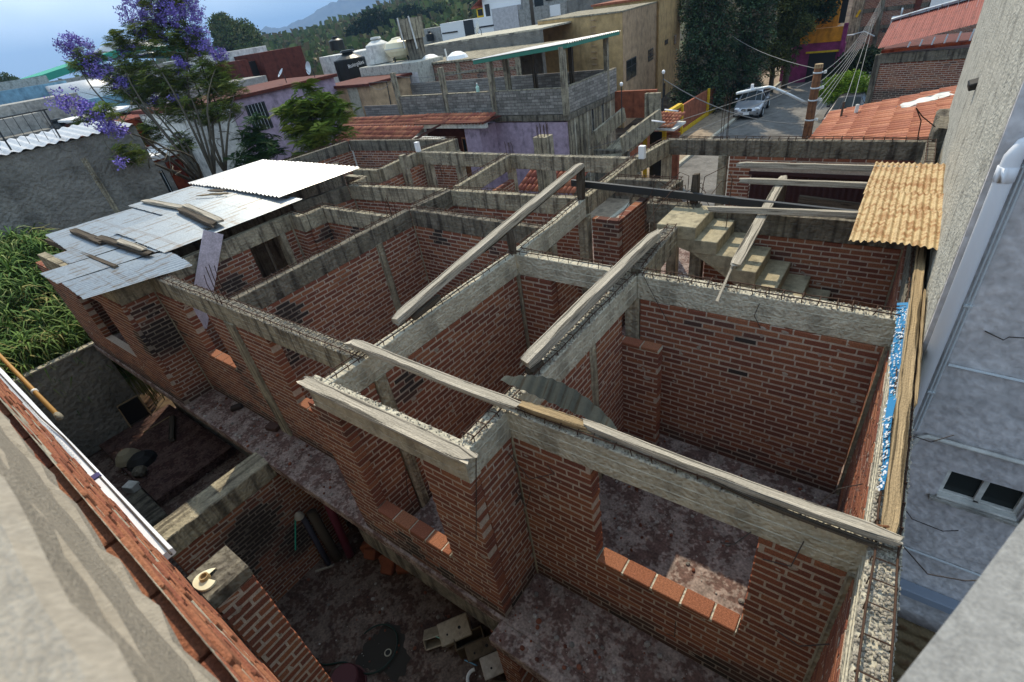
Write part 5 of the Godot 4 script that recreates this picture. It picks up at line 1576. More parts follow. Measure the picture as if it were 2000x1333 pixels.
func car(label: String, at: Vector3, yaw: float, paint_mat: Material) -> Node3D:
	var c := thing("parked_car", label, "car", at)
	c.rotation.y = yaw
	# stations along the car from nose (x = 0) to tail: [x, half width, sill height, belt height, roof height, roof half width]
	var L := [[0.0, 0.62, 0.32, 0.58, 0.58, 0.55], [0.12, 0.76, 0.24, 0.68, 0.69, 0.60], [0.5, 0.84, 0.22, 0.78, 0.80, 0.66], [1.2, 0.86, 0.22, 0.90, 0.93, 0.68], [1.95, 0.86, 0.22, 0.94, 1.42, 0.56], [2.5, 0.86, 0.22, 0.95, 1.50, 0.57], [3.2, 0.86, 0.22, 0.96, 1.44, 0.56], [3.9, 0.84, 0.24, 0.97, 1.02, 0.66], [4.3, 0.78, 0.30, 0.90, 0.92, 0.62], [4.42, 0.68, 0.40, 0.70, 0.72, 0.58]]
	var s := st()
	s.set_smooth_group(0)
	var g := st()
	var ring := func(q: Array) -> Array:
		var bulge: float = q[1]
		return [Vector3(q[0], q[2], -bulge * 0.94), Vector3(q[0], (q[2] + q[3]) * 0.5, -bulge), Vector3(q[0], q[3], -bulge * 0.97), Vector3(q[0], q[4] - 0.02, -q[5]), Vector3(q[0], q[4] + 0.015, -q[5] * 0.45), Vector3(q[0], q[4] + 0.015, q[5] * 0.45), Vector3(q[0], q[4] - 0.02, q[5]), Vector3(q[0], q[3], bulge * 0.97), Vector3(q[0], (q[2] + q[3]) * 0.5, bulge), Vector3(q[0], q[2], bulge * 0.94)]
	var tw := c.transform
	for i in L.size() - 1:
		var a: Array = ring.call(L[i])
		var b: Array = ring.call(L[i + 1])
		var mid := Vector3((L[i][0] + L[i + 1][0]) * 0.5, 0.5, 0)
		for k in 10:
			var k2 := (k + 1) % 10
			quad(s, a[k], b[k], b[k2], a[k2], mid)
			# glass laid just proud of the cabin
			if i >= 3 and i <= 6 and (k == 2 or k == 6 or ((i == 3 or i == 6) and k in [3, 4, 5])):
				var e := 0.16 if k in [2, 6] else 0.08
				var cc: Vector3 = (a[k] + b[k] + a[k2] + b[k2]) * 0.25
				var nn: Vector3 = (b[k] - a[k]).cross(a[k2] - a[k]).normalized()
				if nn.dot(cc - mid) < 0.0:
					nn = -nn
				quad(g, a[k].lerp(cc, e) + nn * 0.012, b[k].lerp(cc, e) + nn * 0.012, b[k2].lerp(cc, e) + nn * 0.012, a[k2].lerp(cc, e) + nn * 0.012, mid)
	for e in [0, L.size() - 1]:
		var a: Array = ring.call(L[e])
		for k in range(1, 9):
			tri(s, a[0], a[k], a[k + 1], Vector3(2.2, 0.5, 0))
	part(c, "body", done(s), paint_mat, tw)
	part(c, "window_glass", done(g), M.glass, tw)
	for x in [0.85, 3.5]:
		for z in [-0.80, 0.80]:
			var wb := Basis.from_euler(Vector3(PI * 0.5, 0, 0))
			var w := part(c, "wheel", lathe(Vector3(x, 0.31, z), [[0.19, 0.10], [0.28, 0.10], [0.31, 0.07], [0.31, -0.07], [0.28, -0.10], [0.19, -0.10]], 20, wb), M.rubber, tw)
			part(w, "rim", lathe(Vector3(x, 0.31, z), [[0.0, 0.095], [0.19, 0.105], [0.2, 0.0], [0.19, -0.105], [0.0, -0.095]], 16, wb), M.lamp_grey, tw)
	for z in [-0.6, 0.6]:
		part(c, "headlight", box_mesh(Vector3(0.16, 0.66, z), Vector3(0.26, 0.13, 0.28), 0.05, Basis(Vector3.UP, signf(z) * 0.5)), M.white_clean, tw)
		part(c, "tail_light", box_mesh(Vector3(4.36, 0.78, z), Vector3(0.12, 0.16, 0.24), 0.03), mat(lin(0.4, 0.02, 0.02), 0.3), tw)
		part(c, "mirror", box_mesh(Vector3(1.75, 0.98, z * 1.58), Vector3(0.12, 0.12, 0.18), 0.04), paint_mat, tw)
		part(c, "fog_light_recess", box_mesh(Vector3(0.06, 0.40, z), Vector3(0.1, 0.09, 0.2), 0.02), M.black, tw)
	part(c, "grille", box_mesh(Vector3(0.02, 0.60, 0), Vector3(0.08, 0.16, 0.66), 0.03), M.black, tw)
	part(c, "badge", lathe(Vector3(-0.025, 0.61, 0), [[0.0, 0.01], [0.05, 0.01], [0.06, 0.0]], 14, Basis.from_euler(Vector3(0, 0, PI * 0.5))), M.lamp_grey, tw)
	part(c, "number_plate", box_mesh(Vector3(-0.03, 0.40, 0), Vector3(0.02, 0.14, 0.36), 0.004), M.white_clean, tw)
	part(c, "lower_grille", box_mesh(Vector3(0.02, 0.30, 0), Vector3(0.06, 0.10, 0.9), 0.02), M.black, tw)
	return c


func build_street() -> void:
	setting("road", span(-9.6, -2.4, -2.66, -2.64, -95.0, -12.2), M.asphalt)
	setting("pavement", span(-11.6, -9.6, -2.66, -2.52, -60.0, -12.2, 0.01), mat(lin(0.34, 0.27, 0.2), 0.95, 0, T.plaster, 0.3))
	setting("kerb", span(-9.62, -9.44, -2.66, -2.50, -60.0, -12.2, 0.01), M.concrete_pale)
	setting("pavement", span(-2.4, 3.0, -2.66, -2.52, -60.0, -12.2, 0.01), M.asphalt)
	# beige building, turned with the street
	var d1 := Vector3(-0.9148, 0, -0.4039)
	var d2 := Vector3(-0.1476, 0, -0.9890)
	var b := thing("beige_building", "two storey ochre building with dark windows and rungs on its wall", "building", Vector3(-17.0, -2.65, -38.0))
	var c := Vector3(-16.5, 0, -35.0)
	var prism := func(o: Vector3, la: float, lb: float, y0: float, y1: float) -> ArrayMesh:
		var s := st()
		var p := [o, o + d1 * la, o + d1 * la + d2 * lb, o + d2 * lb]
		var mid: Vector3 = (p[0] + p[2]) * 0.5 + Vector3(0, (y0 + y1) * 0.5, 0)
		for i in 4:
			var e: Vector3 = p[i]
			var f: Vector3 = p[(i + 1) % 4]
			quad(s, e + Vector3(0, y0, 0), f + Vector3(0, y0, 0), f + Vector3(0, y1, 0), e + Vector3(0, y1, 0), mid)
		for y in [y0, y1]:
			quad(s, p[0] + Vector3(0, y, 0), p[1] + Vector3(0, y, 0), p[2] + Vector3(0, y, 0), p[3] + Vector3(0, y, 0), mid)
		return done(s)
	part(b, "front_block", prism.call(c, 9.9, 9.0, -2.65, 4.33), M.beige)
	part(b, "pink_face", prism.call(c - d1 * 0.03 + d2 * 0.02, 0.05, 8.96, -2.65, 4.33), M.beige_pink)
	part(b, "rear_block", prism.call(c + d2 * 9.0 - d1 * 0.25, 8.0, 8.0, -2.65, 4.6), M.beige)
	part(b, "roof_coping", prism.call(c + d2 * 9.0 - d1 * 0.45 - d2 * 0.2, 8.4, 8.4, 4.6, 4.75), M.terracotta)
	part(b, "roof_coping", prism.call(c - d1 * 0.05 - d2 * 0.05, 10.0, 9.0, 4.33, 4.42), M.concrete)
	part(b, "stained_gable", prism.call(c + d1 * 9.9 - d2 * 0.1, 3.0, 6.0, -2.65, 2.4), M.beige_pink)
	var face := func(u0: float, u1: float, y0: float, y1: float, called: String) -> void:
		var s := st()
		var q := c - d1 * 0.05
		var mid := c + d1 * 3.0
		var e := 0.0
		var w := part(b, called, prism.call(q + d2 * u0, 0.06, u1 - u0, y0, y1), M.black_steel)
		part(w, "pane", prism.call(q + d2 * (u0 + 0.06) - d1 * 0.008, 0.06, u1 - u0 - 0.12, y0 + 0.07, y1 - 0.07), M.glass)
		part(w, "glazing_bar", prism.call(q + d2 * ((u0 + u1) * 0.5 - 0.03) - d1 * 0.02, 0.06, 0.06, y0 + 0.07, y1 - 0.07), M.black_steel)
		part(w, "glazing_bar", prism.call(q + d2 * u0 - d1 * 0.022, 0.06, u1 - u0, y1 - 0.5, y1 - 0.45), M.black_steel)
	face.call(0.7, 3.2, 0.25, 1.5, "window")
	face.call(6.45, 8.05, 0.65, 1.45, "window")
	face.call(7.1, 8.7, -2.65, -2.25 + 0.0, "door")
	part(b, "window", prism.call(c + d2 * 11.1 - d1 * 0.30, 0.06, 1.2, 1.25, 1.6), M.glass)
	part(b, "window", prism.call(c + d2 * 14.6 - d1 * 0.30, 0.06, 0.9, 0.9, 1.6), M.glass)
	part(b, "tall_window", prism.call(c + d2 * 11.0 - d1 * 0.30, 0.06, 0.7, -3.0, -1.6), M.glass)
	for i in 9:
		part(b, "rung", prism.call(c + d1 * 2.7 - d2 * 0.12, 0.55, 0.05, 1.0 + i * 0.38, 1.05 + i * 0.38), M.beige_pink)
	# yellow trimmed garden wall along the pavement
	var gw := thing("garden_wall", "reddish garden wall with bright yellow coping and posts along the street", "wall", Vector3(-11.7, -2.65, -31.0))
	part(gw, "wall_panel", span(-11.85, -11.7, -2.65, -0.9, -45.0, -25.0), M.terracotta)
	part(gw, "yellow_coping", span(-11.9, -11.64, -0.9, -0.72, -33.0, -27.2, 0.01), M.yellow)
	part(gw, "yellow_plinth", span(-11.69, -11.62, -2.65, -2.3, -45.0, -28.0), M.yellow)
	for z in [-25.2, -27.3, -29.6, -33.0, -38.0]:
		part(gw, "yellow_post", span(-11.68, -11.55, -2.65, -0.8, z, z + 0.16), M.yellow)
	var gate := thing("tiled_gateway", "small red tiled roof over a yellow framed gate beside the landing", "gateway", Vector3(-9.6, -2.65, -24.5))
	tiles(gate, "tile_field", Vector3(-10.35, 0.10, -23.5), Vector3(1.75, -0.08, 0), Vector3(0.1, 0.34, -1.5), 0.16, 0.3, [Color(0.5, 0.18, 0.09), Color(0.42, 0.14, 0.08), Color(0.56, 0.24, 0.13)])
	part(gate, "white_soffit", bar_mesh(Vector3(-10.4, 0.05, -24.2), Vector3(-8.6, -0.02, -24.2), 1.5, 0.1, 2.0, 0.0), M.white)
	for x in [-10.3, -9.35]:
		part(gate, "yellow_post", span(x, x + 0.16, -2.65, 0.0, -24.1, -23.95), M.yellow)
	part(gate, "dark_gate", span(-10.1, -9.4, -2.65, -0.3, -24.4, -24.3), M.black)
	part(gate, "gate_wall", span(-9.2, -8.6, -2.65, -0.3, -24.3, -24.1), M.terracotta)
	# landing of grey concrete with an outside stair, between the block house and the gate
	var la := thing("outside_stair", "unfinished grey concrete stair and landing beside the block house", "stair", Vector3(-10.2, -2.65, -21.5))
	part(la, "brick_screen", span(-12.0, -9.9, 0.3, 1.5, -24.7, -24.5), M.terracotta)
	part(la, "landing_wall", span(-10.0, -9.3, 0.3, 1.55, -23.6, -23.4, 0.01), M.concrete)
	part(la, "parapet", bar_mesh(Vector3(-9.15, 0.62, -23.2), Vector3(-9.9, 0.0, -20.8), 0.14, 0.7, 0.4, 0.004), M.concrete)
	part(la, "parapet", bar_mesh(Vector3(-10.9, 0.75, -23.2), Vector3(-11.4, 0.2, -21.2), 0.14, 0.6, 0.4, 0.004), M.concrete)
	part(la, "stair_flight", bar_mesh(Vector3(-10.0, 0.1, -23.3), Vector3(-10.7, -0.7, -20.9), 1.2, 0.2, 0.4, 0.004), M.concrete)
	part(la, "base_wall", span(-11.5, -9.8, -2.65, -0.35, -21.4, -21.2), M.concrete_dark)
	for e in [[-10.55, 0.3, -22.2, 2.1], [-9.15, 0.8, -23.4, 2.3]]:
		var lp := thing("globe_post", ["thin post with a small bulb above the outside stair", "taller thin post with a white globe by the outside stair"][0 if e[0] < -10 else 1], "lamp post", Vector3(e[0], e[1], e[2]))
		part(lp, "post", tube_mesh([Vector3(e[0], e[1], e[2]), Vector3(e[0], e[3], e[2])], 0.022, 6), M.black_steel)
		part(lp, "globe", lathe(Vector3(e[0], e[3], e[2]), [[0.0, 0.16], [0.06, 0.13], [0.075, 0.07], [0.05, 0.0], [0.0, -0.01]], 12), M.white_clean)
	# pole with the street lamp
	var pl := thing("utility_pole", "red brown concrete utility pole standing in front of the orange tile roof", "utility pole", Vector3(-3.45, -2.65, -25.0))
	part(pl, "shaft", tube_mesh([Vector3(-3.45, -2.65, -25.0), Vector3(-3.47, 2.06, -25.0)], 0.20, 10, 0.15), M.pole)
	part(pl, "pole_cap", lathe(Vector3(-3.47, 2.06, -25.0), [[0.0, 0.02], [0.15, 0.02], [0.155, -0.12]], 10), M.wood_tan)
	for y in [1.75, 1.2, 0.75, 0.0]:
		part(pl, "band", tube_mesh([Vector3(-3.46, y, -25.0), Vector3(-3.46, y + 0.05, -25.0)], 0.185, 10), M.lamp_grey)
		part(pl, "insulator", box_mesh(Vector3(-3.2, y + 0.05, -24.9), Vector3(0.1, 0.12, 0.1), 0.02), M.white)
	var sl := thing("street_lamp", "pale street lamp on a long bent arm fixed to the red brown pole", "street lamp", Vector3(-3.6, 0.6, -25.0))
	part(sl, "arm", tube_mesh([Vector3(-3.6, 0.62, -25.0), Vector3(-4.4, 1.02, -25.0), Vector3(-5.05, 1.30, -25.0), Vector3(-5.2, 1.33, -25.0), Vector3(-5.75, 1.26, -25.0)], 0.055, 8), M.lamp_grey)
	part(sl, "lamp_head", bar_mesh(Vector3(-5.7, 1.27, -25.0), Vector3(-6.45, 1.13, -25.0), 0.26, 0.10, 0.15, 0.004, 0.03), M.lamp_grey)
	part(sl, "photocell", lathe(Vector3(-5.85, 1.30, -25.0), [[0.0, 0.17], [0.06, 0.17], [0.065, 0.0]], 10), M.white_clean)
	var P := Vector3(-3.45, 1.75, -25.0)
	wire("upper wire from the pole to the left past the cypresses", curve(P, Vector3(-14.0, -1.0, -22.0), 0.1, 14))
	wire("second wire from the pole down left over the street", curve(P + Vector3(0, -0.2, 0), Vector3(-13.0, -1.7, -20.0), 0.1, 14))
	wire("thin wire from the middle of the pole across the parked car", curve(Vector3(-3.5, 0.8, -25), Vector3(-13.2, -1.9, -20.5), 0.1, 14), 0.01)
	wire("pale drooping cable from the beige building to the pole foot", curve(Vector3(-9.15, 2.1, -23.4), Vector3(-3.6, -0.15, -25.0), 0.45, 16), 0.02)
	wire("wire strung from the pole toward the dark bushy tree", curve(Vector3(-3.5, 1.9, -25), Vector3(-16.0, 3.0, -50.0), 0.6, 12), 0.012)
	for i in 6:
		wire(["lowest", "second", "third", "fourth", "fifth", "topmost"][i] + " of the fan of cables rising right to the brick block's transformer", curve(Vector3(-3.35, 1.75 - i * 0.34, -25.0), Vector3(-4.1 + i * 0.04, 2.1 - i * 0.12, -54.0), 0.7 - i * 0.07, 16), 0.012)
	wire("loose cable hanging from the fan down to the orange tile roof", curve(Vector3(-4.2, 1.3, -52.0), Vector3(-1.7, 1.2, -16.5), 0.35, 14), 0.012)
	wire("second loose cable reaching the little post on the tile roof", curve(Vector3(-4.1, 1.2, -52.0), Vector3(-1.4, 1.45, -16.8), 0.3, 14), 0.012)
	# orange tile roof right behind the house
	var r := thing("orange_tile_roof", "orange clay tile roof with a torn pale patch beside the grey house", "roof", Vector3(-0.8, 0, -16.8))
	tiles(r, "roof_tile", Vector3(-2.15, 1.36, -19.6), Vector3(-0.0, 0.0, 5.2), Vector3(3.1, 0.66, 0), 0.235, 0.44, [Color.WHITE], true)
	part(r, "roof_deck", box_mesh(Vector3(-0.65, 1.62, -17.0), Vector3(3.1, 0.05, 5.2), 0.0, Basis(Vector3.BACK, 0.21)), M.terracotta)
	part(r, "side_wall", span(-2.0, 0.9, -2.65, 1.3, -19.5, -14.5), M.terracotta)
	lone("torn_sheet", bar_mesh(Vector3(-0.35, 1.86, -18.1), Vector3(0.65, 2.09, -18.5), 0.45, 0.03, 0.12, 0.02, 0.004, 0.1), M.white, "torn pale plastic sheet lying on the orange tile roof", "sheet")
	var rp := thing("roof_post", "two small posts at the left edge of the orange tile roof", "post", Vector3(-1.6, 1.3, -18.0))
	part(rp, "grey_post", tube_mesh([Vector3(-1.75, 1.3, -18.5), Vector3(-1.75, 1.95, -18.5)], 0.03, 6), M.wood_dark)
	part(rp, "white_stub", tube_mesh([Vector3(-1.4, 1.4, -18.6), Vector3(-1.4, 1.85, -18.6)], 0.05, 8), M.white)
	lone("bent_bar_loop", tube_mesh([Vector3(0.15, 2.55, -11.9), Vector3(0.12, 2.9, -11.9), Vector3(0.0, 3.1, -11.95), Vector3(0.12, 2.95, -12.0), Vector3(0.35, 2.75, -12.1)], 0.01, 5), M.rebar, "bent dark bar at the rear corner in front of the orange tiles", "bar")
	# brick house with the red sheet roof
	var h := thing("brick_side_house", "brick house with a pinkish red sheet roof behind the orange tiles", "house", Vector3(0.0, -2.65, -32.0))
	brick_wall(h, "brick_wall", Vector2(-1.75, -30.0), Vector2(1.6, -30.0), -2.65, 1.25, [], 0.2, 0)
	part(h, "ring_beam", span(-1.85, 1.6, 1.25, 1.62, -30.12, -29.86, 0.01), M.concrete_dark)
	part(h, "corner_post", span(-2.0, -1.75, -2.65, 1.6, -30.1, -29.85, 0.01), M.concrete_dark)
	part(h, "house_body", span(-1.9, 4.0, -2.65, 1.5, -36.0, -30.15), M.red_brown)
	for i in 11:
		part(h, "roof_panel", sheet_mesh(Vector3(-1.98 + i * 0.33, 1.86 + i * 0.065, -29.8), Vector3(0.12, 0.72, -3.4), Vector3(0.322, 0.065, 0), 0.08, 0.01), M.red_sheet)
	part(h, "ridge_flashing", bar_mesh(Vector3(-1.9, 2.62, -33.2), Vector3(1.9, 3.4, -33.2), 0.5, 0.10, 0.5, 0.01), M.zinc)
	part(h, "lower_red_edge", bar_mesh(Vector3(-1.8, 1.74, -29.85), Vector3(1.5, 1.86, -29.85), 0.3, 0.12, 0.4, 0.01), M.rust_red)
	for i in 6:
		part(h, "strut", tube_mesh([Vector3(-0.9 + i * 0.4, 1.8, -29.8), Vector3(-0.85 + i * 0.4, 2.02 + i * 0.06, -29.8)], 0.03, 5), M.lamp_grey)
	# tall brick block further up with the transformer
	var fb := thing("far_brick_block", "tall bare brick block with concrete bands behind the transformer", "building", Vector3(-1.0, -2.65, -57.0))
	brick_wall(fb, "brick_wall", Vector2(-5.4, -55.0), Vector2(3.0, -55.0), -2.65, 3.6, [], 0.2, 0)
	part(fb, "block_body", span(-5.3, 3.0, -2.65, 3.6, -62.0, -55.15), M.red_brown)
	part(fb, "corner_column", span(-6.0, -5.2, -2.65, 3.7, -55.3, -54.6, 0.02), M.concrete)
	for y in [0.1, 1.3]:
		part(fb, "floor_band", span(-5.2, 3.0, y, y + 0.28, -54.95, -54.85, 0.01), M.concrete_dark)
	part(fb, "wall_pier", span(-1.9, -1.5, -2.65, 3.6, -55.0, -54.82, 0.01), M.red_brown)
	part(fb, "white_banner", span(-0.95, 2.2, 0.95, 1.9, -54.9, -54.8), M.white_clean)
	part(fb, "yellow_sign", box_mesh(Vector3(-5.45, 1.35, -54.5), Vector3(0.16, 0.5, 0.05), 0.0, Basis(Vector3.BACK, -0.4)), M.yellow)
	var tr := thing("transformer", "pale grey transformer box on a bracket in front of the brick block", "transformer", Vector3(-2.7, 0.2, -53.5))
	part(tr, "tank_box", span(-3.1, -2.35, 0.15, 1.0, -53.8, -53.2, 0.05), M.lamp_grey)
	part(tr, "bushing", tube_mesh([Vector3(-2.55, 1.0, -53.5), Vector3(-2.55, 1.5, -53.5)], 0.06, 8), M.lamp_grey)
	part(tr, "bracket", span(-3.5, -2.0, 0.05, 0.14, -53.9, -53.1), M.black_steel)
	part(tr, "support_pole", tube_mesh([Vector3(-3.9, -2.65, -54.0), Vector3(-3.95, 3.4, -54.0)], 0.17, 8), M.concrete_dark)
	var sl2 := thing("far_street_lamp", "small pale street lamp arm in front of the far brick block", "street lamp", Vector3(-4.6, 0.0, -53.8))
	part(sl2, "arm", tube_mesh([Vector3(-3.95, -0.25, -53.8), Vector3(-4.7, 0.15, -53.8), Vector3(-5.5, 0.0, -53.8)], 0.04, 6), M.lamp_grey)
	part(sl2, "lamp_head", box_mesh(Vector3(-5.6, -0.02, -53.8), Vector3(0.5, 0.08, 0.2), 0.02), M.lamp_grey)
	# yellow and magenta building at the end of the street
	var yb := thing("yellow_building", "bright orange and magenta building with a dark doorway at the street's end", "building", Vector3(-7.5, -2.65, -51.0))
	var k := 0.663
	for q in [["lower_wall", -14.5, -8.4, -7.0, -3.2, -78.0, -75.0, M.magenta], ["magenta_band", -13.5, -8.2, -3.55, -2.7, -75.1, -74.8, M.magenta], ["orange_band", -14.5, -8.5, -2.7, -1.3, -75.2, -74.7, M.orange], ["upper_wall", -14.5, -9.4, -1.3, 4.0, -78.0, -75.4, M.orange], ["magenta_pier", -8.6, -8.2, -7.0, -1.0, -75.1, -74.6, M.magenta], ["yellow_lintel", -12.0, -8.6, -3.75, -3.55, -74.95, -74.8, M.yellow], ["dark_doorway", -11.6, -8.9, -7.0, -3.8, -75.0, -74.85, M.black], ["upper_window", -9.3, -8.7, -1.0, 2.0, -75.5, -75.35, M.black]]:
		part(yb, q[0], span(q[1] * k, q[2] * k, 1.88 + q[3] * k, 1.88 + q[4] * k, q[5] * k, q[6] * k), q[7])
	car("silver saloon car parked nose towards the camera under the cypresses", Vector3(-8.85, -2.64, -37.0), 1.66, M.silver)
	car("dark hatchback partly hidden behind the utility pole and tile roof", Vector3(-3.3, -2.64, -34.0), 1.5, mat(lin(0.03, 0.03, 0.035), 0.25, 0.3))


# ---------- the town to the left ----------

func block(called: String, label: String, cat: String, x0: float, x1: float, y0: float, y1: float, z0: float, z1: float, m: Material, group := "") -> Node3D:
	var t := thing(called, label, cat, Vector3((x0 + x1) * 0.5, y0, (z0 + z1) * 0.5), group)
	part(t, "wall", span(x0, x1, y0, y1, z0, z1, 0.02), m)
	return t


func water_tank(label: String, at: Vector3, r: float, h: float, m: Material, word := "") -> Node3D:
	var t := thing("water_tank", label, "water tank", at)
	part(t, "tank_body", lathe(at, [[0.0, h * 1.02], [r * 0.32, h * 1.02], [r * 0.36, h * 0.96], [r * 0.96, h * 0.78], [r, h * 0.74], [r, 0.0]], 22), m)
	part(t, "tank_lid", lathe(at + Vector3(0, h * 1.0, 0), [[0.0, h * 0.09], [r * 0.4, h * 0.08], [r * 0.46, h * 0.02], [r * 0.46, -0.02]], 16), m)
	if word:
		var tm := TextMesh.new()
		var f := SystemFont.new()
		f.font_names = PackedStringArray(["Droid Serif"])
		f.font_italic = true
		tm.font = f
		tm.text = word
		tm.font_size = 24
		tm.pixel_size = 0.013
		tm.depth = 0.02
		var dir := Vector3(EYE.x - at.x, 0, EYE.z - at.z).normalized().rotated(Vector3.UP, 0.32)
		part(t, "lettering", tm, M.white_clean, Transform3D(Basis(Vector3.UP, atan2(dir.x, dir.z)).rotated(dir, 0.1), at + dir * (r + 0.01) + Vector3(0, h * 0.55, 0)))
	return t


func dish(label: String, at: Vector3, facing: Vector3, r: float) -> void:
	var t := thing("satellite_dish", label, "satellite dish", at)
	var f := facing.normalized()
	var x := f.cross(Vector3.UP).normalized()
	var b := Basis(x, f, x.cross(f))
	part(t, "reflector", lathe(at, [[0.0, 0.0], [r * 0.5, r * 0.07], [r, r * 0.26]], 18, b), M.lamp_grey)
	part(t, "mast", tube_mesh([at - f * 0.05, at - f * 0.15 - Vector3(0, r * 0.4, 0), at - Vector3(0, r * 1.5, 0) - f * 0.15], 0.025, 6), M.black_steel)
	part(t, "feed_arm", tube_mesh([at - Vector3(0, r * 0.9, 0) + f * 0.1, at + f * r * 0.95], 0.015, 5), M.black_steel)


func build_left_town() -> void:
	# long grey wall behind the reeds, with its sheet roof and railing
	var w := thing("long_grey_wall", "long stained grey plaster wall with a corrugated roof edge behind the reeds", "wall", Vector3(-21.3, -2.65, -2.0))
	part(w, "plaster_face", bar_mesh(Vector3(-21.2, 0.70, 3.0), Vector3(-21.2, 0.70, -7.05), 0.4, 6.7, 0.3, 0.015, 0.03), M.plaster_dark)
	part(w, "end_face", span(-24.0, -21.4, -2.65, 3.95, -7.05, -6.8), M.plaster_dark)
	part(w, "pale_streak", bar_mesh(Vector3(-20.992, 3.5, -5.2), Vector3(-20.992, 0.8, -5.3), 0.012, 0.16, 0.3, 0.003), M.concrete)
	part(w, "sheet_roof", sheet_mesh(Vector3(-20.9, 4.08, 3.0), Vector3(-2.6, 0.20, 0), Vector3(0, 0, -10.1), 0.3, 0.03), M.zinc_new)
	var rl := thing("roof_railing", "thin black railing on the pale sheet roof above the grey wall", "railing", Vector3(-21.6, 4.1, -3.0))
	part(rl, "top_rail", tube_mesh([Vector3(-21.6, 4.95, 1.0), Vector3(-21.6, 4.95, -5.2)], 0.02, 5), M.black_steel)
	for z in [-1.0, -2.5, -3.8, -5.1]:
		part(rl, "rail_post", tube_mesh([Vector3(-21.6, 4.1, z), Vector3(-21.6, 4.95, z)], 0.025, 5), M.black_steel)
	for i in 24:
		part(rl, "baluster", tube_mesh([Vector3(-21.6, 4.15, 0.5 - i * 0.24), Vector3(-21.6, 4.93, 0.5 - i * 0.24)], 0.008, 4), M.black_steel)
	var bd := thing("blue_disc", "blue round dish with a pale cloud mark on the sheet roof, far left edge", "dish", Vector3(-21.3, 4.45, -3.35))
	var db := Basis(Vector3(0, 0, -1), Vector3(1, 0, 0), Vector3(0, -1, 0)).rotated(Vector3.UP, -0.2)
	part(bd, "disc", lathe(Vector3(-21.3, 4.45, -3.35), [[0.0, 0.03], [0.25, 0.03], [0.27, 0.0], [0.0, -0.02]], 24, db), mat(lin(0.02, 0.22, 0.42), 0.4))
	for q in [[-0.06, 0.02, 0.07], [0.03, 0.04, 0.09], [0.10, 0.0, 0.06], [0.02, -0.03, 0.07]]:
		part(bd, "cloud_mark", lathe(Vector3(-21.3, 4.45, -3.35) + db * Vector3(q[0], 0.031, q[1]), [[0.0, 0.004], [q[2], 0.004], [q[2], 0.0]], 12, db), mat(lin(0.5, 0.68, 0.8), 0.5))
	# small house with the bright flat roof behind the jacaranda stems
	var rh := thing("red_trim_house", "low house with a glaring white flat roof and red trimmed grey front", "house", Vector3(-33.5, -2.65, -13.0))
	part(rh, "white_roof", span(-35.5, -31.3, 1.55, 1.78, -17.5, -8.5, 0.01), M.white_clean)
	part(rh, "front_wall", span(-35.0, -31.6, -2.65, 1.45, -17.3, -8.7), M.plaster)
	part(rh, "red_fascia", span(-35.3, -31.4, 1.45, 1.55, -17.4, -8.6), M.rust_red)
	part(rh, "red_door", span(-31.62, -31.52, -2.0, 1.3, -11.9, -11.1), M.rust_red)
	part(rh, "red_post", span(-31.62, -31.5, -2.65, 1.4, -14.1, -13.9), M.rust_red)
	for i in 2:
		var wn := part(rh, "barred_window", span(-31.62, -31.56, -0.6, 1.0, -10.8 - i * 2.2, -9.8 - i * 2.2), M.glass)
		for k in 6:
			part(wn, "bar", tube_mesh([Vector3(-31.5, -0.6, -10.7 - i * 2.2 + k * 0.17), Vector3(-31.5, 1.0, -10.7 - i * 2.2 + k * 0.17)], 0.015, 4), M.lamp_grey)
	part(rh, "brick_panel", span(-31.62, -31.5, -2.65, 1.3, -17.2, -14.2), M.terracotta)
	block("rust_red_shed", "rust red sheet shed glimpsed through the jacaranda stems", "shed", -40.0, -36.0, -2.65, 3.3, -17.0, -8.5, M.rust_red)
	block("pale_box_house", "pale grey box house behind the rust red shed", "house", -40.5, -37.5, -2.65, 4.0, -22.0, -17.3, M.plaster)
	var jar := water_tank("small white roof tank with a blue lid behind the jacaranda stems", Vector3(-34.2, 1.78, -15.2), 0.42, 0.62, M.white_clean)
	part(jar, "blue_lid", lathe(Vector3(-34.2, 2.44, -15.2), [[0.0, 0.2], [0.14, 0.18], [0.2, 0.0]], 12), M.blue)
	water_tank("pale round tank on the pale box house", Vector3(-37.6, 3.2, -14.6), 0.55, 1.1, M.white)
	# house further left
	block("left_grey_house", "plain grey rendered house at the photo's left edge", "house", -60.0, -51.5, -2.65, 4.0, -11.8, -3.0, M.plaster)
	block("left_grey_annex", "grey annex behind the roof railing with a black tank beside it", "house", -52.0, -49.5, -2.65, 2.95, -11.5, -7.0, M.plaster_dark)
	water_tank("black ribbed tank at the corner of the plain grey house", Vector3(-50.3, 1.5, -12.2), 0.75, 1.8, M.black_plastic)
	var lo := block("white_roof_shed", "brown shed with a glaring white slanted roof by the grey wall", "shed", -50.0, -46.5, -2.65, 3.0, -16.2, -12.4, M.red_brown)
	part(lo, "white_roof", bar_mesh(Vector3(-48.2, 3.25, -12.2), Vector3(-48.2, 3.35, -16.4), 4.2, 0.14, 1.0, 0.0), M.white_clean)
	block("brown_eave_house", "low house with a brown roof edge beside the plain grey house", "house", -62.0, -56.0, -2.65, 4.7, -16.0, -8.0, M.plaster)
	# blue houses and the teal hall in the distance
	var bh := block("blue_house", "sky blue house left of the distant barrel roof", "house", -118.0, -107.0, -2.65, 5.7, -30.0, -20.0, M.town_blue)
	part(bh, "roof_block", span(-118.0, -111.0, 5.7, 6.8, -29.0, -21.0), M.plaster)
	var bb := block("blue_barrel_hall", "sky blue hall with a pale curved sheet roof in the distance", "hall", -112.0, -101.0, -2.65, 2.9, -36.0, -27.0, M.town_blue)
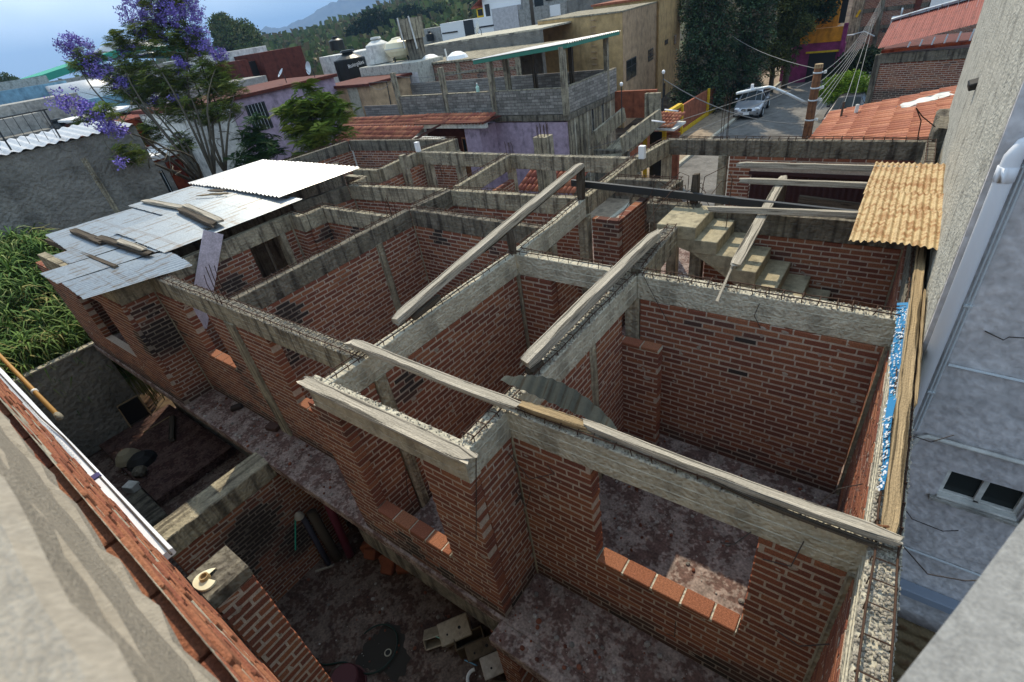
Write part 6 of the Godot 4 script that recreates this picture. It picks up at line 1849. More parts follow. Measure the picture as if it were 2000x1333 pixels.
	part(bb, "curved_roof", tube_mesh([Vector3(-106.0, 2.2, -27.0), Vector3(-106.0, 2.2, -36.0)], 3.2, 20), M.zinc_new)
	block("long_blue_house", "long pale blue building below the teal roofed hall", "building", -115.0, -97.0, -2.65, 4.4, -50.0, -37.0, M.town_blue)
	block("grey_sloping_house", "grey building with a sloping roof left of the teal hall", "building", -150.0, -135.0, -2.65, 6.0, -48.0, -36.0, M.plaster)
	var th := thing("teal_hall", "large distant sports hall with a teal roof band and grey dome", "hall", Vector3(-200.0, -2.65, -68.0))
	part(th, "hall_wall", span(-212.0, -190.0, -2.65, 6.0, -95.0, -50.0), M.plaster)
	part(th, "teal_roof", bar_mesh(Vector3(-200.0, 7.0, -48.0), Vector3(-200.0, 10.8, -72.0), 26.0, 1.6, 8.0, 0.0), M.teal)
	part(th, "teal_roof", bar_mesh(Vector3(-200.0, 10.8, -72.0), Vector3(-198.0, 6.5, -100.0), 26.0, 1.6, 8.0, 0.0), M.teal)
	part(th, "grey_dome", lathe(Vector3(-198.0, 9.0, -75.0), [[0.0, 4.6], [4.0, 4.2], [8.0, 3.0], [11.0, 1.2], [12.5, 0.0]], 24), M.zinc)


# ---------- houses in the middle distance ----------

func build_middle_town() -> void:
	var h := thing("lilac_house", "flat roofed lilac house with a dark barred window behind the green trees", "house", Vector3(-33.0, -2.65, -18.5))
	for q in [[-17.0, -14.9, -2.65, 3.5], [-14.9, -10.5, -2.65, 3.5], [-26.0, -17.0, -2.65, 3.45]]:
		pass
	part(h, "lilac_wall", span(-36.0, -30.0, -2.65, 3.48, -22.0, -14.9), M.lilac)
	part(h, "cream_wall", span(-35.8, -30.05, -2.65, 3.45, -14.9, -12.5), M.white)
	part(h, "roof_slab", span(-36.2, -29.8, 3.48, 3.66, -22.2, -12.3, 0.01), M.red_brown)
	var wn := part(h, "window", span(-30.05, -29.96, 1.7, 3.1, -16.9, -15.7), M.black_steel)
	part(wn, "pane", span(-29.97, -29.94, 1.78, 3.02, -16.8, -15.8), M.glass)
	for i in 5:
		part(wn, "bar", tube_mesh([Vector3(-29.92, 1.7, -15.85 - i * 0.2), Vector3(-29.92, 3.1, -15.85 - i * 0.2)], 0.014, 4), M.lamp_grey)
	dish("dark offset satellite dish on the lilac house roof", Vector3(-31.0, 4.2, -19.2), Vector3(-0.3, 0.9, 0.9), 0.28)
	dish("pale satellite dish near the right of the lilac house roof", Vector3(-30.4, 4.2, -20.8), Vector3(-0.15, 0.2, 0.9), 0.36)
	var br := thing("brown_stained_house", "pinkish brown stained wall below the black water tank", "house", Vector3(-28.5, -2.65, -23.5))
	part(br, "stained_wall", span(-31.5, -26.9, -2.65, 2.86, -25.5, -22.0), M.beige_pink)
	part(br, "roof_edge", span(-31.8, -26.7, 2.86, 3.0, -25.7, -21.8, 0.01), M.red_brown)
	part(br, "pale_stain", span(-29.0, -28.0, 0.6, 2.8, -22.0, -21.985), M.concrete_pale)
	part(br, "pipe_frame", tube_mesh([Vector3(-26.8, 3.0, -22.0), Vector3(-25.2, 3.0, -22.0), Vector3(-25.4, 1.1, -22.0)], 0.03, 5), M.black_steel)
	water_tank("black water tank with pale script, above the brown stained wall", Vector3(-34.6, 2.75, -27.2), 1.15, 1.75, M.black_plastic, "Rotoplas")
	water_tank("white water tank with faded lettering on the grey wall", Vector3(-31.3, 3.6, -27.3), 0.82, 1.45, M.white)
	var gt := thing("round_tank", "cream round bellied tank strapped beside the white tank", "water tank", Vector3(-29.4, 4.1, -27.5))
	part(gt, "tank_body", lathe(Vector3(-29.4, 3.7, -27.5), [[0.0, 1.28], [0.35, 1.24], [0.45, 1.15], [0.85, 0.98], [1.02, 0.68], [1.0, 0.5], [0.8, 0.22], [0.4, 0.02], [0.0, 0.0]], 24), M.cream)
	part(gt, "strap", lathe(Vector3(-29.4, 4.36, -27.5), [[1.035, 0.02], [1.035, -0.02]], 24), M.lamp_grey)
	for a in 4:
		part(gt, "leg", tube_mesh([Vector3(-29.4 + 0.6 * cos(a * 1.57), 4.0, -27.5 + 0.6 * sin(a * 1.57)), Vector3(-29.4 + 0.7 * cos(a * 1.57), 3.4, -27.5 + 0.7 * sin(a * 1.57))], 0.05, 5), M.black_steel)
	water_tank("tiny black tank behind the big black water tank", Vector3(-40.5, 4.6, -31.0), 0.6, 0.9, M.black_plastic)
	block("white_tank_house", "small white house with a slanting roof behind the black tank", "house", -40.0, -36.5, -2.65, 4.35, -33.0, -28.5, M.white)
	var tw := thing("tank_tower", "grey concrete water tower on a brick stump above the dark wall", "water tower", Vector3(-27.8, 3.8, -27.5))
	part(tw, "tower_tank", bar_mesh(Vector3(-27.8, 4.75, -27.4), Vector3(-27.8, 5.9, -27.4), 1.35, 1.2, 0.3, 0.01, 0.15), M.concrete)
	part(tw, "tower_base", span(-28.2, -27.3, 3.2, 4.75, -27.8, -27.1), M.concrete_dark)
	part(tw, "white_pipe", tube_mesh([Vector3(-28.1, 6.0, -26.7), Vector3(-28.0, 4.3, -26.7)], 0.05, 6), M.white)
	part(tw, "white_pipe", tube_mesh([Vector3(-27.1, 6.0, -26.7), Vector3(-26.9, 4.2, -26.7)], 0.05, 6), M.white)
	var gw := thing("tank_wall", "blotched grey rendered wall carrying the white tanks", "wall", Vector3(-28.5, -2.65, -26.0))
	part(gw, "render", span(-31.8, -26.0, -2.65, 3.55, -28.0, -25.6, 0.02), M.plaster_rough)
	part(gw, "blue_grey_patch", span(-28.6, -26.2, 0.0, 3.0, -25.6, -25.585), M.plaster_blue)
	var bt := thing("brick_terrace_house", "raw brick house with grey bands behind the block terrace", "house", Vector3(-23.0, -2.65, -29.0))
	brick_wall(bt, "brick_wall", Vector2(-27.7, -27.0), Vector2(-19.2, -27.0), -2.65, 3.2, [], 0.2, 0)
	for y in [2.55, 1.7]:
		part(bt, "grey_band", span(-27.7, -19.2, y, y + 0.14, -26.95, -26.86), M.concrete)
	for x in [-26.3, -24.0, -21.4, -19.4]:
		part(bt, "grey_pier", span(x, x + 0.3, -2.65, 3.2, -26.96, -26.85), M.concrete)
	part(bt, "roof_slab", span(-27.8, -19.0, 3.2, 3.32, -33.0, -26.8, 0.01), M.concrete)
	for q in [[-27.0, "left"], [-24.6, "right"]]:
		var sk := thing("dome_skylight", q[1] + " one of two white dome skylights on the raw brick house roof", "skylight", Vector3(q[0], 3.32, -27.8))
		part(sk, "dome", lathe(Vector3(q[0], 3.32, -27.8), [[0.0, 0.42], [0.3, 0.38], [0.6, 0.2], [0.72, 0.0]], 18), M.white_clean)
	lone("vent_pipe", tube_mesh([Vector3(-25.3, 3.3, -27.6), Vector3(-25.35, 3.95, -27.6)], 0.06, 6), M.white, "short white vent pipe between the two dome skylights", "pipe")
	var dw := thing("dark_stained_wall", "long blackened grey wall left of the beige building", "wall", Vector3(-25.0, -2.65, -33.0))
	part(dw, "stained_face", bar_mesh(Vector3(-33.5, 0.7, -33.2), Vector3(-21.5, 0.85, -33.2), 0.4, 6.6, 0.6, 0.01, 0.02), M.plaster_dark)
	part(dw, "flat_roof", bar_mesh(Vector3(-33.5, 3.95, -37.0), Vector3(-21.5, 4.1, -37.0), 8.0, 0.1, 3.0, 0.0), M.concrete_pale)
	var wm := thing("white_modern_house", "white two level house with grey base and charcoal door panel", "house", Vector3(-48.0, -2.65, -63.0))
	part(wm, "garden_wall", span(-55.2, -43.0, -2.65, 5.0, -62.0, -60.0), M.white_clean)
	part(wm, "charcoal_gate", span(-50.9, -49.3, 3.1, 4.95, -59.98, -59.9), M.black_steel)
	part(wm, "dark_slot", span(-55.0, -52.2, 3.8, 3.95, -59.98, -59.9), M.black)
	part(wm, "dark_slot", span(-49.0, -45.9, 3.9, 4.05, -59.98, -59.9), M.black)
	part(wm, "upper_wall", span(-48.0, -42.0, 5.0, 9.0, -66.0, -60.8), M.white_clean)
	part(wm, "grey_base", span(-46.0, -42.0, -2.65, 5.7, -60.7, -59.9), M.plaster_blue)
	part(wm, "upper_door", span(-47.6, -46.9, 5.0, 6.3, -60.78, -60.7), M.black_steel)
	part(wm, "side_porch", span(-49.2, -48.0, 5.0, 6.0, -63.0, -60.9), M.yellow)
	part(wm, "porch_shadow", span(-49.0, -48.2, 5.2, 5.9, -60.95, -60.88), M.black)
	part(wm, "pink_roof", bar_mesh(Vector3(-49.6, 6.1, -61.5), Vector3(-47.4, 7.2, -61.5), 2.4, 0.12, 1.0, 0.0), M.red_sheet)
	var gb := thing("grey_upper_house", "unpainted grey house with dark windows right of the white modern house", "house", Vector3(-38.0, -2.65, -62.0))
	part(gb, "grey_wall", span(-42.0, -35.2, -2.65, 5.2, -62.0, -60.0), M.plaster)
	part(gb, "upper_storey", span(-41.6, -37.0, 5.2, 9.0, -64.0, -60.5), M.plaster)
	part(gb, "dark_window", span(-39.8, -38.6, 5.1, 7.0, -60.49, -60.4), M.glass)
	part(gb, "dark_window", span(-38.2, -35.4, 5.6, 8.0, -60.49, -60.4), M.glass)
	part(gb, "white_panel", span(-37.4, -36.0, 4.0, 5.1, -59.99, -59.9), M.white_clean)
	part(gb, "stained_wall", span(-35.2, -27.0, -2.65, 5.3, -62.0, -60.1), M.plaster_dark)
	lone("old_post", tube_mesh([Vector3(-38.6, 2.9, -58.0), Vector3(-38.7, 7.5, -58.0)], 0.22, 7), M.wood_dark, "dark leaning post in front of the unpainted grey house", "post")
	dish("reddish satellite dish edge on above the blackened wall", Vector3(-29.5, 4.6, -36.5), Vector3(-0.9, 0.3, 0.4), 0.5)
	var bo := thing("brown_box_house", "windowless reddish brown box house above the lilac house", "house", Vector3(-43.0, -2.65, -24.5))
	part(bo, "brown_wall", span(-44.5, -40.0, -2.65, 5.35, -27.2, -23.6), M.red_brown)
	part(bo, "brown_pier", span(-44.0, -40.2, -2.65, 5.1, -22.6, -21.9), M.red_brown)
	part(bo, "dark_recess", span(-44.0, -41.0, -2.65, 4.9, -23.6, -22.6), M.black)
	var wb := thing("grey_white_house", "grey and white modern house with a dark glazed front behind the jacaranda", "house", Vector3(-46.0, -2.65, -23.5))
	part(wb, "side_wall", span(-48.0, -44.0, -2.65, 5.7, -26.5, -17.0), M.plaster)
	part(wb, "white_band", span(-48.2, -43.8, 4.8, 5.75, -26.6, -20.2, 0.02), M.white)
	part(wb, "dark_glazing", span(-44.1, -43.93, 3.0, 4.8, -24.5, -21.3), M.glass)
	for i in 4:
		part(wb, "mullion", span(-43.95, -43.88, 3.0, 4.8, -24.4 + i * 0.9, -24.3 + i * 0.9), M.black_steel)
	block("pinkish_far_house", "small grey and pink house left of the white modern house", "house", -60.0, -55.3, -2.65, 4.7, -63.0, -60.0, M.plaster)
	water_tank("tiny black tank on the small grey and pink house", Vector3(-57.0, 3.2, -59.5), 0.5, 1.1, M.black_plastic)


# ---------- plants, hills and mountains ----------

func leaf_spray(n: int, size: float, seedling: int, narrow := 0.3) -> ArrayMesh:   # a clump of n small pointed leaves
	var r := RandomNumberGenerator.new()
	r.seed = seedling
	var s := st()
	for i in n:
		var d := Vector3(r.randfn(), r.randfn() * 0.7, r.randfn()).normalized()
		var c := d * size * r.randf_range(0.15, 0.9)
		var a := (d + Vector3(r.randfn(), r.randfn(), r.randfn()) * 0.6).normalized()
		var b := a.cross(Vector3(r.randfn(), r.randfn(), r.randfn())).normalized()
		var l := size * r.randf_range(0.4, 0.75)
		flat_quad(s, c, c + a * l * 0.5 + b * l * narrow, c + a * l, c + a * l * 0.5 - b * l * narrow)
	return done(s)


func frond(len: float, pairs: int, seedling: int) -> ArrayMesh:   # a feathery compound leaf
	var r := RandomNumberGenerator.new()
	r.seed = seedling
	var s := st()
	for k in 5:
		var yaw := TAU * k / 5.0 + r.randf()
		var d := Vector3(cos(yaw), r.randf_range(-0.1, 0.5), sin(yaw)).normalized()
		var x := d.cross(Vector3.UP).normalized()
		for i in pairs:
			var t := (i + 0.5) / pairs
			var p := d * len * t - Vector3(0, len * 0.45 * t * t, 0)
			var l := len * 0.30 * sin(PI * (0.15 + 0.8 * t))
			for sd in [-1.0, 1.0]:
				var o: Vector3 = x * sd * l + d * l * 0.3
				flat_quad(s, p, p + o * 0.5 + d * l * 0.17, p + o - Vector3(0, l * 0.2, 0), p + o * 0.5 - d * l * 0.17)
	return done(s)


func crown(parent: Node3D, called: String, mesh: Mesh, blobs: Array, per: float, tones: Array, size := 1.0, gap := 0.0) -> void:
	var places := []
	var cols := []
	for b in blobs:
		var r: float = b[1]
		var n := int(per * r * r * (b[2] if b.size() > 2 else 1.0))
		for i in n:
			var d := Vector3(rng.randfn(), rng.randfn(), rng.randfn()).normalized() * r * pow(rng.randf(), 0.45)
			d.y *= b[3] if b.size() > 3 else 0.8
			var p: Vector3 = b[0] + d
			if wob.get_noise_3d(p.x * 1.3 / maxf(0.6, size), p.y * 1.3 / maxf(0.6, size), p.z * 1.3 / maxf(0.6, size)) < gap - 0.35:
				continue
			var k := size * rng.randf_range(0.7, 1.3)
			places.append(Transform3D(Basis.from_euler(Vector3(rng.randf_range(-0.5, 0.5), rng.randf() * TAU, rng.randf_range(-0.5, 0.5))).scaled(Vector3(k, k, k)), p))
			var c: Color = tones[rng.randi() % tones.size()]
			var v := 1.0 + 0.45 * wob.get_noise_3d(p.x * 0.8, p.y * 0.8 + 40.0, p.z * 0.8) + rng.randf_range(-0.15, 0.15)
			cols.append(Color(c.r * v, c.g * v, c.b * v))
	if places.size():
		many(parent, called, mesh, M.leaf, places, cols)


func limb(parent: Node3D, called: String, a: Vector3, b: Vector3, r0: float, r1: float, m: Material, bend := 0.12) -> void:
	var pts := []
	var side := Vector3(rng.randfn(), rng.randfn() * 0.4, rng.randfn()) * (b - a).length() * bend
	for i in 7:
		var t := i / 6.0
		pts.append(a.lerp(b, t) + side * sin(PI * t) + Vector3(0, (b - a).length() * 0.05 * sin(PI * t), 0))
	part(parent, called, tube_mesh(pts, r0, 7, r1), m)


func tree(called: String, label: String, base: Vector3, fork: Vector3, blobs: Array, mesh: Mesh, per: float, tones: Array, size: float, thick := 0.16, m = null, cat := "tree", group := "", gap := 0.0) -> Node3D:
	var t := thing(called, label, cat, base, group)
	var bm: Material = m if m else M.bark
	limb(t, "trunk", base, fork, thick, thick * 0.6, bm, 0.04)
	for b in blobs:
		limb(t, "limb", fork, b[0], thick * 0.5, 0.02, bm)
	crown(t, "crown", mesh, blobs, per, tones, size, gap)
	return t


func build_trees() -> void:
	var spray := leaf_spray(12, 0.16, 3)
	var fr := frond(0.42, 9, 5)
	var flower := leaf_spray(16, 0.11, 8, 0.42)
	# jacaranda
	var j := thing("jacaranda", "many stemmed jacaranda with purple blossom and sparse green leaves", "tree", Vector3(-24.2, -2.65, -10.0))
	var root := Vector3(-24.2, -2.65, -10.0)
	var forks := [Vector3(-24.4, 1.2, -10.2), Vector3(-24.9, 0.9, -9.9), Vector3(-23.9, 1.3, -10.5), Vector3(-24.6, 1.0, -9.6)]
	for f in forks:
		limb(j, "trunk", root + Vector3(rng.randf_range(-0.2, 0.2), 0, rng.randf_range(-0.2, 0.2)), f, 0.13, 0.085, M.bark, 0.05)
	var tips := [[0, Vector3(-26.5, 4.9, -11.6)], [0, Vector3(-27.9, 7.4, -12.3)], [0, Vector3(-27.0, 7.6, -12.9)], [0, Vector3(-26.5, 6.5, -12.7)], [1, Vector3(-29.4, 5.6, -9.7)], [1, Vector3(-30.3, 6.5, -9.5)], [1, Vector3(-28.5, 4.9, -9.8)], [1, Vector3(-30.8, 6.9, -9.4)], [3, Vector3(-30.0, 4.7, -8.2)], [3, Vector3(-29.0, 4.1, -8.6)], [3, Vector3(-28.2, 3.5, -8.8)], [2, Vector3(-24.4, 4.3, -12.7)], [2, Vector3(-25.3, 5.3, -12.8)], [2, Vector3(-25.9, 5.6, -12.5)], [0, Vector3(-28.4, 6.4, -11.4)], [1, Vector3(-27.2, 4.0, -10.2)], [3, Vector3(-27.0, 2.7, -9.0)], [3, Vector3(-28.4, 2.3, -8.4)], [2, Vector3(-24.9, 3.4, -11.6)], [1, Vector3(-29.2, 6.5, -10.6)]]
	for tp in tips:
		if tp[0] == 3:
			tp[1] = EYE + (tp[1] - EYE) * 0.69
		var f: Vector3 = forks[tp[0]]
		limb(j, "limb", f, tp[1], 0.062, 0.014, M.bark, 0.07)
		for k in 4:
			var s0: Vector3 = f.lerp(tp[1], 0.45 + 0.14 * k)
			limb(j, "twig", s0, s0 + Vector3(rng.randfn(), rng.randfn() * 0.6 + 0.5, rng.randfn()) * 0.55, 0.018, 0.006, M.bark_pale, 0.15)
	var purple := [Color(0.19, 0.14, 0.46), Color(0.24, 0.18, 0.52), Color(0.15, 0.10, 0.38), Color(0.30, 0.24, 0.58)]
	var green := [Color(0.10, 0.14, 0.025), Color(0.14, 0.18, 0.035), Color(0.07, 0.105, 0.025), Color(0.20, 0.22, 0.045)]
	var fb := [[Vector3(-28.3, 7.6, -12.0), 0.85], [Vector3(-28.3, 6.9, -11.9), 0.55], [Vector3(-27.3, 7.9, -12.9), 1.1], [Vector3(-26.6, 7.3, -12.9), 0.75], [Vector3(-26.3, 6.4, -12.9), 0.5], [Vector3(-27.4, 6.8, -12.4), 0.6], [Vector3(-30.3, 6.6, -9.6), 0.6], [Vector3(-30.7, 6.9, -9.4), 0.45], [Vector3(-29.6, 5.9, -9.7), 0.6], [Vector3(-29.0, 5.4, -9.9), 0.4], [Vector3(-30.2, 4.8, -8.1), 0.55], [Vector3(-29.4, 4.4, -8.5), 0.4], [Vector3(-28.9, 4.0, -8.6), 0.5], [Vector3(-28.4, 3.5, -8.8), 0.3], [Vector3(-28.3, 5.1, -10.0), 0.35], [Vector3(-26.6, 5.5, -11.9), 0.35], [Vector3(-25.8, 5.9, -12.7), 0.35], [Vector3(-27.3, 4.3, -10.5), 0.3], [Vector3(-26.5, 4.3, -11.0), 0.25], [Vector3(-28.6, 2.3, -8.4), 0.25], [Vector3(-28.7, 6.3, -10.9), 0.4], [Vector3(-25.0, 5.6, -12.9), 0.3]]
	for q in fb:
		q[1] *= 1.25
		if q[0].z > -8.9 and q[0].z < -8.0:   # the lowest boughs reach forward over the grey wall
			q[0] = EYE + (q[0] - EYE) * 0.69
			q[1] *= 0.8
	crown(j, "blossom", flower, fb, 260.0, purple, 0.95, 0.22)
	var gbb := [[Vector3(-28.0, 6.7, -11.8), 0.9], [Vector3(-27.0, 6.3, -12.5), 0.9], [Vector3(-29.9, 6.1, -9.6), 0.7], [Vector3(-28.9, 5.0, -10.0), 0.7], [Vector3(-27.9, 4.6, -10.4), 0.7], [Vector3(-26.7, 4.9, -11.5), 0.8], [Vector3(-25.6, 5.1, -12.6), 0.7], [Vector3(-24.6, 4.4, -12.6), 0.6], [Vector3(-26.8, 3.9, -10.7), 0.6], [Vector3(-27.4, 3.2, -9.6), 0.5], [Vector3(-28.3, 2.6, -8.8), 0.45], [Vector3(-25.3, 3.4, -11.5), 0.5], [Vector3(-29.0, 6.6, -10.9), 0.6], [Vector3(-27.3, 7.9, -12.7), 0.9], [Vector3(-29.6, 3.9, -8.2), 0.4], [Vector3(-26.2, 2.6, -10.2), 0.5], [Vector3(-27.3, 4.9, -10.9), 0.8], [Vector3(-26.3, 3.9, -11.3), 0.7], [Vector3(-25.2, 4.4, -12.2), 0.6], [Vector3(-28.3, 5.6, -10.6), 0.7], [Vector3(-24.3, 3.6, -11.9), 0.5], [Vector3(-20.5, 3.3, -6.3), 0.4], [Vector3(-19.8, 4.6, -6.1), 0.35]]
	for q in gbb:
		q[1] *= 1.15
	crown(j, "foliage", fr, gbb, 330.0, green, 0.62, 0.2)
	# the two feathery trees by the far rooms
	var bright := [Color(0.11, 0.17, 0.022), Color(0.15, 0.21, 0.03), Color(0.08, 0.13, 0.02), Color(0.18, 0.22, 0.035)]
	var deep := [Color(0.035, 0.075, 0.02), Color(0.05, 0.095, 0.025), Color(0.025, 0.055, 0.018)]
	tree("feathery_tree", "bright yellow green feathery tree in front of the brown stained house", Vector3(-20.3, -2.65, -13.2), Vector3(-20.3, 1.0, -13.2), [[Vector3(-20.6, 3.3, -13.6), 0.9], [Vector3(-20.2, 3.0, -13.9), 0.9], [Vector3(-19.9, 2.3, -13.4), 0.9], [Vector3(-20.8, 2.4, -13.0), 0.9], [Vector3(-21.3, 3.2, -13.0), 0.6], [Vector3(-19.6, 3.0, -14.3), 0.55], [Vector3(-20.5, 1.5, -12.8), 0.8], [Vector3(-20.8, 3.9, -13.8), 0.4]], frond(0.6, 11, 6), 75.0, bright, 0.9, 0.09, M.bark_pale)
	tree("feathery_tree", "darker feathery sapling with bare pale twigs left of the bright tree", Vector3(-21.9, -2.65, -11.4), Vector3(-21.9, 0.6, -11.4), [[Vector3(-22.2, 2.4, -11.6), 0.7], [Vector3(-21.7, 1.9, -11.6), 0.7], [Vector3(-22.8, 1.8, -11.1), 0.6], [Vector3(-21.5, 1.2, -11.4), 0.7], [Vector3(-22.4, 1.0, -11.2), 0.7], [Vector3(-22.4, 3.2, -11.9), 0.35]], frond(0.6, 11, 7), 65.0, deep, 0.9, 0.08, M.bark_pale)
	# weeds in the gap between the grey wall and the zinc roof
	var aloe := thing("spiky_plant", "pale spiky plant growing at the foot of the long grey wall", "plant", Vector3(-20.3, 1.2, -5.6))
	var s := st()
	for i in 18:
		var a := TAU * i / 18.0 + rng.randf() * 0.3
		var d := Vector3(cos(a), rng.randf_range(0.3, 1.1), sin(a)).normalized()
		var sd := d.cross(Vector3.UP).normalized() * 0.05
		var p := Vector3(-20.3, 1.3, -5.6)
		var q := p + d * 0.45
		var r := p + d * 0.8 - Vector3(0, 0.12, 0)
		flat_quad(s, p - sd, p + sd, q + sd, q - sd)
		flat_quad(s, q - sd, q + sd, r, r)
	part(aloe, "spiky_leaves", done(s), mat(lin(0.12, 0.2, 0.13), 0.7))
	part(aloe, "stem", tube_mesh([Vector3(-20.3, -2.65, -5.6), Vector3(-20.3, 1.3, -5.6)], 0.06, 6), M.bark)
	tree("small_shrub", "leafy shrub behind the spiky plant by the zinc roof", Vector3(-19.6, -2.65, -6.6), Vector3(-19.6, 0.8, -6.6), [[Vector3(-19.5, 1.5, -6.6), 0.5], [Vector3(-19.2, 1.4, -7.0), 0.4], [Vector3(-20.0, 1.4, -6.2), 0.4]], spray, 220.0, deep, 1.0, 0.05, null, "shrub")
	# reeds
	var blades := []
	for k in 4:
		var bs := st()
		for i in 7:
			var yaw := rng.randf() * TAU
			var d := Vector3(cos(yaw), 0, sin(yaw))
			var sd := Vector3(-d.z, 0, d.x) * 0.022
			var prev := Vector3(d.x * 0.02, -0.2, d.z * 0.02)
			var l := rng.randf_range(0.55, 0.95)
			for m in 5:
				var t := (m + 1) / 5.0
				var p := d * l * 0.75 * pow(t, 1.5) + Vector3(0, -0.2 + l * (1.15 * t - 0.95 * t * t * t), 0)
				var w0 := sin(PI * (0.25 + 0.75 * m / 5.0)) * 1.0
				var w1 := sin(PI * (0.25 + 0.75 * (m + 1) / 5.0))
				flat_quad(bs, prev - sd * w0, prev + sd * w0, p + sd * w1, p - sd * w1)
				prev = p
		blades.append(done(bs))
	var reed_tones := [Color(0.095, 0.165, 0.035), Color(0.13, 0.20, 0.05), Color(0.06, 0.12, 0.03), Color(0.2, 0.24, 0.09), Color(0.3, 0.28, 0.1)]
	for k in 4:
		var places := []
		var cols := []
		for i in 1100:
			var x := rng.randf_range(-20.6, -15.9)
			var z := rng.randf_range(-2.9, 1.8)
			var top := 0.55 + 1.6 * smoothstep(-16.2, -19.5, x) + 0.35 * wob.get_noise_2d(x * 1.5, z * 1.5)
			var y := top - absf(rng.randfn()) * 0.7 - 0.3
			if rng.randf() < 0.25:
				y = rng.randf_range(-1.6, top)
			var sc := rng.randf_range(0.7, 1.25)
			places.append(Transform3D(Basis.from_euler(Vector3(rng.randf_range(-0.35, 0.35), rng.randf() * TAU, rng.randf_range(-0.35, 0.35))).scaled(Vector3(sc, sc, sc)), Vector3(x, y, z)))
			cols.append(reed_tones[rng.randi() % 5 if rng.randf() < 0.5 else rng.randi() % 3] * rng.randf_range(0.7, 1.2))
		var o := many(self, "reeds", blades[k], M.leaf, places, cols)
		tag(o, ["dense arching green reeds filling the plot behind the yard wall", "reed leaves drooping over the yard wall and grey wall foot", "lower reed leaves in the dark of the reed bed", "pale tipped reed leaves at the top of the reed bed"][k], "reeds")
	var canes := []
	for i in 500:
		var x := rng.randf_range(-20.5, -16.0)
		canes.append(Transform3D(Basis.from_euler(Vector3(rng.randf_range(-0.1, 0.1), 0, rng.randf_range(-0.1, 0.1))), Vector3(x, -1.4, rng.randf_range(-2.9, 1.6))))
	tag(many(self, "reed_canes", tube_mesh([Vector3(0, -1.3, 0), Vector3(0.02, 0, 0), Vector3(-0.02, 1.9, 0.03)], 0.014, 5, 0.007), M.leaf, canes, canes.map(func(_c): return Color(0.13, 0.14, 0.05))), "upright canes standing among the green reeds", "reeds")
	# street trees
	var cyp := [Color(0.04, 0.075, 0.036), Color(0.06, 0.10, 0.046), Color(0.028, 0.05, 0.027), Color(0.09, 0.075, 0.05)]
	var sp := leaf_spray(14, 0.34, 12, 0.24)
	for q in [[Vector3(-12.7, -2.65, -40.0), 2.0, 12.5, "broad dark cypress nearest the beige building"], [Vector3(-10.4, -2.65, -41.8), 1.45, 12.0, "slimmer dark cypress beside the parked silver car"]]:
		var t := thing("cypress", q[3], "tree", q[0], "cypresses along the street")
		limb(t, "trunk", q[0], q[0] + Vector3(0, q[2] * 0.9, 0), 0.22, 0.04, M.bark, 0.01)
		var blobs := []
		for i in 16:
			var f := i / 15.0
			blobs.append([q[0] + Vector3(rng.randf_range(-0.35, 0.35), 0.6 + f * q[2], rng.randf_range(-0.35, 0.35)), q[1] * (1.0 - 0.75 * f * f) * rng.randf_range(0.85, 1.1), 1.0, 1.0])
		crown(t, "crown", sp, blobs, 150.0, cyp, 0.85, -0.2)
	var bushy := [Color(0.05, 0.065, 0.018), Color(0.075, 0.085, 0.022), Color(0.035, 0.048, 0.015), Color(0.11, 0.105, 0.028)]
	tree("bushy_tree", "big dark olive bushy tree behind the cypresses", Vector3(-9.4, -2.65, -46.0), Vector3(-9.4, 0.0, -46.0), [[Vector3(-9.6, 2.6, -46.2), 2.0], [Vector3(-8.4, 1.4, -46.0), 1.4], [Vector3(-10.2, 0.4, -45.0), 1.7], [Vector3(-8.6, 3.6, -47.0), 1.7], [Vector3(-10.6, 3.8, -46.5), 1.8], [Vector3(-9.0, 5.2, -47.0), 1.8], [Vector3(-8.9, -0.4, -45.3), 1.3]], sp, 90.0, bushy, 0.9, 0.2)
	var dk := [Color(0.02, 0.035, 0.014), Color(0.03, 0.045, 0.018), Color(0.015, 0.025, 0.012)]
	tree("dark_tree", "very dark tree shading the street's end before the orange building", Vector3(-8.8, -2.65, -47.6), Vector3(-8.8, 0.2, -47.6), [[Vector3(-8.6, 2.0, -47.0), 1.5], [Vector3(-7.5, 2.6, -48.0), 1.3], [Vector3(-9.6, 4.0, -48.0), 2.0], [Vector3(-6.9, 2.2, -48.3), 0.8], [Vector3(-7.9, 4.2, -48.5), 1.5], [Vector3(-9.2, 0.2, -47.0), 1.1]], sp, 60.0, dk, 1.3, 0.25)
	tree("dark_tree", "tall dark tree above the beige building's far end", Vector3(-17.5, -2.65, -52.0), Vector3(-17.3, 1.5, -52.0), [[Vector3(-17.2, 3.5, -52.0), 2.4], [Vector3(-15.8, 2.0, -51.0), 1.8], [Vector3(-18.0, 6.0, -52.5), 2.6], [Vector3(-16.0, 5.2, -53.0), 2.2], [Vector3(-15.0, 0.0, -50.0), 1.6]], sp, 65.0, bushy, 1.2, 0.25)
	var lime := [Color(0.12, 0.22, 0.015), Color(0.17, 0.28, 0.02), Color(0.09, 0.17, 0.015), Color(0.22, 0.32, 0.03)]
	tree("clipped_tree", "clipped bright lime green street tree right of the pole", Vector3(-3.6, -2.65, -37.5), Vector3(-3.6, -1.7, -37.5), [[Vector3(-4.2, -0.9, -37.5), 0.75, 1.3], [Vector3(-3.5, -0.8, -37.6), 0.85, 1.3], [Vector3(-2.9, -1.0, -37.5), 0.75, 1.3], [Vector3(-3.9, -1.4, -37.0), 0.65, 1.3], [Vector3(-3.1, -1.4, -37.0), 0.7, 1.3], [Vector3(-4.8, -1.2, -37.5), 0.4]], spray, 420.0, lime, 1.0, 0.1)
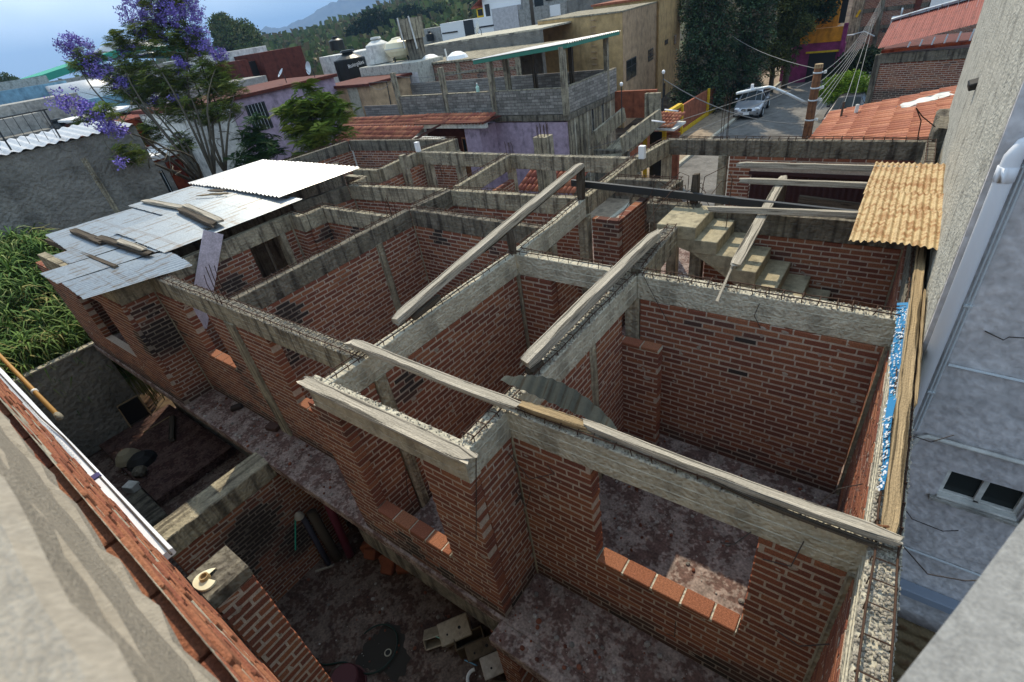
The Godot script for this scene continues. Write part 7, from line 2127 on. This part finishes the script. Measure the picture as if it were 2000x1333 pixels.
	tree("glossy_shrub", "dark glossy leaved shrub above the lime green tree", Vector3(-3.7, -2.65, -44.0), Vector3(-3.7, -1.6, -44.0), [[Vector3(-4.3, -0.8, -44.0), 0.9], [Vector3(-3.4, -0.5, -44.0), 1.0], [Vector3(-2.7, -0.9, -44.0), 0.8], [Vector3(-4.9, -1.4, -44.0), 0.8]], leaf_spray(10, 0.3, 33, 0.4), 170.0, dk, 1.0, 0.1, null, "shrub")
	# trees over the roofs and on the low rise
	var far := leaf_spray(16, 0.9, 14, 0.35)
	var olive := [Color(0.085, 0.115, 0.035), Color(0.11, 0.135, 0.045), Color(0.06, 0.085, 0.03), Color(0.14, 0.135, 0.055)]
	var n := 0
	for q in [[-137.0, -121.0, 13.5, 6.0, "leftmost of the dark round fig trees on the skyline"], [-130.0, -128.0, 12.5, 6.5, "second of the dark round fig trees on the skyline"], [-121.0, -133.0, 11.5, 6.0, "third dark round fig tree, behind the water tower"], [-114.0, -140.0, 12.0, 6.0, "rightmost dark fig tree, left of the white modern house"]]:
		var c := Vector3(q[0], -2.65, q[1])
		tree("skyline_fig", q[4], c, c + Vector3(0, 4, 0), [[c + Vector3(0, q[2] - 5.0, 0), q[3], 1.0, 0.75], [c + Vector3(-4, q[2] - 6.5, 3), q[3] * 0.75], [c + Vector3(4, q[2] - 6.5, -3), q[3] * 0.75], [c + Vector3(1, 4.5, 3), q[3] * 0.8], [c + Vector3(-2, 5.5, 0), q[3] * 0.8]], far, 26.0, dk, 1.3, 0.5, null, "tree", "dark trees on the skyline")
	for q in [[-127.5, -69.0, 12.8, 3.0, "round topped pale green tree right of the jacaranda blossom"], [-123.5, -70.5, 11.0, 3.6, "broad pale green tree beside the round topped one"], [-133.0, -64.0, 9.0, 3.2, "low tree half hidden behind the jacaranda"], [-162.5, -35.0, 8.6, 2.6, "tall palm like tree at the far left skyline"], [-166.0, -31.0, 6.9, 2.6, "dark tree at the photo's left edge on the skyline"], [-128.0, -62.0, 8.0, 2.6, "small tree left of the round topped pair"]]:
		var c := Vector3(q[0], -2.65, q[1])
		var h: float = q[2] + 2.65
		tree("skyline_tree", q[4], c, c + Vector3(0, h * 0.4, 0), [[c + Vector3(0, h - q[3] * 0.8, 0), q[3], 1.0, 0.9], [c + Vector3(1.4, h - q[3] * 1.6, 1.0), q[3] * 0.9], [c + Vector3(-1.5, h - q[3] * 1.7, -1.0), q[3] * 0.9], [c + Vector3(0.4, h * 0.35, 0.5), q[3] * 0.9]], far, 34.0, olive, 0.8, 0.3)
	for q in [[-84.0, -24.0, 1.9, "olive trees in front of the blue houses, left one"], [-78.0, -29.0, 2.6, "leafy tree between the blue hall and jacaranda blossom"], [-92.0, -36.0, 3.6, "dense tree hiding the long pale blue building"], [-70.0, -20.0, 1.6, "yellowish shrub tree right of the black tank"]]:
		var c := Vector3(q[0], -2.65, q[1])
		tree("garden_tree", q[3], c, c + Vector3(0, 1.6, 0), [[c + Vector3(0, q[2] + 1.0, 0), 2.2], [c + Vector3(1.6, q[2] + 0.4, -1.8), 1.9], [c + Vector3(-1.4, q[2] + 0.2, 1.8), 1.8], [c + Vector3(0.4, q[2] - 1.4, 0.3), 2.0]], sp, 60.0, olive, 1.6, 0.2)
	# scrub on the low rise behind the tanks: nobody could count it
	var places := []
	var cols := []
	for i in 9000:
		var d := rng.randf_range(70.0, 420.0)
		var a := rng.randf_range(-1.30, -0.55)
		var x := sin(a) * d
		var z := -cos(a) * d
		var y := hill_height(x, z)
		var k := rng.randf_range(0.9, 2.6) * (0.7 + d / 260.0)
		places.append(Transform3D(Basis.from_euler(Vector3(0, rng.randf() * TAU, 0)).scaled(Vector3(k, k * rng.randf_range(0.7, 1.3), k)), Vector3(x, y + k * 0.5, z)))
		var c: Color = olive[rng.randi() % 4] if rng.randf() < 0.8 else Color(0.13, 0.10, 0.05)
		cols.append(c * rng.randf_range(0.6, 1.4))
	tag(many(self, "scrub", leaf_spray(22, 1.0, 40, 0.35), M.leaf, places, cols), "olive scrub and bushes covering the low rise behind the tanks", "bushes")
	var hs := st()
	hs.set_smooth_group(0)
	var hp := func(i: int, k: int) -> Vector3:
		var d := 60.0 + 25.0 * k + k * k * 1.6
		var a := lerpf(-1.55, -0.2, i / 60.0)
		var x := sin(a) * d
		var z := -cos(a) * d
		return Vector3(x, hill_height(x, z), z)
	for i in 60:
		for k in 16:
			var a: Vector3 = hp.call(i, k)
			var b: Vector3 = hp.call(i + 1, k)
			var c: Vector3 = hp.call(i + 1, k + 1)
			var d: Vector3 = hp.call(i, k + 1)
			quad(hs, a, b, c, d, (a + c) * 0.5 - Vector3(0, 5, 0))
	setting("low_hill", done(hs), M.hill)
	# mountains
	var ridge := [[-3900, -1300, -40], [-3600, -1700, -10], [-3400, -1900, 70], [-3327, -1961, 98], [-3257, -2022, 110], [-3193, -2062, 90], [-3120, -2130, 108], [-3073, -2196, 128], [-2991, -2306, 172], [-2930, -2360, 182], [-2875, -2410, 178], [-2760, -2540, 205], [-2630, -2669, 235], [-2418, -2925, 315], [-2150, -3100, 300], [-1930, -3295, 262], [-1500, -3500, 180], [-900, -3700, 90]]
	var ms := st()
	ms.set_smooth_group(0)
	var fine := []
	for i in ridge.size() - 1:
		for k in 6:
			var t := k / 6.0
			var p := Vector3(lerpf(ridge[i][0], ridge[i + 1][0], t), lerpf(ridge[i][2], ridge[i + 1][2], t), lerpf(ridge[i][1], ridge[i + 1][1], t))
			p.y += 14.0 * wob.get_noise_2d(i * 1.7 + t * 1.7, 3.0)
			fine.append(p)
	for i in fine.size() - 1:
		for k in 8:
			var pt := func(u: Vector3, kk: int) -> Vector3:
				var out := Vector3(u.x, 0, u.z).normalized()
				var f := kk / 8.0
				return Vector3(u.x, 0, u.z) - out * (900.0 * f) + Vector3(0, lerpf(u.y, -30.0, pow(f, 0.7)) + 40.0 * f * (1.0 - f) * wob.get_noise_2d(u.x * 0.004 + kk, u.z * 0.004), 0)
			quad(ms, pt.call(fine[i], k), pt.call(fine[i + 1], k), pt.call(fine[i + 1], k + 1), pt.call(fine[i], k + 1), fine[i] - Vector3(0, 2000, 0))
		var back := Vector3(fine[i].x, 0, fine[i].z).normalized() * 900.0
		quad(ms, fine[i], fine[i + 1], fine[i + 1] + back - Vector3(0, 300, 0), fine[i] + back - Vector3(0, 300, 0), fine[i] - Vector3(0, 2000, 0))
	setting("mountains", done(ms), M.mountain)


func hill_height(x: float, z: float) -> float:
	var d := Vector2(x, z).length()
	var a := atan2(-x, -z)   # 0 ahead, growing to the left
	return -2.7 + smoothstep(60.0, 330.0, d) * (6.0 + 16.0 * smoothstep(1.0, 0.55, a)) * smoothstep(1.35, 1.0, a) + smoothstep(70.0, 300.0, d) * 2.5 * wob.get_noise_2d(x * 0.02, z * 0.02)
